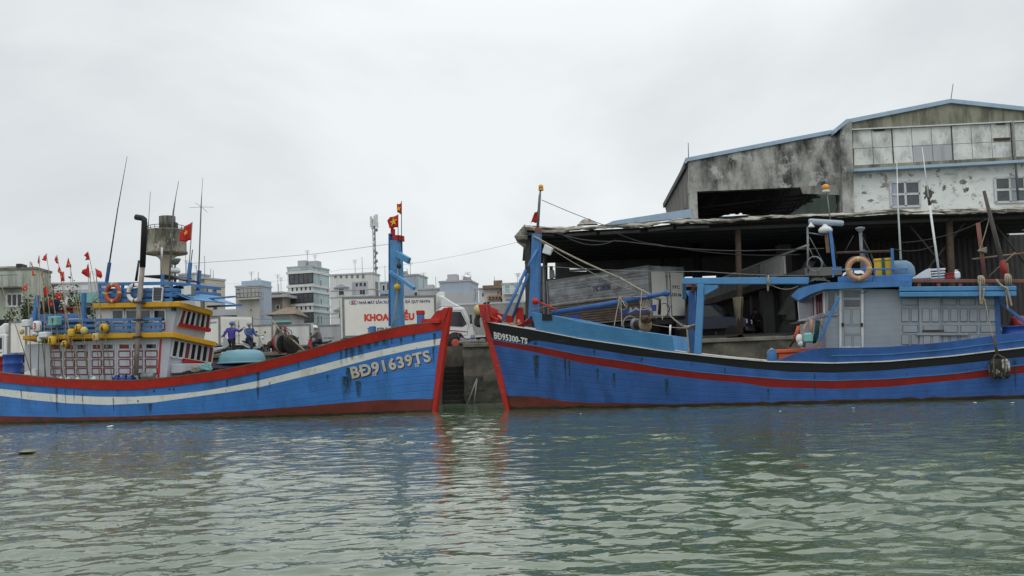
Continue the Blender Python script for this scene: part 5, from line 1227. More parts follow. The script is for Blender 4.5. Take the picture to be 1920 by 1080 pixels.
m = MB(); m.tube([RV(1559, 430, y=-.45), RV(1550.5, 360, y=-.45)], .015, 6); part(rm_, 'beacon_pole', m, M['metal_grey']); beacon(rm_, BR, 1549, 345.5, 361, -.45, 'amber2')
m = MB(); m.tube([RV(1617, 512, y=-.2), RV(1613.5, 436, y=-.2)], .045, 8); m.lathe(RV(1613.3, 436, y=-.2), [(.05, 0), (.07, .04), (.13, .10), (.13, .14), (.06, .16)], seg=14); part(boatR, 'satellite_dome', m, M['metal_grey'])
m = MB(); m.tube([RV(1568, 474, y=-.9), RV(1669, 471, y=-.9)], .035, 6); part(boatR, 'roof_bar', m, M['rust'])
m = MB(); m.beam(RV(1675, 516, y=-1.2), RV(1672.5, 466, y=-1.2), .08, .07, up=(0, 1, 0)); m.beam(RV(1560, 506, y=-1.3), RV(1700, 504, y=-1.3), .05, .04, up=(0, 1, 0)); m.beam(RV(1622, 512, y=-.8), RV(1620, 468, y=-.8), .06, .06, up=(0, 1, 0))
for px in (1562, 1600, 1640, 1700): m.beam(RV(px, 520, y=-1.28), RV(px, 503, y=-1.28), .05, .05, up=(0, 1, 0))
part(boatR, 'roof_rail', m, M['blue_paint'], bev=.006)
for p_, q_ in (((1600, 442), (1583, 474)), ((1615, 440), (1645, 500)), ((1560, 440), (1569, 485)), ((1632, 474), (1640, 500)), ((1625, 474), (1637, 502)), ((1515, 430), (1516, 512))):
    m = MB(); m.tube([RV(*p_, y=-.3), RV(*q_, y=-.6)], .011, 5); part(boatR, 'rigging_wire', m, M['dark_metal'])
for p_, q_, d_ in ((RV(1676, 467, y=-1.2), RV(1752, 460, y=-.9), .1), (RV(1640, 512, y=-1.6), RV(1612, 548, y=-1.7), .2), (RV(1690, 455, y=0), RV(1855, 408, y=0), .15)):
    m = MB(); m.tube(sag(p_, q_, d_), .012, 5); part(boatR, 'rigging_wire', m, M['dark_metal'])
m = MB(); m.tube([RV(1689, 487, y=-.4), RV(1683.5, 380, y=-.4), RV(1681.6, 306, y=-.4)], [.03, .022, .008], 6); part(boatR, 'whip_aerial', m, M['white'])
m = MB(); m.tube([RV(1762, 522, y=-.9), RV(1743, 385, y=-.9)], [.032, .03], 6); m.m = 1; m.tube([RV(1743, 385, y=-.9), RV(1741, 370, y=-.9)], .035, 6); m.m = 0; m.tube([RV(1741, 370, y=-.9), RV(1729, 276, y=-.9)], [.02, .01], 6); part(boatR, 'whip_aerial', m, [M['white'], M['dark_metal']])
m = MB(); m.tube([RV(1885.5, 520, y=-.8), RV(1845, 358, y=-.8)], [.075, .045], 8); dp = part(boatR, 'derrick_pole', m, M['wood_grey'])
m = MB(); m.tube([RV(1885.6, 520.4, y=-.8), RV(1878, 488, y=-.8)], [.079, .075], 8); part(dp, 'red_foot', m, M['red_stripe'])
m = MB(); m.tube([RV(1846.5, 523, y=-.7), RV(1833.7, 418, y=-.7)], .055, 8); part(boatR, 'red_mast_post', m, M['red_wood'])
m = MB(); m.tube([RV(1852, 520, y=-.6), RV(1904, 473, y=-.6)], .022, 6); m.tube([RV(1823, 486, y=.3), RV(1925, 474, y=.3)], .025, 6); m.tube([RV(1888, 493, y=-.6), RV(1892, 525, y=-.6)], .03, 6); part(boatR, 'aft_spar', m, M['wood'])
m = MB(); m.tube(sag(RV(1855, 408, y=-.7), RV(1836, 470, y=-.75), .04), .014, 5)
for k in range(4): m.torus(RV(1842, 467 + k*1.6, y=-.7), .10, .02, (.2*(k-1.5), 0, 1), 14, 5)
part(boatR, 'tie_rope', m, M['rope'])
for (x, y_, w_) in ((1839, 525, 1.2), (1889, 522, 1.5)):
    m = MB()
    for k in range(4): m.torus(RV(x + (k-1.5)*1.5, y_ + 3, y=yr2+.2), .15, .022, (1, .2*(k-1.5), 0), 16, 5)
    part(boatR, 'tie_rope', m, M['rope'])
m = MB()
m.tube(sag(RV(1838, 528, y=-1.75), RV(1838, 560, y=-1.8), -.02) + sag(RV(1838, 570, y=-1.8), RV(1845, 540, y=-1.75), .12), .026, 6); m.tube(sag(RV(1868, 524, y=-1.7), RV(1888, 540, y=-1.8), .05) + sag(RV(1888, 540, y=-1.8), RV(1897, 574, y=-1.8), -.03), .026, 6); m.tube(sag(RV(1885, 536, y=-1.75), RV(1890, 580, y=-1.75), .02), .02, 6); m.tube(sag(RV(1846, 560, y=-1.8), RV(1862, 634, y=-2.1), .03), .012, 5)
part(boatR, 'tie_rope', m, M['rope'])

# ------------------------------------------------ things on that boat
life_ring(BR, 1610, 504, yr-.05, .265, .072, 'salmon pink life ring hanging on the roof edge of the grey cabin', M['salmon'], M['float_pale'], 'life rings')
flag(BR, [(1010.5, 388), (1004, 400), (994.5, 418), (1010, 417)], 0, 'plain red triangular flag below the beacon on the right boat mast', 'red flags', seed=5)
def strapped_box(F, rect, y, d, label, mat, cat='crate', name='crate', group=None, strap=None):
    p_, q_ = F.V(rect[0], rect[3], y=y), F.V(rect[2], rect[1], y=y); t = thing(name, label, cat, F, p_.lerp(q_, .5) - Vector((0, 0, (q_.z-p_.z)/2)), group)
    m = MB(); m.box(p_.x, q_.x, y, y+d, p_.z, q_.z*.86 + p_.z*.14); part(t, 'body', m, mat, bev=.02)
    m = MB(); m.box(p_.x-.015, q_.x+.015, y-.015, y+d+.015, q_.z*.86 + p_.z*.14, q_.z); part(t, 'lid', m, mat, bev=.015)
    if strap:
        w = q_.x - p_.x
        m = MB(); m.box(p_.x+w*.40, p_.x+w*.58, y-.022, y+d+.022, p_.z-.003, q_.z+.006); part(t, 'strap', m, strap)
    return t
strapped_box(BR, (1641, 483, 1673, 518), -1.1, .6, 'bright yellow box with a green strap on the cabin roof', M['float_yellow'], 'box', 'storage_box', None, M['green_tarp'])
v = RV(1692, 515, y=-.5); t = thing('water_tank', 'pale blue rounded tank on the roof behind the yellow box', 'tank', BR, v)
m = MB(); r_ = .37; m.lathe(v + Vector((-.35, .15, .05)), [(r_*.95, 0), (r_, .02), (r_, .38), (r_*.95, .5), (r_*.78, .6), (r_*.45, .68), (.01, .7)], (1, 0, 0), 26); part(t, 'shell', m, M['tank_blue'])
m = MB()
for dx in (-.2, .1): m.box(v.x+dx-.05, v.x+dx+.05, v.y-.2, v.y+.5, v.z-.35, v.z-.2)
part(t, 'cradle', m, M['blue_dull'])
for i, (r_, lb) in enumerate((((1745, 518.5, 1773, 523), 'bottom white foam slab of the stack on the aft roof'), ((1745, 513.5, 1773, 518), 'second white foam slab from the bottom of the roof stack'), ((1745, 508.5, 1773, 513), 'third white foam slab from the bottom of the roof stack'), ((1743, 502, 1773, 508), 'topmost white foam slab of the roof stack'))):
    a_, b_ = RV(r_[0], r_[3], y=-.7), RV(r_[2], r_[1], y=-.7); m = MB(); m.box(a_.x, b_.x, -.7 + .02*i, -.1, a_.z, b_.z); single('foam_slab', lb, 'foam slab', m, M['foam'], BR, a_, 'foam slabs stacked on the aft roof', bev=.015)
m = MB(); m.slab([RV(1708, 523, y=-.8), RV(1746, 521, y=-.8), RV(1745, 502.5, y=-.8), RV(1735, 506, y=-.8)], (0, .5, 0)); single('foam_board', 'sloping white foam board leaning on the foam stack', 'foam board', m, M['foam'], BR, RV(1730, 521, y=-.8), bev=.01)
strapped_box(BR, (1774, 511, 1792, 523.5), -.8, .35, 'red cool box with white lid beside the foam slabs', M['red_stripe'], 'cool box', 'cool_box')
v = RV(1795, 523, y=-.75); jerrycan(BR, v, .16, .16, .24, 'small white can beside the red cool box', M['white'])
heap('net_heap', 'dark net heaped at the front of the cabin roof', 'net', BR, 1515, 1558, 516, 531, -1.3, -.3, M['net'], 7)
heap('cloth_bundle', 'white sacks piled on the roof behind the pink life ring', 'bundle', BR, 1578, 1632, 500, 519, -1.0, -.2, M['foam'], 9)
m = MB()
for k in range(5): m.torus(RV(1527 + k*.5, 495, y=-.5), .22, .014, (.3*(k-2), 1, .1*k), 18, 5)
single('rope_coil', 'thin grey rope coil hanging from the lamp pole', 'rope coil', m, M['metal_grey'], BR, RV(1527, 495, y=-.5))
# gear hung on the cabin front
v = RV(1512, 640, y=-1.5); yg = -1.55
def strand(name, label, pts, r, mat, n=5, spread=2.0):
    r *= .36; n *= 3; spread *= 1.3
    m = MB(); rg = random.Random(len(label))
    for k in range(n): m.tube([RV(px + rg.uniform(-spread, spread), py + rg.uniform(-1.5, 1.5), y=yg - .05*rg.random()) for px, py in pts], r*rg.uniform(.8, 1.2), 6)
    single(name, label, 'fishing gear', m, mat, BR, RV(*pts[0], y=yg), 'gear hanging on the cabin front')
strand('hanging_net', 'beige net hank hanging on the cabin front', [(1512, 606), (1505, 622), (1508, 640), (1507, 650)], .055, M['rope'], 7, 2)
strand('hanging_net', 'coral pink cloth strip hanging between the nets', [(1521, 600), (1521, 612), (1521, 622)], .07, M['salmon'], 4, 1.6)
strand('hanging_net', 'dark teal net hanging beside the blue brace', [(1534, 602), (1531, 620), (1529, 636), (1528, 642)], .07, M['net_teal'], 8, 3)
strand('hanging_net', 'pale cord loop hanging nearest the blue brace', [(1541, 599), (1538, 608), (1542, 616), (1536, 610)], .02, M['rope'], 3, 1)
strand('hanging_net', 'orange oilskin hanging left of the beige net', [(1498, 612), (1494, 625), (1490, 634)], .06, M['orange'], 4, 2)
strand('hanging_net', 'black net bundle at the top of the hung gear', [(1484, 609), (1495, 606), (1508, 604)], .07, M['net'], 6, 2.5)
m = MB(); p_ = RV(1515, 632, y=yg-.15); m.box(p_.x-.13, p_.x+.13, p_.y-.08, p_.y+.08, p_.z-.16, p_.z+.12); single('hanging_can', 'mint green can hanging among the nets', 'can', m, M['teal'], BR, p_, bev=.05)
m = MB(); p_ = RV(1499, 635, y=yg-.1); m.ball(p_, .10, .08, .13, 12, 8); m.ball(RV(1501, 643, y=yg-.1), .08, .07, .10, 12, 8); single('hanging_float', 'white floats hanging left of the mint can', 'float', m, M['white'], BR, p_)
# crate and can on the working deck
v = RV(1490, 672, y=-1.2); t = thing('fish_crate', 'large orange plastic fish crate on deck in front of the grey cabin', 'crate', BR, RV(1490, 676, y=-1.0))
a_, b_ = RV(1460, 690, y=-1.35), RV(1535, 652, y=-1.35); m = MB(); m.box(a_.x, b_.x, -1.35, -.5, a_.z, b_.z - .10); part(t, 'body', m, M['orange'], bev=.03)
m = MB(); m.box(a_.x - .06, b_.x + .05, -1.40, -.45, b_.z - .11, b_.z); part(t, 'rim', m, M['orange'], bev=.02)
v = RV(1449.5, 690, y=-1.3); h = RV(1449.5, 653, y=-1.3).z - v.z; t = thing('jerrycan', 'blue upright plastic can beside the orange fish crate', 'can', BR, v)
m = MB(); m.lathe(v, [(.13, 0), (.15, .03), (.15, h*.8), (.11, h*.92), (.05, h*.95), (.05, h)], seg=18); part(t, 'body', m, M['blue_paint'])
m = MB(); m.tube([v + Vector((-.06, -.12, h*.88)), v + Vector((0, -.15, h*1.0)), v + Vector((.06, -.12, h*.88))], .014, 5); part(t, 'handle', m, M['white'])
m = MB(); m.tube([RV(1481, 650, y=-1.1), RV(1493, 630, y=-1.2)], .035, 6); single('iron_bar', 'dark bar leaning between the orange crate and the hung gear', 'bar', m, M['dark_metal'], BR, RV(1481, 650, y=-1.1))
# red stores at the stern
a_ = RV(1925, 606, y=-.2); m = MB(); m.sheet(lambda u, v: Vector((RV(1896, 578, y=-.2).x + u*2.2, -.6 + v*1.1, RV(1910, 580, y=-.2).z - .45*(1-u*.2) * (.4 + .6*abs(v-.5)*2) )), 10, 8); single('plastic_tub', 'red plastic tub at the stern right edge', 'tub', m, M['red_stripe'], BR, RV(1915, 606, y=-.2), solid=.03)
v = RV(1898, 640, y=-1.2); barrel(BR, (v.x+.12, -1.1, v.z-.2), .33, RV(1898, 611, y=-1.2).z - v.z + .2, 'blue plastic barrel at the stern of the black banded boat', M['barrel_blue'])
# fender
u_, z_ = HR.hit(1874, 692, .9, 1.2); c = HR.P(u_, z_, .30); a_, b_ = RV(1857, 711, y=c.y), RV(1891, 672, y=c.y)
t = thing('fender', 'blackened foam block fender hanging on ropes over the right boat side', 'fender', BR, c)
m = MB(); m.box(a_.x, b_.x, c.y-.22, c.y+.22, a_.z, b_.z); part(t, 'block', m, pmat('fender_foam', (.035,.033,.030), .95, .5, 6, (.55,.55,.5), .95, (3.2,3.2,2.0), (.53,.6), .8, 12), bev=.07)
m = MB()
for (p_, q_) in (((1862, 672), (1868, 664)), ((1886, 673), (1870, 664)), ((1868, 664), (1863, 632)), ((1871, 664), (1865, 632)), ((1864, 710), (1863, 672)), ((1884, 710), (1884, 672))): m.tube([RV(*p_, y=c.y-.23), RV(*q_, y=c.y-.23)], .022, 6)
part(t, 'rope', m, M['rope_dark'])
# red floats heaped at the bow, marker with black flag, lamp box on the stay
m = MB(); m.sheet(lambda u, v: Vector((RV(974, 612, y=-.2).x + (RV(999, 618, y=-.2).x - RV(974, 612, y=-.2).x)*u, -.55 + .8*v, RV(974, 612, y=-.2).z + (RV(996, 592, y=-.2).z - RV(974, 612, y=-.2).z)*(u**1.2)*math.sin(math.pi*(.15+.7*v))**.5 + .04*noise.noise(Vector((u*6, v*5, 2))))), 16, 10)
single('red_tarpaulin', 'shiny red tarpaulin bunched at the foot of the right boat mast', 'tarpaulin', m, M['red_paint'], BR, RV(990, 610, y=-.2))
m = MB()
m.torus(RV(966, 606, y=-.2), .13, .06, (0, 1, .3), 16, 8, 0, 4.0); m.tube([RV(934, 592, y=-.2), RV(946, 602, y=-.3)], .035, 6); single('red_hose', 'red hose loop lying on the right boat bow', 'hose', m, M['salmon'], BR, RV(960, 606, y=-.2))
b_ = RV(905, 612, y=1.0); t = thing('marker_buoy', 'marker pole with black flag, pale round float and black net at the right boat bow', 'marker buoy', BR, b_)
m = MB(); m.tube([RV(911, 640, y=1.0), RV(913, 556, y=1.0)], .02, 6); part(t, 'pole', m, M['bamboo'])
m = MB(); m.slab([RV(905, 569, y=1.0), RV(911, 566, y=1.0), RV(920, 565.5, y=1.0), RV(914, 573, y=1.0)], (0, .012, 0)); part(t, 'flag', m, M['black'])
m = MB(); m.ball(RV(896.5, 581.5, y=1.0), .16, .15, .19, 16, 10); part(t, 'float', m, M['float_pale'])
m = MB(); m.sheet(lambda u, v: RV(891 + 9*u + 4*v*math.sin(u*5), 591 + 23*v*(1 - .3*abs(u-.5)), y=1.0 + .06*math.sin(u*7+v*4)), 10, 10); part(t, 'net_bag', m, M['net'], solid=.05)
q_ = [RV(1016, 474, y=-.4), RV(1030.5, 478.5, y=-.4), RV(1036, 465, y=-.4), RV(1021, 457, y=-.4)]; m = MB(); m.slab(q_, (0, .14, 0)); single('foam_block', 'white foam block wedged on the stay rope of the right mast', 'foam block', m, M['foam'], BR, q_[0], bev=.02)
# ================================================================== market canopy and warehouse on the right
def WV(px, py, y=None, x=None, z=None): return WORLD.V(px, py, x=x, y=y, z=z)
YF = 42.6                                    # front edge of the canopy
cn = thing('market_canopy', 'long low fish market canopy with a ragged tarpaulin edge and black underside', 'canopy', base=(12, YF, QZ))
edge_t = [(984,421),(1054,424.5),(1110,421),(1204,416.5),(1260,410),(1297,409),(1370,407),(1449,401),(1560,399),(1673,391),(1791,391),(1920,386),(2080,378)]
ex, ey = [p[0] for p in edge_t], [p[1] for p in edge_t]
def edge(px, dy=0): return WV(px, np.interp(px, ex, ey) + dy, y=YF)
xs = np.linspace(984, 2080, 60)
BACK = 57.0
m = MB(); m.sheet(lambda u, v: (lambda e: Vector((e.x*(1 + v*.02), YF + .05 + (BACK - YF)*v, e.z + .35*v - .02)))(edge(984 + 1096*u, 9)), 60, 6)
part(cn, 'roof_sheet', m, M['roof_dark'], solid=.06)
m = MB()
for k in range(9):
    yy = YF + .5 + k*1.65; a_, b_ = edge(990, 18), edge(2080, 18); m.beam((a_.x, yy, a_.z - .02 + .35*k/9), (b_.x, yy, b_.z - .02 + .35*k/9), .08, .14)
part(cn, 'purlin', m, M['dark_metal'])
m = MB()
def fas(u, v):
    px = 984 + 1096*u; e = edge(px, 0); n_ = noise.noise(Vector((px*.022, v*1.5, 2.0))); n2 = noise.fractal(Vector((px*.035, v*2.2, 5)), 1.0, 2.0, 4)
    dz = -.24*v*(1 + .45*n_ + .35*n2) + .05*n2*(1-v) + .08*n_*(1-v)
    return Vector((e.x, YF - .10 - .10*math.sin(v*3.1) - .10*n2 + .5*(1-v)**3*.8, e.z + dz))
m.sheet(fas, 420, 10); part(cn, 'tarpaulin_edge', m, M['tarp_old'], solid=.02)
m = MB(); a_, b_ = edge(1000, 17), edge(1300, 17); 
for x0, x1 in ((988, 1040), (1060, 1118), (1125, 1200), (1215, 1262), (1268, 1330)): m.beam(edge(x0, 17) + Vector((0, .02, 0)), edge(x1, 16.5) + Vector((0, .02, 0)), .05, .12, up=(0, 0, 1))
part(cn, 'fascia_strip', m, M['dark_metal'])
# folded left end of the canopy
m = MB(); q_ = [edge(984, -1), WV(964, 443, y=YF-.1), WV(972, 449, y=YF), WV(985, 462, y=YF+.3), edge(990, 20)]
m.slab([v + Vector((0, .02, 0)) for v in q_], (.15, 2.2, .0)); part(cn, 'end_flap', m, M['tarp_old'])
m = MB(); q_ = [WV(984, 446, y=YF+.3), WV(994, 446, y=YF+.3), WV(996, 640, y=YF+.3), WV(985.5, 640, y=YF+.3)]; m.slab(q_, (0, .25, 0)); part(cn, 'post', m, M['dark_metal'])
for (pxt, pxb, y, r, mt, bot) in ((1383, 1388, YF+.6, .13, 'rust', 632), (1779, 1783, YF+.6, .15, 'rust', 560), (1022, 1022, YF+9, .13, 'metal_grey', 640), (1240, 1241, YF+9, .1, 'dark_metal', 640), (1306, 1308, YF+7, .25, 'black', 640)):
    m = MB(); t_ = WV(pxt, np.interp(pxt, ex, ey) + 14 + (20 if y > 50 else 0), y=y); m.tube([(WV(pxb, bot, y=y).x, y, 2.2), (t_.x, y, t_.z)], r, 10); part(cn, 'post', m, M[mt])
m = MB(); b_ = WV(1388, 632, y=YF+.6); tt = WV(1386, 557, y=YF+.6)
m.lathe((b_.x, YF+.6, 2.25), [(.10, 0), (.12, .7), (.24, tt.z-2.25), (.0, tt.z - 2.25)], seg=4); part(cn, 'post_footing', m, pmat('footing', (.12,.11,.08), .9, .3, 3, (.20,.15,.05), .8, (5,5,.4), (.48,.62)))
m = MB()
for px0, px1 in ((1700, 1810), (1810, 1700), (1860, 1960)):
    m.tube([(WV(px0, 420, y=YF+.8).x, YF+.8, edge(px0, 20).z), (WV(px1, 520, y=YF+.8).x, YF+.8, edge(px1, 20).z-3.2)], .05, 5)
part(cn, 'brace', m, M['dark_metal'])
m = MB(); a_ = edge(1350, 0); m.sheet(lambda u, v: Vector((edge(1350 + 55*u, 0).x, YF - .1 + .6*v, edge(1350 + 55*u, -1).z + .16*math.sin(math.pi*u)*math.sin(math.pi*v) * (.6 + 1.1*noise.fractal(Vector((u*6, v*4, 3)), 1, 2, 3)))), 30, 10)
single('plastic_sheet', 'white plastic sheet lying on the canopy edge below the dark opening', 'plastic sheet', m, M['foam'], base=edge(1377, 0))
v = edge(1098, -2); m = MB(); m.sheet(lambda u, w: v + Vector((-.35 + .9*u, .1 + .4*w, .26*math.sin(math.pi*u)*math.sin(math.pi*w)*(1 + .8*noise.noise(Vector((u*9, w*5, 1)))))), 14, 6)
single('plastic_sheet', 'small clear plastic scrap on the canopy edge nearest the mast', 'plastic sheet', m, M['tarp_old'], base=v)
# warehouse
YW = 57.5
wh = thing('warehouse', 'big weathered concrete warehouse with pale blue roof edges and peeling white wall', 'warehouse', base=(30, YW, QZ))
def wq(pts, y): return [WV(px, py, y=y) for px, py in pts]
DEP = 16.0
def wslab(pts, name, mat, y=YW, th=.4, bev=0, parent=None):
    m = MB(); m.slab(wq(pts, y), (0, th, 0)); return part(parent or wh, name, m, mat, bev=bev)
wslab([(1292,362),(1307,359),(1575,348),(1575,247),(1565,247),(1292,300)], 'concrete_fascia', M['conc_mold'], th=.5)
wslab([(1293,362),(1307,359),(1310,440),(1297,440)], 'concrete_pier', M['conc_mold'], y=YW+.003, th=.5)
wslab([(1575,239),(1597,226),(1603,430),(1582,430)], 'concrete_column', M['conc_mold'], y=YW-.55, th=1.2)
wslab([(1500,349),(1575,346),(1578,366),(1505,363)], 'beam_end', M['concrete'], y=YW-.06, th=.05)
# interior seen through the opening: sloping pale wall, dark roof trusses
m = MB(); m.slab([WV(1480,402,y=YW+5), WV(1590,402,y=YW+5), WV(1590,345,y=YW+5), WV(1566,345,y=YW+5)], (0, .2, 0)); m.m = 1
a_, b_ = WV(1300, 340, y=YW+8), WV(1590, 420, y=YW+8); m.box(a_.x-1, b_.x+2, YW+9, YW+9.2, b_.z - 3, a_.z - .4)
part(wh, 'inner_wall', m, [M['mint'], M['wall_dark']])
m = MB(); p_ = wq([(1292,300),(1565,246),(1600,240),(1600,340)], YW)
m.add([(p_[0].x, YW+.4, p_[0].z-.05), (p_[1].x, YW+.4, p_[1].z-.05), (p_[1].x, YW+DEP, p_[1].z-.05), (p_[0].x+1.4, YW+DEP, p_[0].z-.05)], [(0, 1, 2, 3)])
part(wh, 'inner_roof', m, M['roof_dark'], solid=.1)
m = MB()
for k in range(5):
    yy = YW + 2 + k*1.5; m.tube([(p_[0].x, yy, p_[0].z-2.6), (p_[1].x, yy, p_[0].z-1.9)], .06, 5); 
    for j in range(6): x = p_[0].x + (p_[1].x-p_[0].x)*j/6; m.tube([(x, yy, p_[0].z-2.6), (x+.9, yy, p_[0].z-1.2)], .04, 5)
part(wh, 'truss', m, M['dark_metal'])
# roof edges
def capstrip(pts, h, y=YW, th=.9, name='roof_edge'):
    m = MB()
    for (a, b) in zip(pts[:-1], pts[1:]):
        q_ = [WV(*a, y=y), WV(*b, y=y)]; m.slab([q_[0] - Vector((0, 0, h)), q_[1] - Vector((0, 0, h)), q_[1], q_[0]], (0, th, 0))
    return part(wh, name, m, M['roof_blue'])
capstrip([(1289,296),(1565,243)], .20, YW-.12); capstrip([(1565,243),(1572,236.5),(1590,222)], .22, YW-.75, 1.2); capstrip([(1586,224),(1783,185)], .24, YW-.35); capstrip([(1783,185),(1990,207)], .24, YW-.352)
m = MB(); r_ = wq([(1289,296),(1565,243)], YW); q_ = [r_[0], r_[1]]
m.add([q_[0] + Vector((0, .5, .0)), q_[1] + Vector((0, .5, 0)), q_[1] + Vector((0, DEP, 0)), q_[0] + Vector((1.3, DEP, 0))], [(0, 1, 2, 3)])
r_ = wq([(1586,224),(1783,185),(1990,207)], YW)
m.add([r_[0] + Vector((0, .5, -.02)), r_[1] + Vector((0, .5, -.02)), r_[1] + Vector((0, DEP, -.02)), r_[0] + Vector((0, DEP, -.02))], [(0, 1, 2, 3)]); m.add([r_[1] + Vector((0, .5, -.02)), r_[2] + Vector((0, .5, -.02)), r_[2] + Vector((0, DEP, -.02)), r_[1] + Vector((0, DEP, -.02))], [(0, 1, 2, 3)])
part(wh, 'roof', m, M['roof_blue'], solid=.12)
# right block
wslab([(1597,243),(1990,224),(1990,212),(1783,190),(1594,229)], 'gable_wall', M['conc_olive'], y=YW-.2, th=.4)
wslab([(1597,323),(1990,302),(1990,450),(1603,450)], 'white_wall', M['peel_white'], y=YW-.15, th=.4)
wslab([(1597,243.3),(1990,224.3),(1990,303),(1598,323)], 'panel_backing', M['conc_olive'], y=YW-.1, th=.3)
m = MB()
a_ = [WV(1598, 321, y=YW-.4), WV(1990, 300, y=YW-.4)]; m.beam(a_[0], a_[1], .7, .16); part(wh, 'ledge', m, M['roof_blue'])
m = MB(); a_ = [WV(1598, 314.5, y=YW-.25), WV(1990, 293.5, y=YW-.25)]; m.beam(a_[0], a_[1], .25, .22); part(wh, 'panel_sill', m, M['conc_olive'])
m = MB(); a_ = [WV(1597, 243, y=YW-.28), WV(1990, 224, y=YW-.28)]; m.beam(a_[0], a_[1], .12, .07); part(wh, 'panel_head', m, M['frame_white'])
for i in range(10):
    for j in range(2):
        x0 = 1599.5 + i*37.2; x1 = x0 + 36.2
        def ytop(x): return 245.3 - (x-1598)*.0482
        dx = j*2.3; h = 33.4
        y_a, y_b = ytop(x0) + j*(h+.8), ytop(x1) + j*(h+.8)
        wslab([(x0+dx, y_a+h), (x1+dx, y_b+h), (x1+dx-(2.1 if j == 0 else 2.1), y_b), (x0+dx-2.1+ (2.1 if i == 0 else 0), y_a)], 'wall_panel', M['panel_white'] if (i, j) not in ((3, 1), (4, 1)) else M['wall_grey'], y=YW-.16 - .008*((i*7+j*3) % 3), th=.05)
for i in (2, 5, 8, 9):
    m = MB(); x0 = 1599 + i*37.2; m.beam(WV(x0-1.5, 245 - (x0-1598)*.048, y=YW-.19), WV(x0+2.6, 313 - (x0-1598)*.048, y=YW-.19), .05, .04, up=(0, 1, 0)); part(wh, 'panel_strap', m, M['rust'])
for pp in ([(1862,259),(1895,257.5),(1894,263),(1864,264)], [(1634,243.5),(1660,242.2),(1659,245),(1640,246)], [(1866,230.3),(1888,229.2),(1884,233.5),(1869,233.5)]): m = MB(); m.slab(wq(pp, YW-.24), (0, .03, 0)); part(wh, 'panel_gap', m, M['rust'])
for ci, (cx, cy, w_, h_, mt) in enumerate(((1741, 362, 14, 20, 'conc_olive'), (1750, 378, 14, 8, 'conc_olive'), (1770, 352, 6, 9, 'concrete'), (1806, 342, 12, 7, 'concrete'), (1812, 356, 9, 8, 'concrete'), (1620, 362, 7, 4, 'concrete'), (1632, 376, 9, 4, 'concrete'), (1655, 350, 7, 3, 'concrete'), (1780, 326, 24, 4, 'mint'))):
    rg_ = random.Random(ci); pp = [(cx + w_*.75*math.cos(a)*rg_.uniform(.35, 1.15), cy + h_*.75*math.sin(a)*rg_.uniform(.35, 1.15)) for a in [k*2*math.pi/22 for k in range(22)]]
    m = MB(); m.add([WV(x, y_, y=YW-.153 - .001*ci) for x, y_ in pp], [tuple(range(22))]); part(wh, 'bare_patch', m, M[mt])
for (x0, x1, ys) in ((1670, 1723, 0), (1866, 1920, -8.5)):
    m = MB(); q_ = wq([(x0+1.5, 388+ys), (x1+2.5, 386.5+ys), (x1, 340+ys), (x0-1, 342+ys)], YW-.2); fr_ = MB()
    def qq(u, v): return q_[0].lerp(q_[1], u).lerp(q_[3].lerp(q_[2], u), v)
    for (p_, r_) in (((0,0),(1,0)),((1,0),(1,1)),((1,1),(0,1)),((0,1),(0,0)),((.5,0),(.5,1)),((0,.5),(1,.5))): fr_.beam(qq(*p_), qq(*r_), .13, .09, up=(0, 1, 0))
    f = part(wh, 'window', fr_, M['frame_white'])
    for cu in (0, 1):
        for cv in (0, 1):
            g = MB(); g.slab([qq(.5*cu+.05, .5*cv+.05), qq(.5*cu+.45, .5*cv+.05), qq(.5*cu+.45, .5*cv+.45), qq(.5*cu+.05, .5*cv+.45)], (0, .02, 0)); part(f, 'pane', g, M['glass_grey'])
            if (cu == 0) == (x0 < 1800) :
                g = MB(); g.slab([qq(.5*cu+.06, .5*cv+.06) - Vector((0, .012, 0)), qq(.5*cu+.24, .5*cv+.06) - Vector((0, .012, 0)), qq(.5*cu+.22, .5*cv+.44) - Vector((0, .012, 0)), qq(.5*cu+.06, .5*cv+.44) - Vector((0, .012, 0))], (0, .005, 0)); part(f, 'curtain', g, M['wall_bluegrey'])
m = MB(); m.tube([WV(1899, 228, y=YW-.5), WV(1909, 376, y=YW-.5)], .07, 8); part(wh, 'downpipe', m, M['metal_grey'])
m = MB(); m.tube([WV(1783, 186, y=YW), WV(1787, 157, y=YW)], .025, 5); part(wh, 'lightning_rod', m, M['metal_grey'])
m = MB(); m.tube([WV(1291, 297, y=YW), WV(1290.5, 268, y=YW)], .025, 5); part(wh, 'lightning_rod', m, M['metal_grey'])
# left gable flank running back
m = MB(); f0_ = WV(1292, 308, y=YW+.2); f1_ = WV(1293, 400, y=YW+.2); bk_ = 72
g0_ = WV(1288, 314, y=YW+.4); g1_ = WV(1247, 388, y=bk_); g2_ = WV(1252, 410, y=bk_); g3_ = WV(1294, 410, y=YW+.4)
m.slab([g0_, g1_, g2_, g3_], (.2, 0, 0)); part(wh, 'side_wall', m, M['roof_side'])
m = MB(); m.slab([g0_ + Vector((-.15, 0, .25)), g1_ + Vector((-.15, 0, .25)), g1_ + Vector((-.15, 0, -.05)), g0_ + Vector((-.15, 0, -.05))], (.5, 0, 0)); part(wh, 'side_eave', m, M['dark_metal'])
an = MB(); an.slab([WV(1130, 423, y=YW-6), WV(1296, 408, y=YW-6), WV(1296, 391.5, y=YW-6), WV(1150, 414, y=YW-6)], (0, .3, 0)); part(wh, 'annex_roof_edge', an, M['roof_blue'])
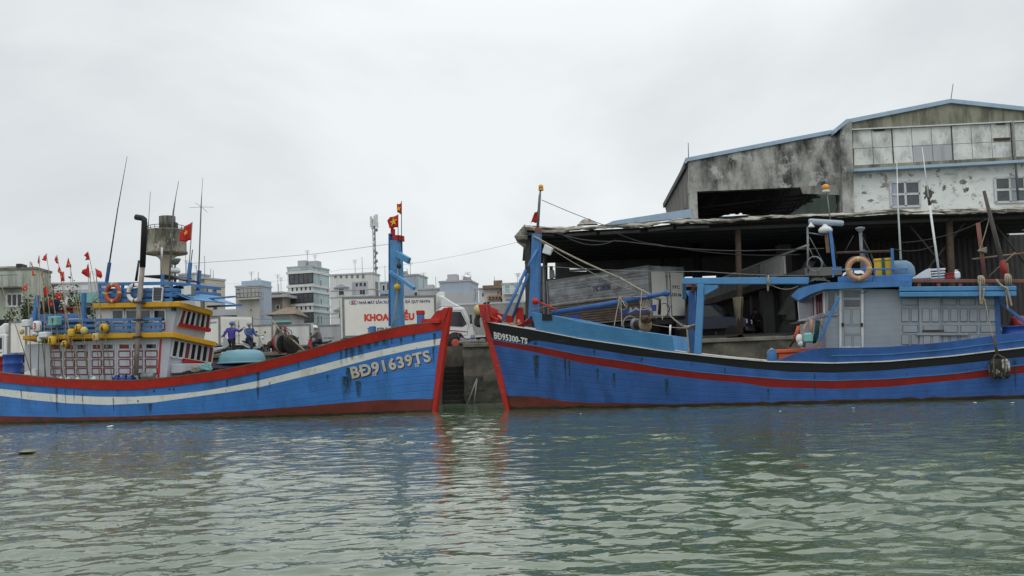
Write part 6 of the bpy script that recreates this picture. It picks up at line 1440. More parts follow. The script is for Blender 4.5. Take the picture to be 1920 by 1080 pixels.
# market hall behind the canopy: columns, balcony running back, dark bays
mk = thing('market_hall', 'dark two-storey market hall with square columns under the canopy', 'building', base=(18, 52, QZ))
ZS = 5.15
A_, B_ = Vector((WV(1322, 572, y=64).x, 64, 0)), Vector((WV(1500, 512, y=45.5).x, 45.5, 0)); dirv = (B_-A_).normalized(); nv = Vector((dirv.y, -dirv.x, 0))
if nv.y > 0: nv = -nv
m = MB(); m.beam(A_ + Vector((0, 0, ZS-.15)), B_ + dirv*3 + Vector((0, 0, ZS-.15)), 1.6, .35); part(mk, 'balcony_slab', m, M['wall_inner'])
m = MB(); m.beam(A_ + Vector((0, 0, ZS+1.0)) + nv*.6, B_ + dirv*3 + Vector((0, 0, ZS+1.0)) + nv*.6, .1, .08)
n_ = 60
for k in range(n_): p_ = A_.lerp(B_, k/n_) + nv*.6; m.box(p_.x-.05, p_.x+.05, p_.y-.05, p_.y+.05, ZS, ZS+1.0)
part(mk, 'balustrade', m, M['wall_white'])
m = MB(); off_ = -nv*3.0
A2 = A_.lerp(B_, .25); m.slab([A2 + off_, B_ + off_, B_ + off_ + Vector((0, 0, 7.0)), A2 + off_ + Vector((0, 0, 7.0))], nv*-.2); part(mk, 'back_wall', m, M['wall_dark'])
for k, s_ in enumerate((.18, .42, .60, .76, .90, 1.03)):
    p_ = A_.lerp(B_, s_); m = MB(); m.box(p_.x-.22, p_.x+.22, p_.y-.22, p_.y+.22, 2.1, ZS-.32); part(mk, 'column', m, M['wall_inner'])
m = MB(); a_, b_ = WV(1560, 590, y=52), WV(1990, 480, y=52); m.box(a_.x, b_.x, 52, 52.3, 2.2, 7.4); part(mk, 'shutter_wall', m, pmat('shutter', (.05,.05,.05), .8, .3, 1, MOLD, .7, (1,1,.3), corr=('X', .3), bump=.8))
m = MB(); a_ = WV(1430, 590, y=49.5); m.box(a_.x, a_.x+.6, 49.5, 50, 2.2, 6.2); a_ = WV(1468, 590, y=49); m.box(a_.x, a_.x+.6, 49, 49.6, 2.2, 7); part(mk, 'column', m, M['wall_inner'])
m = MB(); m.slab([WV(1460, 590, y=47), WV(1510, 490, y=47), WV(1530, 490, y=47), WV(1475, 590, y=47)], (0, .4, 0)); part(mk, 'stair_string', m, M['wall_inner'])
# pale framing at the far left under the canopy (frames with daylight between)
m = MB()
for (x, w) in ((1012, .25), (1020, .12)): m = MB(); v = WV(x, 560, y=54); m.box(v.x, v.x+w, 54, 54.3, 2.3, 6.9); part(mk, 'frame_post', m, M['metal_grey'])
m = MB(); v = WV(1033, 560, y=54); m.box(v.x, v.x+.18, 54, 54.3, 2.3, 6.9)
part(mk, 'frame_post', m, M['metal_grey'])
for pa_, pb_ in (((1010, 527), (1060, 524)), ((1010, 560), (1060, 555))): m = MB(); m.beam(WV(*pa_, y=53.8), WV(*pb_, y=53.8), .2, .15); part(mk, 'frame_rail', m, M['metal_grey'])
for r_ in ((1030, 506, 1041, 522), (1068, 504, 1100, 509)):
    m = MB(); m.slab(wq([(r_[0], r_[3]), (r_[2], r_[3]-1), (r_[2]-2, r_[1]), (r_[0], r_[1]+1)], 53.5), (0, .05, 0)); part(mk, 'daylight_patch', m, M['wall_white'])  # white panels standing in for daylight seen through the gaps
# dark sheeting at the back of the hall, with the few openings where daylight shows
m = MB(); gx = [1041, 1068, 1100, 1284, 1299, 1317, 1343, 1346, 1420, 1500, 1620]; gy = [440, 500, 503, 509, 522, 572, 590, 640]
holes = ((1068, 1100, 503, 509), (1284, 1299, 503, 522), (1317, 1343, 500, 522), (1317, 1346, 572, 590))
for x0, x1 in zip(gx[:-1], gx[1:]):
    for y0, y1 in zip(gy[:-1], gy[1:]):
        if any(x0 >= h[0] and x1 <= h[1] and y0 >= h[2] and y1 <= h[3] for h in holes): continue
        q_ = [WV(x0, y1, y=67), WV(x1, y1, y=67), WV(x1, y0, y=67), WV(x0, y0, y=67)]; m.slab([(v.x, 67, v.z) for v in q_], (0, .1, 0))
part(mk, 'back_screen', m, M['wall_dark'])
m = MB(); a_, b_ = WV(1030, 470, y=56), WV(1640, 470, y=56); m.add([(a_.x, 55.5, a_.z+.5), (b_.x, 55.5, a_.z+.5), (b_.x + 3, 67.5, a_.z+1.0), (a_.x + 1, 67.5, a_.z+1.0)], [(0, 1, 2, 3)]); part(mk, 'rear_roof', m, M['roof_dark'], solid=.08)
for i, (px, py, r_, lb) in enumerate(((1490, 625, .6, 'low black heap of nets stacked under the canopy by the hung gear'), (1513, 622, .5, 'taller black heap of nets under the canopy nearest the cabin'))):
    v = WV(px, py, y=46); m = MB(); m.ball((v.x, 46, 2.6), r_*1.2, .6, .75 if i else .55, 16, 10); m.jitter(.12, 3, i); single('net_heap', lb, 'net', m, M['net'], base=(v.x, 46, 2.3), group='net heaps under the canopy')

# ================================================================== vehicles
def truck(name, label, cat, o, rot, L, Wd, H, zb, box_mat, cab_mat, face=1, group=None, wheel_mat='dark_metal', cab=True, doors=None, cabH=2.15, visor=True, trim='metal_grey'):
    """box truck; x along its side (near side y=0), cab on the +x end when face=1"""
    F = Frame(o, rot); t = thing(name, label, cat, F, (L/2, Wd/2, 0), group)
    fx = (lambda x: x) if face == 1 else (lambda x: L - x)
    def bx(mb, x0, x1, *a): x0, x1 = fx(x0), fx(x1); mb.box(min(x0, x1), max(x0, x1), *a)
    m = MB(); m.box(0, L, 0, Wd, zb, zb+H); box = part(t, 'cargo_box', m, box_mat, bev=.01)
    for (y0, y1) in ((-.025, .03), (Wd-.03, Wd+.025)):
        m = MB()
        m.box(-.02, L+.02, y0, y1, zb+H-.08, zb+H+.02); m.box(-.02, L+.02, y0, y1, zb-.02, zb+.09)
        m.box(-.02, .09, y0-.004, y1+.004, zb, zb+H); m.box(L-.09, L+.02, y0-.004, y1+.004, zb, zb+H)
        part(box, 'frame', m, M[trim])
    m = MB(); bx(m, .1, L+1.6, .35, Wd-.35, zb-.28, zb-.04); part(t, 'chassis', m, M['dark_metal'])
    m = MB(); m.box(.6, L*.55, .02, .12, zb-.5, zb-.3); part(t, 'side_guard', m, M['metal_grey'])
    wr = .40
    for xw in (1.1, L+.95) if cab else (1.1, L-1.2):
        for yw in (.02, Wd-.30):
            m = MB(); c = Vector((fx(xw), yw, wr)); m.lathe(c, [(wr*.72, 0), (wr*.95, .02), (wr, .08), (wr, .2), (wr*.95, .26), (wr*.72, .28)], (0, 1, 0), 24); wo_ = part(t, 'wheel', m, M['rubber'])
            m = MB(); m.lathe(c + Vector((0, -.012 if yw < 1 else .26, 0)), [(.10, 0), (.2, .01), (wr*.66, .04)], (0, 1, 0), 20); part(wo_, 'rim', m, M[wheel_mat])
    if doors:
        xd = fx(0); s_ = -1 if face == 1 else 1
        m = MB()
        for (y0, y1) in ((.06, Wd/2-.02), (Wd/2+.02, Wd-.06)):
            d = MB(); d.box(min(xd, xd+s_*.035), max(xd, xd+s_*.035), y0, y1, zb+.10, zb+H-.28 if doors == 'low' else zb+H-.1); do = part(box, 'rear_door', d, M['truck_white'], bev=.008)
            b_ = MB(); yb = y1-.10 if y0 < 1 and y1 < Wd/2 else y0+.10
            b_.tube([(xd+s_*.06, yb, zb+.05), (xd+s_*.06, yb, zb+H-.2)], .018, 6); 
            for zz in (zb+.5, zb+1.0, zb+H-.5): b_.box(min(xd, xd+s_*.07), max(xd, xd+s_*.07), yb-.05, yb+.05, zz, zz+.05)
            part(do, 'lock_bar', b_, M['metal_grey'])
    if not cab: return t, F, box, None
    # cab
    x0 = L+.16; y0_, y1_ = .03, Wd-.03
    prof = [(x0, .62), (x0+1.75, .55), (x0+1.80, .9), (x0+1.74, 1.30), (x0+1.32, cabH), (x0+.15, cabH+.04), (x0, cabH-.05)]
    m = MB(); m.slab([(fx(x), y0_, z) for x, z in prof], (0, y1_-y0_, 0)); cb_ = part(t, 'cab', m, cab_mat, bev=.05)
    if visor:
        m = MB(); pv = [(x0+.12, cabH+.03), (x0+1.25, cabH+.01), (x0+.75, cabH+.28), (x0+.25, cabH+.62), (x0+.12, cabH+.66)]
        m.slab([(fx(x), y0_+.06, z) for x, z in pv], (0, y1_-y0_-.12, 0)); part(cb_, 'wind_deflector', m, cab_mat, bev=.06)
    for yy, dy in ((y0_-.006, -.012), (y1_+.006, .012)):
        m = MB(); m.slab([(fx(x), yy, z) for x, z in ((x0+.28, 1.28), (x0+1.18, 1.20), (x0+1.42, 1.34), (x0+1.12, cabH-.22), (x0+.28, cabH-.2))], (0, dy, 0)); part(cb_, 'side_window', m, M['glass'])
        m = MB()
        for a, b in (((x0+.2, .75), (x0+.2, cabH-.15)), ((x0+.2, cabH-.15), (x0+1.18, cabH-.16)), ((x0+1.18, cabH-.16), (x0+1.5, 1.3)), ((x0+1.5, 1.3), (x0+1.42, .78)), ((x0+1.42, .78), (x0+.2, .75))): m.beam((fx(a[0]), yy, a[1]), (fx(b[0]), yy, b[1]), .012, .008, up=(0, 1, 0))
        d_ = part(cb_, 'door', m, M['dark_metal'])
        m = MB(); bx(m, x0+.3, x0+.46, yy-.03, yy+.03, 1.08, 1.12); part(d_, 'handle', m, M['black'])
    m = MB(); e_ = .012
    m.slab([(fx(x0+1.735+e_), y0_+.12, 1.34), (fx(x0+1.735+e_), y1_-.12, 1.34), (fx(x0+1.36+e_), y1_-.2, cabH-.10), (fx(x0+1.36+e_), y0_+.2, cabH-.10)], (fx(1)-fx(.985), 0, .012)); part(cb_, 'windscreen', m, M['glass'])
    m = MB(); bx(m, x0+1.785, x0+1.83, y0_+.3, y1_-.3, .92, 1.2); part(cb_, 'grille', m, M['dark_metal'])
    for yy in (y0_+.03, y1_-.27): m = MB(); bx(m, x0+1.72, x0+1.835, yy, yy+.24, .72, .92); part(cb_, 'headlight', m, M['headlight'], bev=.02)
    m = MB(); bx(m, x0+1.5, x0+1.9, y0_-.01, y1_+.01, .40, .66); part(t, 'bumper', m, M['metal_grey'] if cab_mat == M['truck_cab'] else cab_mat, bev=.03)
    m = MB(); m.lathe((fx(L+.95), y0_-.008, .40), [(.54, 0), (.54, .02)], (0, 1, 0), 24); part(cb_, 'wheel_arch', m, M['black'])
    for yy in (-.22, Wd+.12): m = MB(); bx(m, x0+1.58, x0+1.64, yy, yy+.20, 1.35, 1.8); m.tube([(fx(x0+1.5), max(0, min(Wd, yy)), 1.75), (fx(x0+1.62), yy+.1, 1.78)], .015, 5); part(cb_, 'mirror', m, M['black'])
    return t, F, box, cb_
def side_text(parent, F, body, x0, x1, z0, z1, mat, bold=.02, y=-.03, name='lettering', spacing=1.0, slant=0):
    m = MB(); letter(m, body, lambda u, v: Vector((x0 + (x1-x0)*u + slant*v, y, z0 + (z1-z0)*v)), bold, spacing); return part(parent, name, m, M[mat])
# ice factory truck
g = WV(643.5, 632, y=49.6); TH = rad(13); Tf = Frame((g.x, 49.6, QZ), TH)
Lb = Tf.V(818, 600, y=0).x; zb_ = Tf.V(644.5, 633, y=0).z; zt_ = Tf.V(643.5, 557.5, y=0).z
t1, F1, box1, cab1 = truck('box_truck', 'white ice factory box truck with big red lettering, parked behind the blue mast', 'truck', (g.x, 49.6, QZ), TH, Lb, 2.1, zt_-zb_, zb_, M['truck_white'], M['truck_cab'], 1, 'parked trucks', 'orange_ring', cabH=2.2)
def tz(px, py): v = Tf.V(px, py, y=0); return v.x, v.z
def ttext(body, px0, px1, pyt, pyb, mat, bold=.02, spacing=1.0):
    x0, z0 = tz(px0, pyb); x1, z1 = tz(px1, pyt); return side_text(box1, Tf, body, x0, x1, z0, z1, mat, bold, -.012, 'lettering', spacing)
ttext('NHÀ MÁY SẢN XUẤT NƯỚC ĐÁ QUY NHƠN', 673, 806, 558.5, 571.5, 'letter_blue', .022)
ttext('KHOA TRIỀU', 683, 776.5, 580.0, 602.5, 'letter_red', .065, 1.06)
ttext('77C 070.26', 689, 731, 613.5, 623.5, 'letter_blue', .03)
m = MB(); x, z = tz(663, 567.3)
for k in range(28):
    a0, a1 = 2*math.pi*k/28, 2*math.pi*(k+1)/28
    m.add([(x+.22*math.cos(a0), -.012, z+.115*math.sin(a0)), (x+.22*math.cos(a1), -.012, z+.115*math.sin(a1)), (x+.20*math.cos(a1), -.012, z+.10*math.sin(a1)), (x+.20*math.cos(a0), -.012, z+.10*math.sin(a0))], [(0, 1, 2, 3)])
em = part(box1, 'emblem_ring', m, M['letter_blue'])
side_text(box1, Tf, 'K', x-.10, x+.02, z-.075, z+.075, 'letter_blue', .05, -.014, 'emblem_letter'); side_text(box1, Tf, 'K', x+.01, x+.13, z-.075, z+.075, 'letter_red', .05, -.016, 'emblem_letter')
m = MB(); x0 = Lb+.16
m.slab([(x0+.15, .015, 1.10), (x0+1.3, .015, .98), (x0+1.5, .015, .93), (x0+1.2, .015, .95), (x0+.15, .015, 1.04)], (0, -.006, 0)); part(cab1, 'red_stripe', m, M['red_paint'])
m = MB(); m.torus((x0+1.05, .02, .78), .11, .012, (0, 1, 0), 20, 6); part(cab1, 'round_badge', m, M['metal_grey'])
v0 = Tf.V(824, 551, y=.4); m = MB(); m.box(v0.x, v0.x+.34*.95, .6, 1.5, v0.z-.16, v0.z+.12); part(t1, 'cooling_unit', m, M['truck_white'], bev=.03)
# grey truck behind it
a_, b_ = WV(853, 600, y=60), WV(980, 600, y=60)
g_ = WV(840, 640, y=60); t2, F2, box2, _ = truck('box_truck', 'long grey corrugated box truck half hidden by the two red bows', 'truck', (g_.x, 60, QZ), rad(2), 5.0, 2.3, WV(900, 568, y=60).z - QZ - 1.0, 1.0, M['truck_grey'], M['truck_cab'], 1, 'parked trucks', cab=False, trim='frame_white')
# truck with rear doors behind the two men
g_ = WV(405, 640, y=54); Fn = Frame((g_.x, 54, QZ), rad(-40)); xr = Fn.V(412, 620, y=0).x
o_ = Fn.m @ Vector((xr - 5.2, 0, 0)); t3, F3, box3, _ = truck('box_truck', 'white box truck with both rear doors facing the two men in blue', 'truck', tuple(o_), rad(-40), 5.2, 2.1, WV(412, 594, y=54).z - QZ - .85, .85, M['truck_white'], M['truck_cab'], -1, 'parked trucks', doors='full', visor=False)
xA, zA_ = F3.V(391.5, 607.5, y=0).x, F3.V(391.5, 607.5, y=0).z; xB, zB_ = F3.V(406, 602, y=0).x, F3.V(406, 602, y=0).z
side_text(box3, F3, 'NHƠN', xA, xB, zA_, zB_, 'letter_blue', .03, -.012)
# three pale trucks further back
def back_truck(px0, px1, pyt, D, label, mat, rot, H=None, cabf=False, txt=None, face=1):
    a_, b_ = WV(px0, 640, y=D), WV(px1, 640, y=D); F_ = Frame((a_.x, D, QZ), rot); L_ = F_.V(px1, 640, y=0).x
    zt__ = F_.V(px0, pyt, y=0).z; r_ = truck('box_truck', label, 'truck', (a_.x, D, QZ), rot, L_, 2.2, zt__-.95, .95, mat, M['truck_cab'], face, 'parked trucks', cab=cabf)
    if txt: x0, z0 = F_.V(txt[1], txt[4], y=0).x, F_.V(txt[1], txt[4], y=0).z; x1, z1 = F_.V(txt[2], txt[3], y=0).x, F_.V(txt[2], txt[3], y=0).z; side_text(r_[2], F_, txt[0], x0, x1, z0, z1, 'letter_black', .015, -.012)
    return r_
back_truck(462, 512, 610.5, 62, 'cream ribbed box truck between the men in blue and the line hauler', M['truck_corr'], rad(3))
r5 = back_truck(527, 583, 610, 63, 'light grey box truck with a narrow white top strip behind the line hauler', M['wall_white'], rad(0), txt=('77C 107.84', 545, 561, 631.5, 636))
back_truck(597, 642.5, 610, 64, 'grey box truck behind the motorbike rider', M['wall_grey'], rad(4), txt=('77C 022.31', 607, 626, 632, 635.5))
# small van and white box truck at the far left
r7 = back_truck(17, 50, 603.5, 58, 'white box truck with its cab at the left picture edge', M['truck_white'], rad(-4), cabf=True, face=-1)
# aluminium truck under the canopy
gA, gB = WV(1030, 640, y=51.2), WV(1225, 640, y=45.2); rotA = math.atan2(45.2-51.2, gB.x-gA.x); LA = math.hypot(gB.x-gA.x, 6.0)
zt_ = WV(1225, 497.5, y=45.2).z - QZ
t8, F8, box8, _ = truck('box_truck', 'battered aluminium box truck with white rear doors parked under the canopy', 'truck', (gA.x, 51.2, QZ), rotA, LA, 2.2, zt_-1.0, 1.0, M['alu'], M['truck_blue'], -1, 'parked trucks', doors='low', visor=False, cabH=2.3)
# face -1 puts the doors at x = L
hb = .95
m = MB(); m.box(.1, LA-.1, -.03, .001, 1.03, 1.0 + (zt_-1)*.46); part(box8, 'lower_boards', m, M['alu_low'])
m = MB()
for k in range(6): zz = 1.0 + (zt_-1.0)*(.52 + .055*k) if k < 3 else 1.0 + (zt_-1.0)*(.76 + .06*(k-3)); m.box(.1, LA-.1, -.022, .001, zz, zz+.05)
part(box8, 'rib', m, M['alu'], bev=.01)
x0, z0 = F8.V(1112, 546.5, y=0).x, F8.V(1112, 546.5, y=0).z; x1, z1 = F8.V(1144, 536.5, y=0).x, F8.V(1144, 536.5, y=0).z
side_text(box8, F8, '77C 235.06', x0, x1, z0 - .02, z0 + .24, 'letter_blue', .02, -.03)
q_ = [F8.V(px, py, y=0) for px, py in ((1161, 583), (1166, 588), (1232, 578), (1232, 571), (1172, 579))]
m = MB(); m.slab([(v.x, -.034, v.z) for v in [F8.V(1160, 585, y=0), F8.V(1168, 589.5, y=0), F8.V(1232, 583, y=0), F8.V(1232, 571, y=0), F8.V(1170, 579, y=0)]], (0, -.004, 0)); part(box8, 'blue_banner', m, M['decal_blue'])
a_, b_ = F8.V(1179, 586.5, y=0), F8.V(1216, 576, y=0); side_text(box8, F8, 'JAC', a_.x, b_.x, a_.z, a_.z + .23, 'letter_white', .04, -.042)
m = MB(); c_ = F8.V(1220.5, 579, y=0); star(m, (c_.x, -.044, c_.z), .14, (1, 0, 0), (0, 0, 1), (0, 0, 0)); part(box8, 'star', m, M['letter_white'])
q_ = [F8.V(1068, 600, y=0), F8.V(1088, 597, y=0), F8.V(1088, 589, y=0), F8.V(1068, 592, y=0)]; m = MB(); m.slab([(v.x, -.034, v.z) for v in q_], (0, -.004, 0)); part(box8, 'blue_patch', m, M['decal_blue'])
def rear_text(body, y0, y1, z0, z1): 
    m = MB(); letter(m, body, lambda u, v: Vector((LA+.042, y0 + (y1-y0)*u, z0 + (z1-z0)*v)), .03); part(box8, 'plate_number', m, M['letter_black'])
rear_text('77C', 1.35, 1.85, 2.35, 2.50); rear_text('235.06', 1.3, 1.95, 2.0, 2.15)
# dark blue pickup beside it
F9 = Frame((WV(1316, 640, y=45.5).x, 45.5, 2.27), rad(-24)); t9 = thing('pickup', 'dark blue pickup with its round-cornered bonnet under the canopy', 'pickup', F9, (1.8, .8, 0), 'parked trucks')
m = MB(); m.slab([(-1.2, 0, .5), (2.0, 0, .5), (2.05, 0, .85), (1.95, 0, 1.02), (1.05, 0, 1.12), (.55, 0, 1.68), (-.6, 0, 1.74), (-.75, 0, 1.1), (-1.2, 0, 1.1)], (0, 1.65, 0)); part(t9, 'body', m, M['truck_blue'], bev=.06)
m = MB(); m.slab([(-.45, -.012, 1.12), (.9, -.012, 1.12), (.5, -.012, 1.6), (-.42, -.012, 1.64)], (0, .02, 0)); m.slab([(1.06, .12, 1.15), (1.06, 1.53, 1.15), (.60, 1.46, 1.65), (.60, .19, 1.65)], (.012, 0, .01)); part(t9, 'window', m, M['glass'])
for yy in (.12, 1.28): m = MB(); m.box(1.95, 2.06, yy, yy+.24, .72, .92); part(t9, 'headlight', m, M['headlight'], bev=.03)
for xw in (-.7, 1.4):
    for yw in (-.02, 1.45): m = MB(); m.lathe((xw, yw, .34), [(.2, 0), (.33, .02), (.34, .1), (.33, .2), (.2, .22)], (0, 1, 0), 20); part(t9, 'wheel', m, M['rubber'])
m = MB(); m.box(1.98, 2.12, -.02, 1.67, .38, .58); part(t9, 'bumper', m, M['dark_metal'], bev=.03)
# ------------------------------------------------ motorbikes
def motorbike(px, D, rot, label, mat, z=QZ):
    F = Frame((WV(px, 640, y=D).x, D, z), rot); t = thing('motorbike', label, 'motorbike', F, (0, 0, 0), 'motorbikes on the quay')
    for xw, nm in ((.62, 'front'), (-.62, 'rear')):
        m = MB(); m.torus((xw, 0, .29), .25, .05, (0, 1, 0), 24, 8); w_ = part(t, 'wheel', m, M['rubber'])
        m = MB(); m.torus((xw, 0, .29), .19, .018, (0, 1, 0), 20, 6)
        for k in range(5): a = k*2*math.pi/5; m.tube([(xw, 0, .29), (xw+.19*math.cos(a), 0, .29+.19*math.sin(a))], .012, 5)
        m.lathe((xw, -.05, .29), [(.05, 0), (.05, .1)], (0, 1, 0), 10); part(w_, 'rim', m, M['metal_grey'])
    m = MB(); m.tube([(.62, -.07, .29), (.45, -.07, .72), (.40, -.05, .92)], .025, 6); m.tube([(.62, .07, .29), (.45, .07, .72), (.40, .05, .92)], .025, 6); part(t, 'fork', m, M['metal_grey'])
    m = MB(); m.slab([(.50, -.10, .50), (.56, -.10, .62), (.42, -.13, 1.0), (.30, -.13, .98), (.24, -.10, .55), (.30, -.09, .40)], (0, .24, 0)); m.slab([(.30, -.10, .42), (.30, -.10, .52), (-.15, -.10, .50), (-.35, -.13, .66), (-.78, -.09, .74), (-.80, -.09, .66), (-.38, -.12, .46), (-.1, -.10, .32)], (0, .22, 0)); part(t, 'fairing', m, mat, bev=.03)
    m = MB(); m.slab([(.05, -.12, .68), (-.15, -.13, .76), (-.55, -.12, .80), (-.72, -.09, .86), (-.74, -.09, .78), (-.5, -.12, .70), (-.1, -.12, .62)], (0, .25, 0)); part(t, 'seat', m, M['black'], bev=.03)
    m = MB(); m.tube([(.30, -.34, 1.0), (.34, -.15, 1.03), (.36, 0, 1.0), (.34, .15, 1.03), (.30, .34, 1.0)], .018, 6); h_ = part(t, 'handlebar', m, M['dark_metal'])
    for s_ in (-1, 1):
        m = MB(); m.tube([(.33, s_*.24, 1.02), (.36, s_*.32, 1.18)], .008, 5); m.ball((.36, s_*.34, 1.21), .03, .07, .045, 10, 6); part(h_, 'mirror', m, M['black'])
    m = MB(); m.ball((.47, 0, .92), .07, .09, .07, 12, 8); part(t, 'headlight', m, M['headlight'])
    m = MB(); m.tube([(.18, -.10, .34), (-.2, -.14, .28), (-.85, -.14, .36)], [.03, .04, .055], 8); part(t, 'exhaust', m, M['metal_grey'])
    m = MB(); m.box(-.1, .2, -.08, .08, .22, .42); part(t, 'engine', m, M['dark_metal'], bev=.03)
    m = MB(); m.torus((.62, 0, .29), .31, .035, (0, 1, 0), 16, 6, .5, 2.6); part(t, 'mudguard', m, mat)
    return t, F
motorbike(407, 47.6, rad(12), 'silver motorbike nearest the yellow cabin, beside the man in purple', M['bike_silver'])
mbB, FB_ = motorbike(478, 48.6, rad(-22), 'silver and black motorbike carrying the man in the blue coat', M['bike_silver'])
mbC, FC_ = motorbike(596, 52.5, rad(196), 'red motorbike being ridden leftwards behind the red gunwale', M['bike_red'])
mbD, FD_ = motorbike(1411, 49.6, rad(215), 'dark motorbike with a lit chrome headlight in the shade of the canopy', M['black'], 2.27)
# ------------------------------------------------ people
def person(label, F, J, cloth, legs, head_yaw, helmet=None, hair=True, height=1.65, base=None, helmet_name='helmet', shoes=True, group='people on the quay'):
    """J: joints in F. body = one skinned surface; coat and trousers follow it"""
    base = base or J['pelvis'].copy(); base = Vector(base)
    t = thing('person', label, 'person', F, (J['pelvis'].x, J['pelvis'].y, min(J['lf'].z, J['rf'].z) - .04), group)
    o0 = BASE[t.name][1]
    def skinned(name, verts, edges, radii, mat, root=0, sub=2):
        me = bpy.data.meshes.new(name); me.from_pydata([tuple(Vector(v) - o0) for v in verts], edges, []); me.materials.append(mat)
        o = bpy.data.objects.new(name, me); COL.objects.link(o); o.parent = t; BASE[o.name] = (F, o0)
        sk = o.modifiers.new('skin', 'SKIN'); sk.use_smooth_shade = True
        for i, r in enumerate(radii):
            d = me.skin_vertices[0].data[i]; d.radius = r if isinstance(r, tuple) else (r, r); d.use_root = (i == root)
        ss = o.modifiers.new('sub', 'SUBSURF'); ss.levels = sub; ss.render_levels = sub
        return o
    V_, E_, R_ = [], [], []
    def add(p, r, par=None):
        V_.append(Vector(p)); R_.append(r)
        if par is not None: E_.append((par, len(V_)-1))
        return len(V_)-1
    pel, chest, neck, head = J['pelvis'], J['chest'], J['neck'], J['head']
    a = add(pel, (.13, .10)); b = add(pel.lerp(chest, .5), (.125, .095), a); c = add(chest, (.15, .10), b); d = add(neck, .055, c)
    up = (head-neck).normalized(); e = add(neck + up*.06, .055, d); fwd = Vector((math.cos(head_yaw), math.sin(head_yaw), 0))
    h1 = add(head + up*.02, (.085, .095), e); h2 = add(head + up*.10, (.07, .08), h1)
    nz = add(head + fwd*.105 + up*.0, .014, h1); 
    for s_ in ('l', 'r'):
        sh = add(J[s_+'s'], .062, c); el_ = add(J[s_+'e'], .045, sh); wr_ = add(J[s_+'h'], .028, el_)
        hd = (J[s_+'h'] - J[s_+'e']).normalized(); sd_ = hd.cross(Vector((0, 0, 1)))
        sd_ = sd_.normalized() if sd_.length > .1 else Vector((1, 0, 0))
        pm = add(J[s_+'h'] + hd*.06, (.032, .018), wr_)
        for k in range(4):
            f1 = add(J[s_+'h'] + hd*(.105) + sd_*(.03 - .02*k), .0095, pm); f2 = add(J[s_+'h'] + hd*(.14 + .008*(1 - abs(k-1.5))) + sd_*(.032 - .021*k) + Vector((0, 0, -.02)), .008, f1)
        th_ = add(J[s_+'h'] + hd*.07 + sd_*.055 + Vector((0, 0, -.01)), .009, wr_)
        hp_ = add(J[s_+'p'], .088, a); kn = add(J[s_+'k'], .06, hp_); ft = add(J[s_+'f'], .042, kn); toe = add(J[s_+'f'] + J.get('toe', Vector((.15, 0, -.03))), .035, ft)
    skinned('body', V_, E_, R_, M['skin'])
    # coat
    V_, E_, R_ = [], [], []
    a = add(pel - Vector((0, 0, J.get('coatlen', .10))), (.19, .15)); b = add(pel.lerp(chest, .5), (.175, .14), a); c = add(chest, (.19, .135), b); d = add(neck - up*.01, .085, c)
    for s_ in ('l', 'r'):
        sh = add(J[s_+'s'], .088, c); el_ = add(J[s_+'e'], .068, sh); wr_ = add(J[s_+'e'].lerp(J[s_+'h'], .92), .05, el_)
    skinned('coat', V_, E_, R_, cloth)
    V_, E_, R_ = [], [], []
    a = add(pel, (.145, .115))
    for s_ in ('l', 'r'): hp_ = add(J[s_+'p'], .102, a); kn = add(J[s_+'k'], .078, hp_); ft = add(J[s_+'f'] + Vector((0, 0, .05)), .062, kn)
    skinned('trousers', V_, E_, R_, legs)
    for s_ in ('l', 'r'):
        tv = J.get('toe', Vector((.15, 0, -.03))); m = MB(); f = J[s_+'f']; m.ball(f + tv*.45 - Vector((0, 0, .005)), .13 if abs(tv.x) > abs(tv.y) else .055, .055 if abs(tv.x) > abs(tv.y) else .13, .045, 12, 8); part(t, 'shoe', m, M['black'])
    side = up.cross(fwd).normalized()
    m = MB()
    for s_ in (-1, 1): m.ball(head + fwd*.088 + side*s_*.034 + up*.03, .012, .012, .010, 8, 6)
    part(t, 'eye', m, M['black'])
    m = MB()
    for s_ in (-1, 1): m.ball(head + side*s_*.088 + up*.01, .014, .022, .03, 8, 6)
    part(t, 'ear', m, M['skin'])
    m = MB(); m.ball(head + fwd*.09 - up*.048, .012, .022, .008, 8, 6); part(t, 'mouth', m, M['salmon'])
    if helmet:
        m = MB(); c = head + up*.075
        m.lathe(c - up*.045, [(.128, 0), (.132, .05), (.118, .11), (.08, .155), (.03, .175), (.005, .178)], tuple(up), 20); o = part(t, helmet_name, m, helmet)
        m = MB(); m.slab([c + fwd*.10 + side*.09 - up*.02, c + fwd*.10 - side*.09 - up*.02, c + fwd*.20 - side*.06 - up*.035, c + fwd*.20 + side*.06 - up*.035], up*.012); part(o, 'visor', m, helmet)
    else:
        m = MB(); m.ball(head + up*.075 - fwd*.012, .105, .105, .085, 16, 8); part(t, 'hair', m, M['hair'])
    return t
Fp = Frame((WV(434, 640, y=47.8).x, 47.8, QZ), 0)
J = dict(pelvis=Vector((0, 0, .92)), chest=Vector((0, .02, 1.26)), neck=Vector((.01, 0, 1.44)), head=Vector((.02, 0, 1.55)),
         ls=Vector((-.19, 0, 1.36)), le=Vector((-.30, -.10, 1.12)), lh=Vector((-.42, -.22, .98)), rs=Vector((.19, .02, 1.36)), re=Vector((.40, .0, 1.24)), rh=Vector((.58, -.06, 1.38)),
         lp=Vector((-.09, 0, .86)), lk=Vector((-.10, .0, .48)), lf=Vector((-.11, .02, .07)), rp=Vector((.09, 0, .86)), rk=Vector((.10, -.02, .48)), rf=Vector((.13, .0, .07)), toe=Vector((.04, .15, -.03)), coatlen=.22)
person('person in a purple raincoat and blue helmet holding out one arm', Fp, J, M['raincoat'], M['trouser'], rad(40), M['helmet_blue'])
Fp = Frame((WV(467, 640, y=48.6).x, 48.6, QZ), 0)
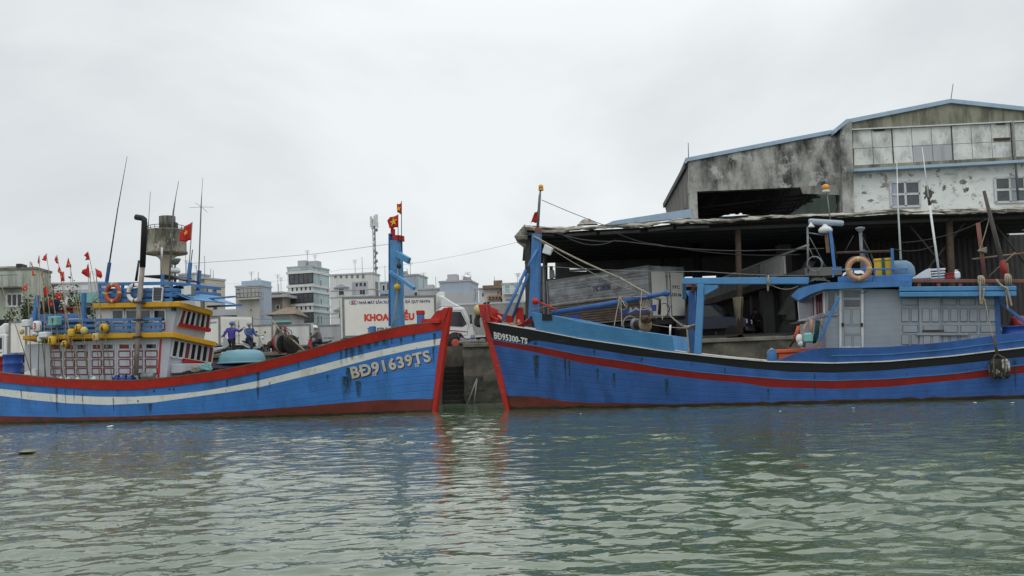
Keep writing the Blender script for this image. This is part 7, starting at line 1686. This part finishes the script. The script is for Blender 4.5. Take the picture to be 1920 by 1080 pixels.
J = dict(pelvis=Vector((0, 0, .90)), chest=Vector((.02, 0, 1.22)), neck=Vector((.03, 0, 1.42)), head=Vector((.03, -.02, 1.54)),
         ls=Vector((-.15, -.12, 1.33)), le=Vector((-.06, -.3, 1.12)), lh=Vector((.18, -.28, 1.02)), rs=Vector((.18, .10, 1.34)), re=Vector((.28, .08, 1.10)), rh=Vector((.44, -.06, 1.02)),
         lp=Vector((.0, -.10, .84)), lk=Vector((.20, -.20, .52)), lf=Vector((.04, -.24, .07)), rp=Vector((.03, .10, .84)), rk=Vector((.24, .2, .52)), rf=Vector((.05, .24, .07)), coatlen=.2)
person('person in a blue coat and grey helmet astride the silver and black motorbike', Fp, J, M['coat_blue'], M['denim'], rad(-75), M['helmet_grey'])
Fp = Frame(FC_.o, 0)
J = dict(pelvis=Vector((.12, 0, .86)), chest=Vector((.02, 0, 1.19)), neck=Vector((-.06, 0, 1.36)), head=Vector((-.09, 0, 1.47)),
         ls=Vector((-.02, -.17, 1.29)), le=Vector((-.18, -.26, 1.10)), lh=Vector((-.36, -.26, 1.03)), rs=Vector((.02, .18, 1.29)), re=Vector((-.14, .27, 1.1)), rh=Vector((-.34, .26, 1.03)),
         lp=Vector((.08, -.10, .82)), lk=Vector((-.28, -.16, .72)), lf=Vector((-.18, -.17, .34)), rp=Vector((.08, .10, .82)), rk=Vector((-.28, .16, .72)), rf=Vector((-.18, .17, .34)), toe=Vector((-.15, 0, -.03)), coatlen=.06)
person('person in a grey shirt and pale helmet riding the red motorbike', Fp, J, M['shirt_grey'], M['denim'], rad(180), M['white'])
Fp = Frame((WV(1421, 640, y=49.8).x, 49.8, 2.27), 0)
J = dict(pelvis=Vector((0, 0, .86)), chest=Vector((-.04, -.04, 1.19)), neck=Vector((-.06, -.06, 1.38)), head=Vector((-.07, -.09, 1.50)),
         ls=Vector((-.24, -.03, 1.30)), le=Vector((-.30, -.2, 1.08)), lh=Vector((-.34, -.38, 1.02)), rs=Vector((.14, -.08, 1.30)), re=Vector((.18, -.26, 1.06)), rh=Vector((.02, -.42, 1.02)),
         lp=Vector((-.10, 0, .82)), lk=Vector((-.2, -.3, .70)), lf=Vector((-.2, -.22, .2)), rp=Vector((.10, 0, .82)), rk=Vector((.18, -.3, .6)), rf=Vector((.2, -.2, .07)), toe=Vector((0, -.15, -.03)), coatlen=.06)
person('person in dark clothes sitting on the motorbike in the shade of the canopy', Fp, J, M['trouser'], M['trouser'], rad(-90), None)
# ================================================================== houses behind the quay
def house(name, label, pl, pc, pr, pyt, D, rot, wall, side_wall=None, wins=(), swins=(), cat='house', roof='wall_grey', parapet=.0, bands=(), group='houses behind the quay', pytl=None):
    """pl/pc/pr: sight lines to the left edge, the near corner and the far right edge of the flank"""
    c = WV(pc, 640, y=D); F = Frame((c.x, D, QZ), rot)
    wl = -F.V(pl, 640, y=0).x; dp = F.V(pr, 640, x=0).y if pr > pc + .5 else 7.0
    dp = min(max(dp, 3), 30)
    h = F.V(pc, pyt, y=0).z
    t = thing(name, label, cat, F, (-wl/2, dp/2, 0), group)
    m = MB(); m.box(-wl, 0, 0, dp, -.5, h); m.mi[3] = 1 if side_wall else 0
    w_ = part(t, 'wall', m, [wall] + ([side_wall] if side_wall else []))
    m = MB(); m.box(-wl-.08, .08, -.08, dp+.08, h, h+.18); part(t, 'roof', m, M[roof])
    def window(parent, q, nrm, mat='glass', fm='frame_white', fw=.09, bars=0):
        f = MB()
        for k in range(4): f.beam(q[k] + nrm*.02, q[(k+1) % 4] + nrm*.02, fw, .08, up=nrm)
        for b in range(bars): s_ = (b+1)/(bars+1); f.beam(q[0].lerp(q[1], s_) + nrm*.02, q[3].lerp(q[2], s_) + nrm*.02, fw*.7, .07, up=nrm)
        fo = part(parent, 'window', f, M[fm]); g_ = MB(); g_.slab([v + nrm*.02 for v in q], nrm*.01); part(fo, 'pane', g_, M[mat]); return fo
    for w in wins:
        x0, y0, x1, y1 = w[:4]; kw = w[4] if len(w) > 4 else {}
        a, b = F.V(x0, y1, y=0), F.V(x1, y0, y=0); q = [Vector((a.x, 0, a.z)), Vector((b.x, 0, a.z)), Vector((b.x, 0, b.z)), Vector((a.x, 0, b.z))]
        window(t, q, Vector((0, -1, 0)), **kw)
    for w in swins:
        x0, y0, x1, y1 = w[:4]; kw = w[4] if len(w) > 4 else {}
        a, b = F.V(x0, y1, x=0), F.V(x1, y0, x=0); q = [Vector((0, a.y, a.z)), Vector((0, b.y, a.z)), Vector((0, b.y, b.z)), Vector((0, a.y, b.z))]
        window(t, q, Vector((1, 0, 0)), **kw)
    for (py, hh, ov, mt) in bands:
        z = F.V(pc, py, y=0).z; m = MB(); m.box(-wl-ov, ov, -ov, dp, z-hh/2, z+hh/2); part(t, 'ledge', m, M[mt])
    rg_ = random.Random(label)
    for k in range(rg_.randint(1, 3)):
        x_, y_ = rg_.uniform(-wl*.9, -wl*.1), rg_.uniform(.5, dp*.8); hh = rg_.uniform(.8, 2.4); m = MB(); m.tube([(x_, y_, h), (x_, y_, h+hh)], .03, 5)
        if rg_.random() < .6:
            for j in range(4): m.tube([(x_-.35+.05*j, y_, h+hh-.12*j), (x_+.35-.05*j, y_, h+hh-.12*j)], .015, 4)
        part(t, 'aerial', m, M['metal_grey'])
    if rg_.random() < .55 and wl > 2: x_ = rg_.uniform(-wl*.7, -wl*.3); m = MB(); m.box(x_-.5, x_+.5, 1.2, 2.6, h+.18, h+rg_.uniform(.5, 1.2)); part(t, 'roof_box', m, M['wall_grey'])
    return t, F, wl, dp, h
# far left: green stained house
t, F, wl, dp, h = house('house', 'green stained flat-roofed house at the far left edge', -120, 67, 76, 505, 74, rad(5), M['wall_green'], None, ((13, 550.5, 42, 574.5, dict(bars=2, fw=.12)),), (), 'house', 'wall_dirty')
m = MB(); z = F.V(20, 500, y=0).z
m.box(F.V(-120, 500, y=0).x, F.V(30, 500, y=0).x, 0, 5, h, F.V(20, 499, y=0).z); part(t, 'parapet', m, M['wall_green'])
m = MB(); m.box(F.V(31, 505, y=0).x, F.V(41, 505, y=0).x, -.1, 1, h+.18, h+.45); part(t, 'roof_vent', m, M['dark_metal'])
m = MB(); a_, b_ = F.V(0, 541, y=0), F.V(68, 541, y=0); m.box(a_.x, b_.x-1.0, -.9, 0, a_.z-.05, a_.z+.05); m.tube([(a_.x, -.9, a_.z+.9), (b_.x-1, -.9, a_.z+.9)], .03, 5)
for k in range(6): m.tube([(a_.x + k*.5, -.9, a_.z), (a_.x + k*.5, -.9, a_.z+.9)], .02, 5)
part(t, 'canopy_ledge', m, M['wall_dirty'])
m = MB(); a_, b_ = F.V(-20, 600, y=0), F.V(18, 655, y=0); m.box(a_.x, b_.x, -.05, -.01, 0, a_.z); part(t, 'doorway', m, M['black'])
# low white house and teal-roofed house behind the flags
house('house', 'low white house behind the flags, left of the cabin', 92, 192, 196, 531, 100, rad(6), M['wall_white'], None, ((112, 545, 122, 560), (140, 545, 152, 562)), bands=((545, .3, .2, 'wall_grey'),))
t, F, wl, dp, h = house('house', 'house with a teal shed roof just left of the cabin', 148, 196, 197, 549, 88, rad(4), M['wall_grey'], None, ((160, 575, 172, 592),)); m = MB(); m.box(-wl, .1, -.9, 0, h-.9, h-.0); part(t, 'teal_fascia', m, M['teal'])
m = MB(); a_ = F.V(100, 528, y=6); m.tube([(a_.x, 6, h), (a_.x, 6, h+1.4)], .08, 6); m.ball((a_.x, 6, h+1.5), .5, .4, .2, 12, 6); part(t, 'roof_dish', m, M['metal_grey'])
# house right of the cabin
t, F, wl, dp, h = house('house', 'cream grey-topped house just right of the cabin aerials', 376.5, 385, 415, 523, 98, rad(-24), M['wall_dirty'], M['wall_cream'], (), ((399, 543, 405, 547, dict(fm='wall_dirty')), (400, 575, 406, 580, dict(fm='wall_dirty')), (386.5, 542, 389, 547, dict(fm='wall_dirty'))), bands=((533, .25, .05, 'wall_grey'),))
house('house', 'pale lean-to house between the aerial posts', 336, 366, 377, 514, 106, rad(-14), M['wall_grey'], M['wall_white'], (), ((369, 520, 372, 524),))
# house with silver water tank
t, F, wl, dp, h = house('house', 'pale grey house with a silver water tank and rust stains', 443, 488, 508.5, 536, 110, rad(-12), M['wall_rust'], M['wall_bluegrey'], ((468.5, 579, 473, 583, dict(fw=.05)),), ((490, 550, 493.5, 559, dict(mat='wall_grey', fm='wall_grey')), (490, 582.5, 493.5, 592, dict(mat='wall_grey', fm='wall_grey'))))
m = MB(); a_, b_ = F.V(449, 548, y=0), F.V(486, 534, y=0); m.box(a_.x, 0, .5, dp, h+.18, h+.7); part(t, 'blue_parapet', m, M['roof_blue'])
m = MB(); z0, z1 = F.V(450, 559, y=0).z, F.V(450, 543, y=0).z
x0, x1 = F.V(443, 550, y=-.7).x, F.V(485, 550, y=-.7).x
for k in range(7): x = x0 + (x1-x0)*k/6; m.tube([(x, -.7, z0), (x, -.7, z1)], .045, 5)
for z in (z0, (z0+z1)/2, z1): m.tube([(x0, -.7, z), (x1, -.7, z)], .045, 5); m.tube([(x0, -.7, z), (x0, 0, z)], .045, 5); m.tube([(x1, -.7, z), (x1, 0, z)], .045, 5)
part(t, 'balcony_cage', m, M['metal_grey'])
m = MB(); m.box(x0, x1, -.7, 0, z0-.25, z0); part(t, 'balcony', m, M['wall_rust'])
def tank(t, F, px, py, y, r, ln, axis=(1, .3, 0)):
    v = F.V(px, py, y=y); m = MB(); a = Vector(axis).normalized(); m.lathe(v - a*ln/2, [(r*.5, -.06), (r*.92, 0), (r, .08), (r, ln-.08), (r*.92, ln), (r*.5, ln+.06)], a, 20); o = part(t, 'water_tank', m, M['steel_tank'])
    m = MB(); m.beam(v - a*ln*.3 - Vector((0, 0, r+.35)), v - a*ln*.3 - Vector((0, 0, r*.4)), .5, .08); m.beam(v + a*ln*.3 - Vector((0, 0, r+.35)), v + a*ln*.3 - Vector((0, 0, r*.4)), .5, .08); part(o, 'stand', m, M['metal_grey'])
tank(t, F, 481.5, 527.5, 2, .36, .75, (1, -.5, .25))
# small brown roofed houses
t, F, wl, dp, h = house('house', 'dingy concrete house with a jutting roof slab beside the tall house', 507, 531, 536, 549, 118, rad(-8), M['wall_dirty'], M['wall_cream'], ((518, 572, 524, 580, dict(fw=.05)),), bands=((555.5, .3, .9, 'wall_grey'),))
c = WV(508, 640, y=96); F = Frame((c.x, 96, QZ), 0); t = thing('house', 'small house with a brown hipped tile roof at the foot of the tall house', 'house', F, (1, 1, 0), 'houses behind the quay')
x1 = F.V(546, 600, y=0).x; ze = F.V(520, 590, y=0).z; zr_ = F.V(530, 572.5, y=0).z
m = MB(); m.box(.2, x1, .2, 6, 0, ze); part(t, 'wall', m, M['wall_grey']); m = MB(); m.add([(-.5, -.4, ze), (x1+.5, -.4, ze), (x1+.5, 6, ze), (-.5, 6, ze), (.9, 2.8, zr_), (x1-.2, 2.8, zr_)], [(0, 1, 5, 4), (1, 2, 5), (2, 3, 4, 5), (3, 0, 4), (0, 3, 2, 1)]); part(t, 'roof', m, M['tile_brown'])
m = MB(); z = F.V(520, 603, y=0).z; m.box(.1, x1, -.6, .2, z-.12, z+.05); part(t, 'awning', m, M['teal'])
# tall house
g_ = dict(mat='glass_grey', fm='dark_metal', bars=4, fw=.10)
t, F, wl, dp, h = house('house', 'tall narrow four-storey house with screened balconies and a pale teal flank', 541.5, 588, 620, 500, 120, rad(-13), M['wall_white'], M['wall_teal'], ((543, 512, 586.5, 533, g_), (543.5, 548.5, 587, 569, g_), (544, 584.5, 587.5, 606, g_)), ((600, 525, 602, 540, dict(fw=.05)), (600.5, 560, 602.5, 574, dict(fw=.05)), (612, 539, 614, 553, dict(fw=.05)), (612.5, 572, 614.5, 586, dict(fw=.05)), (601, 592, 603, 606, dict(fw=.05)), (594, 592, 597, 606, dict(fw=.05))), bands=((509, .3, .12, 'wall_white'), (535, .25, .12, 'wall_white'), (546, .3, .12, 'wall_white'), (571, .25, .12, 'wall_white'), (582.5, .3, .12, 'wall_white')))
m = MB(); a_, b_ = F.V(541.5, 508, y=0), F.V(588, 499, y=0); m.box(-wl-.01, .01, -.06, 0, a_.z, b_.z); part(t, 'attic_panel', m, M['wall_teal'])
m = MB(); m.box(-1.2, .0, 1.5, dp*.55, h+.18, h+.9); part(t, 'stair_head', m, M['wall_grey'])
for yy in (541, 577):
    m = MB()
    for k in range(5): v = F.V(548.5 + k*8.3, yy, y=0); m.box(v.x-.1, v.x+.1, -.03, .0, v.z-.32, v.z+.32)
    part(t, 'balustrade_slot', m, M['dark_metal'])
# white house behind the ice truck
t, F, wl, dp, h = house('house', 'white three-storey house with a pierced parapet and recessed balcony', 621, 702, 714.5, 513, 116, rad(-8), M['wall_white'], M['wall_white'], ((635, 541, 645.5, 554, dict(fw=.08)), (635.5, 583, 646, 596, dict(fw=.08))), ((704.5, 530, 708, 555, dict(mat='wall_dirty', fm='wall_dirty')),), bands=((541.5, .12, .05, 'wall_grey'), (554, .12, .05, 'wall_grey'), (584, .12, .05, 'wall_grey')))
m = MB()
for k in range(6): v = F.V(629 + k*10.4, 518.5, y=0); m.box(v.x-.13, v.x+.13, -.02, .0, v.z-.2, v.z+.2)
part(t, 'parapet_hole', m, M['wall_dirty'])
m = MB(); a_, b_ = F.V(660.5, 553, y=0), F.V(690, 527, y=0); m.box(a_.x, b_.x, -.02, .0, a_.z, b_.z); rc = part(t, 'balcony_recess', m, M['wall_grey'])
for (x0, y0, x1_, y1) in ((667, 530.5, 671, 537), (674.5, 530, 678.5, 536.5), (682, 530, 686, 536.5), (675, 542.5, 679, 552), (680, 542.5, 684, 552)):
    m = MB(); a_, b_ = F.V(x0, y1, y=-.02), F.V(x1_, y0, y=-.02); m.box(a_.x, b_.x, -.04, -.02, a_.z, b_.z); part(rc, 'window', m, M['glass'])
for py in (534, 576):
    m = MB(); a_ = F.V(640.5, py, y=0); m.slab([(a_.x-.95, -.25, a_.z-.35), (a_.x+.95, -.25, a_.z-.35), (a_.x, -.25, a_.z+.1)], (0, .25, 0)); part(t, 'window_hood', m, M['wall_grey'])
# blue-grey houses right of the mast
t, F, wl, dp, h = house('house', 'pale blue house right behind the blue mast', 752, 787, 805, 516, 112, rad(-10), M['wall_bluegrey'], M['wall_teal'], ((776.5, 547.5, 783, 555, dict(fw=.05)),), ()); tank(t, F, 758, 510, 2, .4, .7)
house('house', 'narrow teal and blue house peeping between the white house and the mast', 715, 733, 735, 530, 122, rad(-4), M['wall_bluegrey'], None, ((717, 534, 722, 546), (725, 530, 732, 545, dict(mat='wall_dirty'))), (), bands=((549, .3, .4, 'roof_blue'),))
house('house', 'low grey house with a long flat roof behind the truck cab', 787, 832, 834, 542, 106, rad(-3), M['wall_grey'], None, ((792, 560, 798, 568),), ())
t, F, wl, dp, h = house('house', 'wide grey rendered house with a round tank above the truck cab', 827.5, 885, 900, 527, 104, rad(-8), M['wall_bluegrey'], M['wall_bluegrey'], (), ((889.5, 541, 891, 560, dict(fw=.05)), (893.5, 547, 894.6, 552, dict(fw=.04))))
m = MB(); a_, b_ = F.V(827.5, 570, y=-.3), F.V(888, 546, y=-.3); m.box(a_.x, b_.x, -.3, 0, -.5, b_.z); part(t, 'lower_wall', m, M['wall_grey']); tank(t, F, 876, 520.5, 2.5, .36, .7, (1, .2, -.2))
m = MB(); a_, b_ = F.V(837, 527, y=1.5), F.V(849, 523, y=1.5); m.box(a_.x, b_.x, 1.5, 3, h+.18, h+.5); part(t, 'roof_hatch', m, M['wall_grey'])
t, F, wl, dp, h = house('house', 'house with an orange balcony front and white upper storey between the bows', 901, 942, 945, 541, 118, rad(-2), M['wall_white'], M['wall_orange'], ((904, 549, 907, 556, dict(fw=.04)), (932, 546, 936, 551, dict(fw=.04))), ()); 
m = MB(); a_, b_ = F.V(914, 561, y=-.8), F.V(942, 553, y=-.8); m.box(a_.x, b_.x, -.8, 0, a_.z, b_.z); bo_ = part(t, 'balcony', m, M['wall_orange'])
m = MB()
for k in range(4): v = F.V(918.5 + k*6.2, 558, y=-.8); m.box(v.x-.12, v.x+.12, -.82, -.8, v.z-.12, v.z+.12)
part(bo_, 'balcony_hole', m, M['dark_metal'])
m = MB(); a_, b_ = F.V(905, 541, y=-.4), F.V(946, 539, y=-.4); m.box(a_.x, b_.x, -.6, 1, h, h+.4); m.box(a_.x + 1.3, a_.x + 2.3, 0, 1, h+.4, h+1.0); part(t, 'tile_coping', m, M['tile_brown'])
t, F, wl, dp, h = house('house', 'white house with tall teal glass panels beside the slanting mast braces', 945, 984, 987, 532, 114, rad(-2), M['wall_white'], None, ((946.5, 534, 956, 548, dict(mat='teal')), (964, 533, 974, 546, dict(mat='teal')), (948, 561, 962, 564, dict(mat='letter_blue', fw=.04))), ()); 
m = MB(); a_, b_ = F.V(944, 550, y=-.7), F.V(972, 550, y=-.7); m.box(a_.x, b_.x, -.7, 0, a_.z-.12, a_.z)
for k in range(9): x = a_.x + (b_.x-a_.x)*k/8; m.tube([(x, -.68, a_.z), (x, -.68, a_.z+.5)], .03, 5)
m.tube([(a_.x, -.68, a_.z+.5), (b_.x, -.68, a_.z+.5)], .04, 5); part(t, 'balcony', m, M['frame_white'])
# long white compound wall behind the trucks
w0, w1 = WV(380, 640, y=82), WV(900, 640, y=82); m = MB(); m.box(w0.x, w1.x, 82, 82.3, QZ-.5, QZ+2.2); single('compound_wall', 'long dull white compound wall behind the parked trucks', 'wall', m, M['wall_white'], base=(w0.x, 82, QZ))
a_, b_ = WV(385, 602, y=70), WV(442, 590, y=70); t = thing('shop_awning', 'grey shop awning with a dark edge over the truck near the two men', 'awning', base=(a_.x, 70, QZ)); m = MB(); m.box(a_.x, b_.x, 70, 73, WV(400, 598, y=70).z, WV(400, 581, y=70).z); part(t, 'sign_board', m, M['wall_grey']); m = MB(); m.box(a_.x-.2, b_.x+.1, 69.6, 70, WV(400, 597, y=70).z, WV(400, 593, y=70).z); part(t, 'edge', m, M['dark_metal'])
m = MB(); m.box(a_.x+.5, a_.x+.6, 71, 71.1, QZ, WV(400, 598, y=70).z); m.box(b_.x-.6, b_.x-.5, 71, 71.1, QZ, WV(400, 598, y=70).z); part(t, 'post', m, M['dark_metal'])
# ------------------------------------------------ water tower
D = 152; v = WV(315, 640, y=D); t = thing('water_tower', 'round concrete water tower with a railed tank top rising behind the cabin', 'water tower', base=(v.x, D, QZ))
def zy(py): return WV(312, py, y=D).z
sc_ = D/FPX; x = WV(312, 460, y=D).x
m = MB(); m.lathe((x, D, 0), [(11.5*sc_, QZ), (11.5*sc_, zy(488)), (14*sc_, zy(484)), (21*sc_, zy(479))], seg=28); part(t, 'stem', m, pmat('tower_stem', (.42,.37,.29), .9, .15, .3, GRIME, .6, (.6,.6,.06), (.5,.7)))
m = MB(); m.lathe((x, D, 0), [(20*sc_, zy(480)), (38*sc_, zy(476.5)), (38.5*sc_, zy(473)), (36.5*sc_, zy(471)), (36*sc_, zy(435)), (37*sc_, zy(434)), (37*sc_, zy(432)), (.05, zy(431))], seg=40); part(t, 'tank', m, pmat('tower_tank', (.27,.25,.20), .92, .3, .35, MOLD, .9, (.5,.5,.16), (.45,.62), .5, 6, spots=(.6,.6,.56), spot_amt=.8, spot_scale=.55))
m = MB(); m.lathe((x + 2*sc_, D, 0), [(15*sc_, zy(432)), (15*sc_, zy(406)), (.05, zy(405.5))], seg=26); part(t, 'turret', m, pmat('tower_turret', (.17,.16,.13), .92, .3, .4, MOLD, .9, (.9,.9,.12), (.42,.6)))
m = MB(); m.box(x + 12*sc_, x + 20*sc_, D-.6, D+.6, zy(433), zy(418)); part(t, 'hatch', m, M['dark_metal'])
m = MB(); pts = [Vector((x + 34*sc_*math.cos(k*math.pi/20), D + 34*sc_*math.sin(k*math.pi/20), zy(425))) for k in range(40)]; m.tube(pts, .05, 5, closed=True)
for p_ in pts[::2]: m.tube([p_, p_ - Vector((0, 0, (zy(425)-zy(433))))], .04, 5)
m.tube([p_ - Vector((0, 0, .35)) for p_ in pts], .03, 5, closed=True); part(t, 'railing', m, M['dark_metal'])
# ------------------------------------------------ telephone mast
D = 175; v = WV(703, 640, y=D); t = thing('cell_tower', 'thin telecom mast with antenna panels at its top behind the white house', 'telecom mast', base=(v.x, D, QZ))
m = MB(); x = WV(702.5, 470, y=D).x; zt_ = WV(702.5, 410, y=D).z; s_ = .22
cs = [(x-s_, D-s_), (x+s_, D-s_), (x, D+s_)]
for cx, cy in cs: m.tube([(cx, cy, QZ), (cx, cy, zt_)], .07, 5)
n_ = 26
for k in range(n_):
    z0, z1 = QZ + (zt_-QZ)*k/n_, QZ + (zt_-QZ)*(k+1)/n_
    for i in range(3): a, b = cs[i], cs[(i+1) % 3]; m.tube([(*a, z0), (*b, z1)], .045, 4)
part(t, 'lattice', m, M['metal_grey'])
for (dx, py, w, h_) in ((-6, 416, .20, 1.9), (5, 415, .24, 2.2), (1.5, 411, .22, 1.1), (-4.5, 425, .16, .9), (7, 423, .16, 1.1), (.5, 418, .22, 1.4)):
    v = WV(702.5 + dx, py, y=D); m = MB(); m.box(v.x-w, v.x+w, D-.9-dx*.06, D-.6-dx*.06, v.z-h_/2, v.z+h_/2); m.beam((v.x, D-.6, v.z), (x, D, v.z), .12, .12); part(t, 'antenna_panel', m, M['wall_white'], bev=.05)
for py in (432, 475, 490, 503):
    v = WV(704, py, y=D); m = MB(); m.ball((v.x+.25, D-.5, v.z), .26, .2, .32, 10, 6); part(t, 'dish', m, M['metal_grey'])
# ------------------------------------------------ trees and bushes behind the flags
def tree(label, px, pyt, pyb, D, wpx, n, kind='bush', seed=1, name='shrub', cat='shrub', group='shrubs behind the flags'):
    rg = random.Random(seed); b_ = WV(px, pyb, y=D); h = WV(px, pyt, y=D).z - QZ; R = wpx*D/FPX/2
    t = thing(name, label, cat, base=(b_.x, D, QZ), group=group)
    m = MB(); tips = []
    m.tube([(b_.x, D, QZ-.2), (b_.x+.1, D, QZ+h*.35), (b_.x-.05, D, QZ+h*.6)], [.12, .09, .04], 7)
    for k in range(9):
        a = rg.uniform(0, 6.28); z0 = QZ + h*rg.uniform(.2, .55); r = R*rg.uniform(.5, 1); tp_ = Vector((b_.x + r*math.cos(a), D + r*math.sin(a)*.8, QZ + h*rg.uniform(.5, 1.0))); tips.append(tp_)
        m.tube([(b_.x, D, z0), Vector((b_.x, D, z0)).lerp(tp_, .55) + Vector((0, 0, .2)), tp_], [.06, .035, .012], 5)
    part(t, 'trunk', m, M['bark'])
    m = MB()
    for k in range(n):
        tp_ = tips[rg.randrange(len(tips))]; c = tp_ + Vector((rg.gauss(0, R*.22), rg.gauss(0, R*.22), rg.gauss(-.1, h*.13)))
        c.z = max(c.z, QZ + h*.25); l = rg.uniform(.10, .24); d = Vector((rg.gauss(0, 1), rg.gauss(0, 1), rg.gauss(.2, .7))).normalized(); s_ = d.orthogonal().normalized(); s_ = (s_*math.cos(k) + d.cross(s_)*math.sin(k))*l*.36
        m.m = 1 if rg.random() < .35 else 0
        m.add([c - d*l*.5, c + s_, c + d*l*.5, c - s_], [(0, 1, 2, 3)])
    o = part(t, 'crown', m, [M['leaf'], M['leaf_light']])
    return t
tree('bushy green shrub below the green house window', 40, 596, 640, 66, 60, 1400, seed=2)
tree('leafy shrub right of the green house corner', 62, 577, 640, 65, 40, 1400, seed=3)
tree('taller leafy shrub behind the dark nets', 88, 560, 640, 64, 44, 1300, seed=4)
tree('pale flowering shrub under the low starred flag', 118, 578, 640, 64, 52, 1500, seed=5)
tree('slim shrub poking above the maroon cloth', 137, 553, 640, 67, 26, 900, seed=6)
tree('dark shrub at the right post of the flag rack', 166, 573, 640, 64, 40, 1300, seed=7)
tree('small tree seen in daylight beyond the far end of the market', 1332, 570, 640, 72, 34, 900, seed=8, name='tree', cat='tree', group='trees behind the market')
# white daylight wall seen beyond the market
m = MB(); a_, b_ = WV(1300, 640, y=78), WV(1360, 560, y=78); m.box(a_.x, b_.x, 78, 78.3, QZ, b_.z); single('compound_wall', 'bright wall far beyond the market seen between the gallows and pickup', 'wall', m, M['wall_white'], base=(a_.x, 78, QZ))
# ------------------------------------------------ cables
def cable(label, pts, r=.018):
    m = MB(); P_ = []
    for (a, b) in zip(pts[:-1], pts[1:]): P_ += sag(WV(a[0], a[1], y=a[2]), WV(b[0], b[1], y=b[2]), a[3] if len(a) > 3 else .3, 16)
    single('power_cable', label, 'cable', m.tube(P_, r, 5), M['dark_metal'], base=P_[0], group='overhead cables')
cable('upper thin overhead cable running to the left corner of the canopy', [(400, 531, 95, .4), (640, 505, 70, .3), (975, 453, 44)], .006)
cable('low overhead cable across the house with the silver tank', [(372, 592, 75, .1), (520, 598, 78, .1), (720, 590, 80)], .012)
cable('loose cable hanging in two lines along the dark canopy underside', [(1040, 436, 42.2, .15), (1160, 452, 42.2, .0), (1240, 461, 42.2, .08), (1420, 470, 42.2, .0), (1545, 466, 42.2)], .03)
cable('slack second cable below the canopy edge', [(1050, 437, 42.1, .35), (1155, 450, 42.1)], .025)
cable('dark cable drooping under the middle of the canopy', [(1150, 434, 42.4, .1), (1230, 458, 42.4, .2), (1500, 477, 42.4)], .02)
# ------------------------------------------------ bollard, rubble and debris
for i, (px, py, lb) in enumerate(((866.5, 634, 'short blue and white mooring post on the quay edge by the truck wheel'), (886.5, 628, 'taller grey mooring post on the quay edge beside the truck bumper'))):
    v = WV(px, 645, y=41.0); m = MB(); h_ = WV(px, py, y=41).z - QZ; m.lathe((v.x, 41 + .2, QZ), [(.09, 0), (.09, h_), (.05, h_+.02)], seg=12); t = thing('mooring_post', lb, 'post', base=(v.x, 41.2, QZ), group='mooring posts'); part(t, 'post', m, M['metal_grey'])
    m = MB(); m.lathe((v.x, 41.2, QZ + h_*.55), [(.095, 0), (.095, h_*.2)], seg=12); part(t, 'band', m, M['blue_dull'])
rg = random.Random(9)
m = MB()
for k in range(46):
    px = rg.uniform(862, 905); v = WV(px, 647, y=40.9); s_ = rg.uniform(.05, .16); n0 = len(m.v); m.ball((v.x, 40.6 + rg.uniform(0, .7), QZ + s_*.5), s_*1.3, s_, s_*.7, 7, 5); m.jitter(.04, 8, k, n0)
single('rubble', 'low heap of broken concrete rubble on the quay edge between the bows', 'rubble', m, M['quay_top'], base=(-1.6, 40.8, QZ), kind='stuff')
for i, (px, py, s_, lb) in enumerate(((207, 799.5, .075, 'white foam scrap floating under the left boat white stripe'), (50, 848, .11, 'tan plastic bag floating at the far left of the water'), (752, 818, .025, 'tiny white scrap floating below the left bow'), (1089, 775.5, .022, 'tiny white scrap floating beside the right bow'), (1600, 765, .025, 'round white scrap floating under the grey cabin'), (1828, 755, .03, 'white scrap floating left of the hanging fender'), (1898, 755, .03, 'white scrap floating at the far right below the fender'), (1463, 771, .02, 'tiny scrap floating below the orange crate'))):
    v = WV(px, py, z=.02); m = MB(); m.ball((v.x, v.y, .02), s_*1.6, s_*1.1, s_*.3, 12, 6); m.jitter(s_*.35, 5/s_*.2, i); single('floating_scrap', lb, 'litter', m, M['foam'] if i != 1 else M['bag'], base=v, group='litter floating on the water')
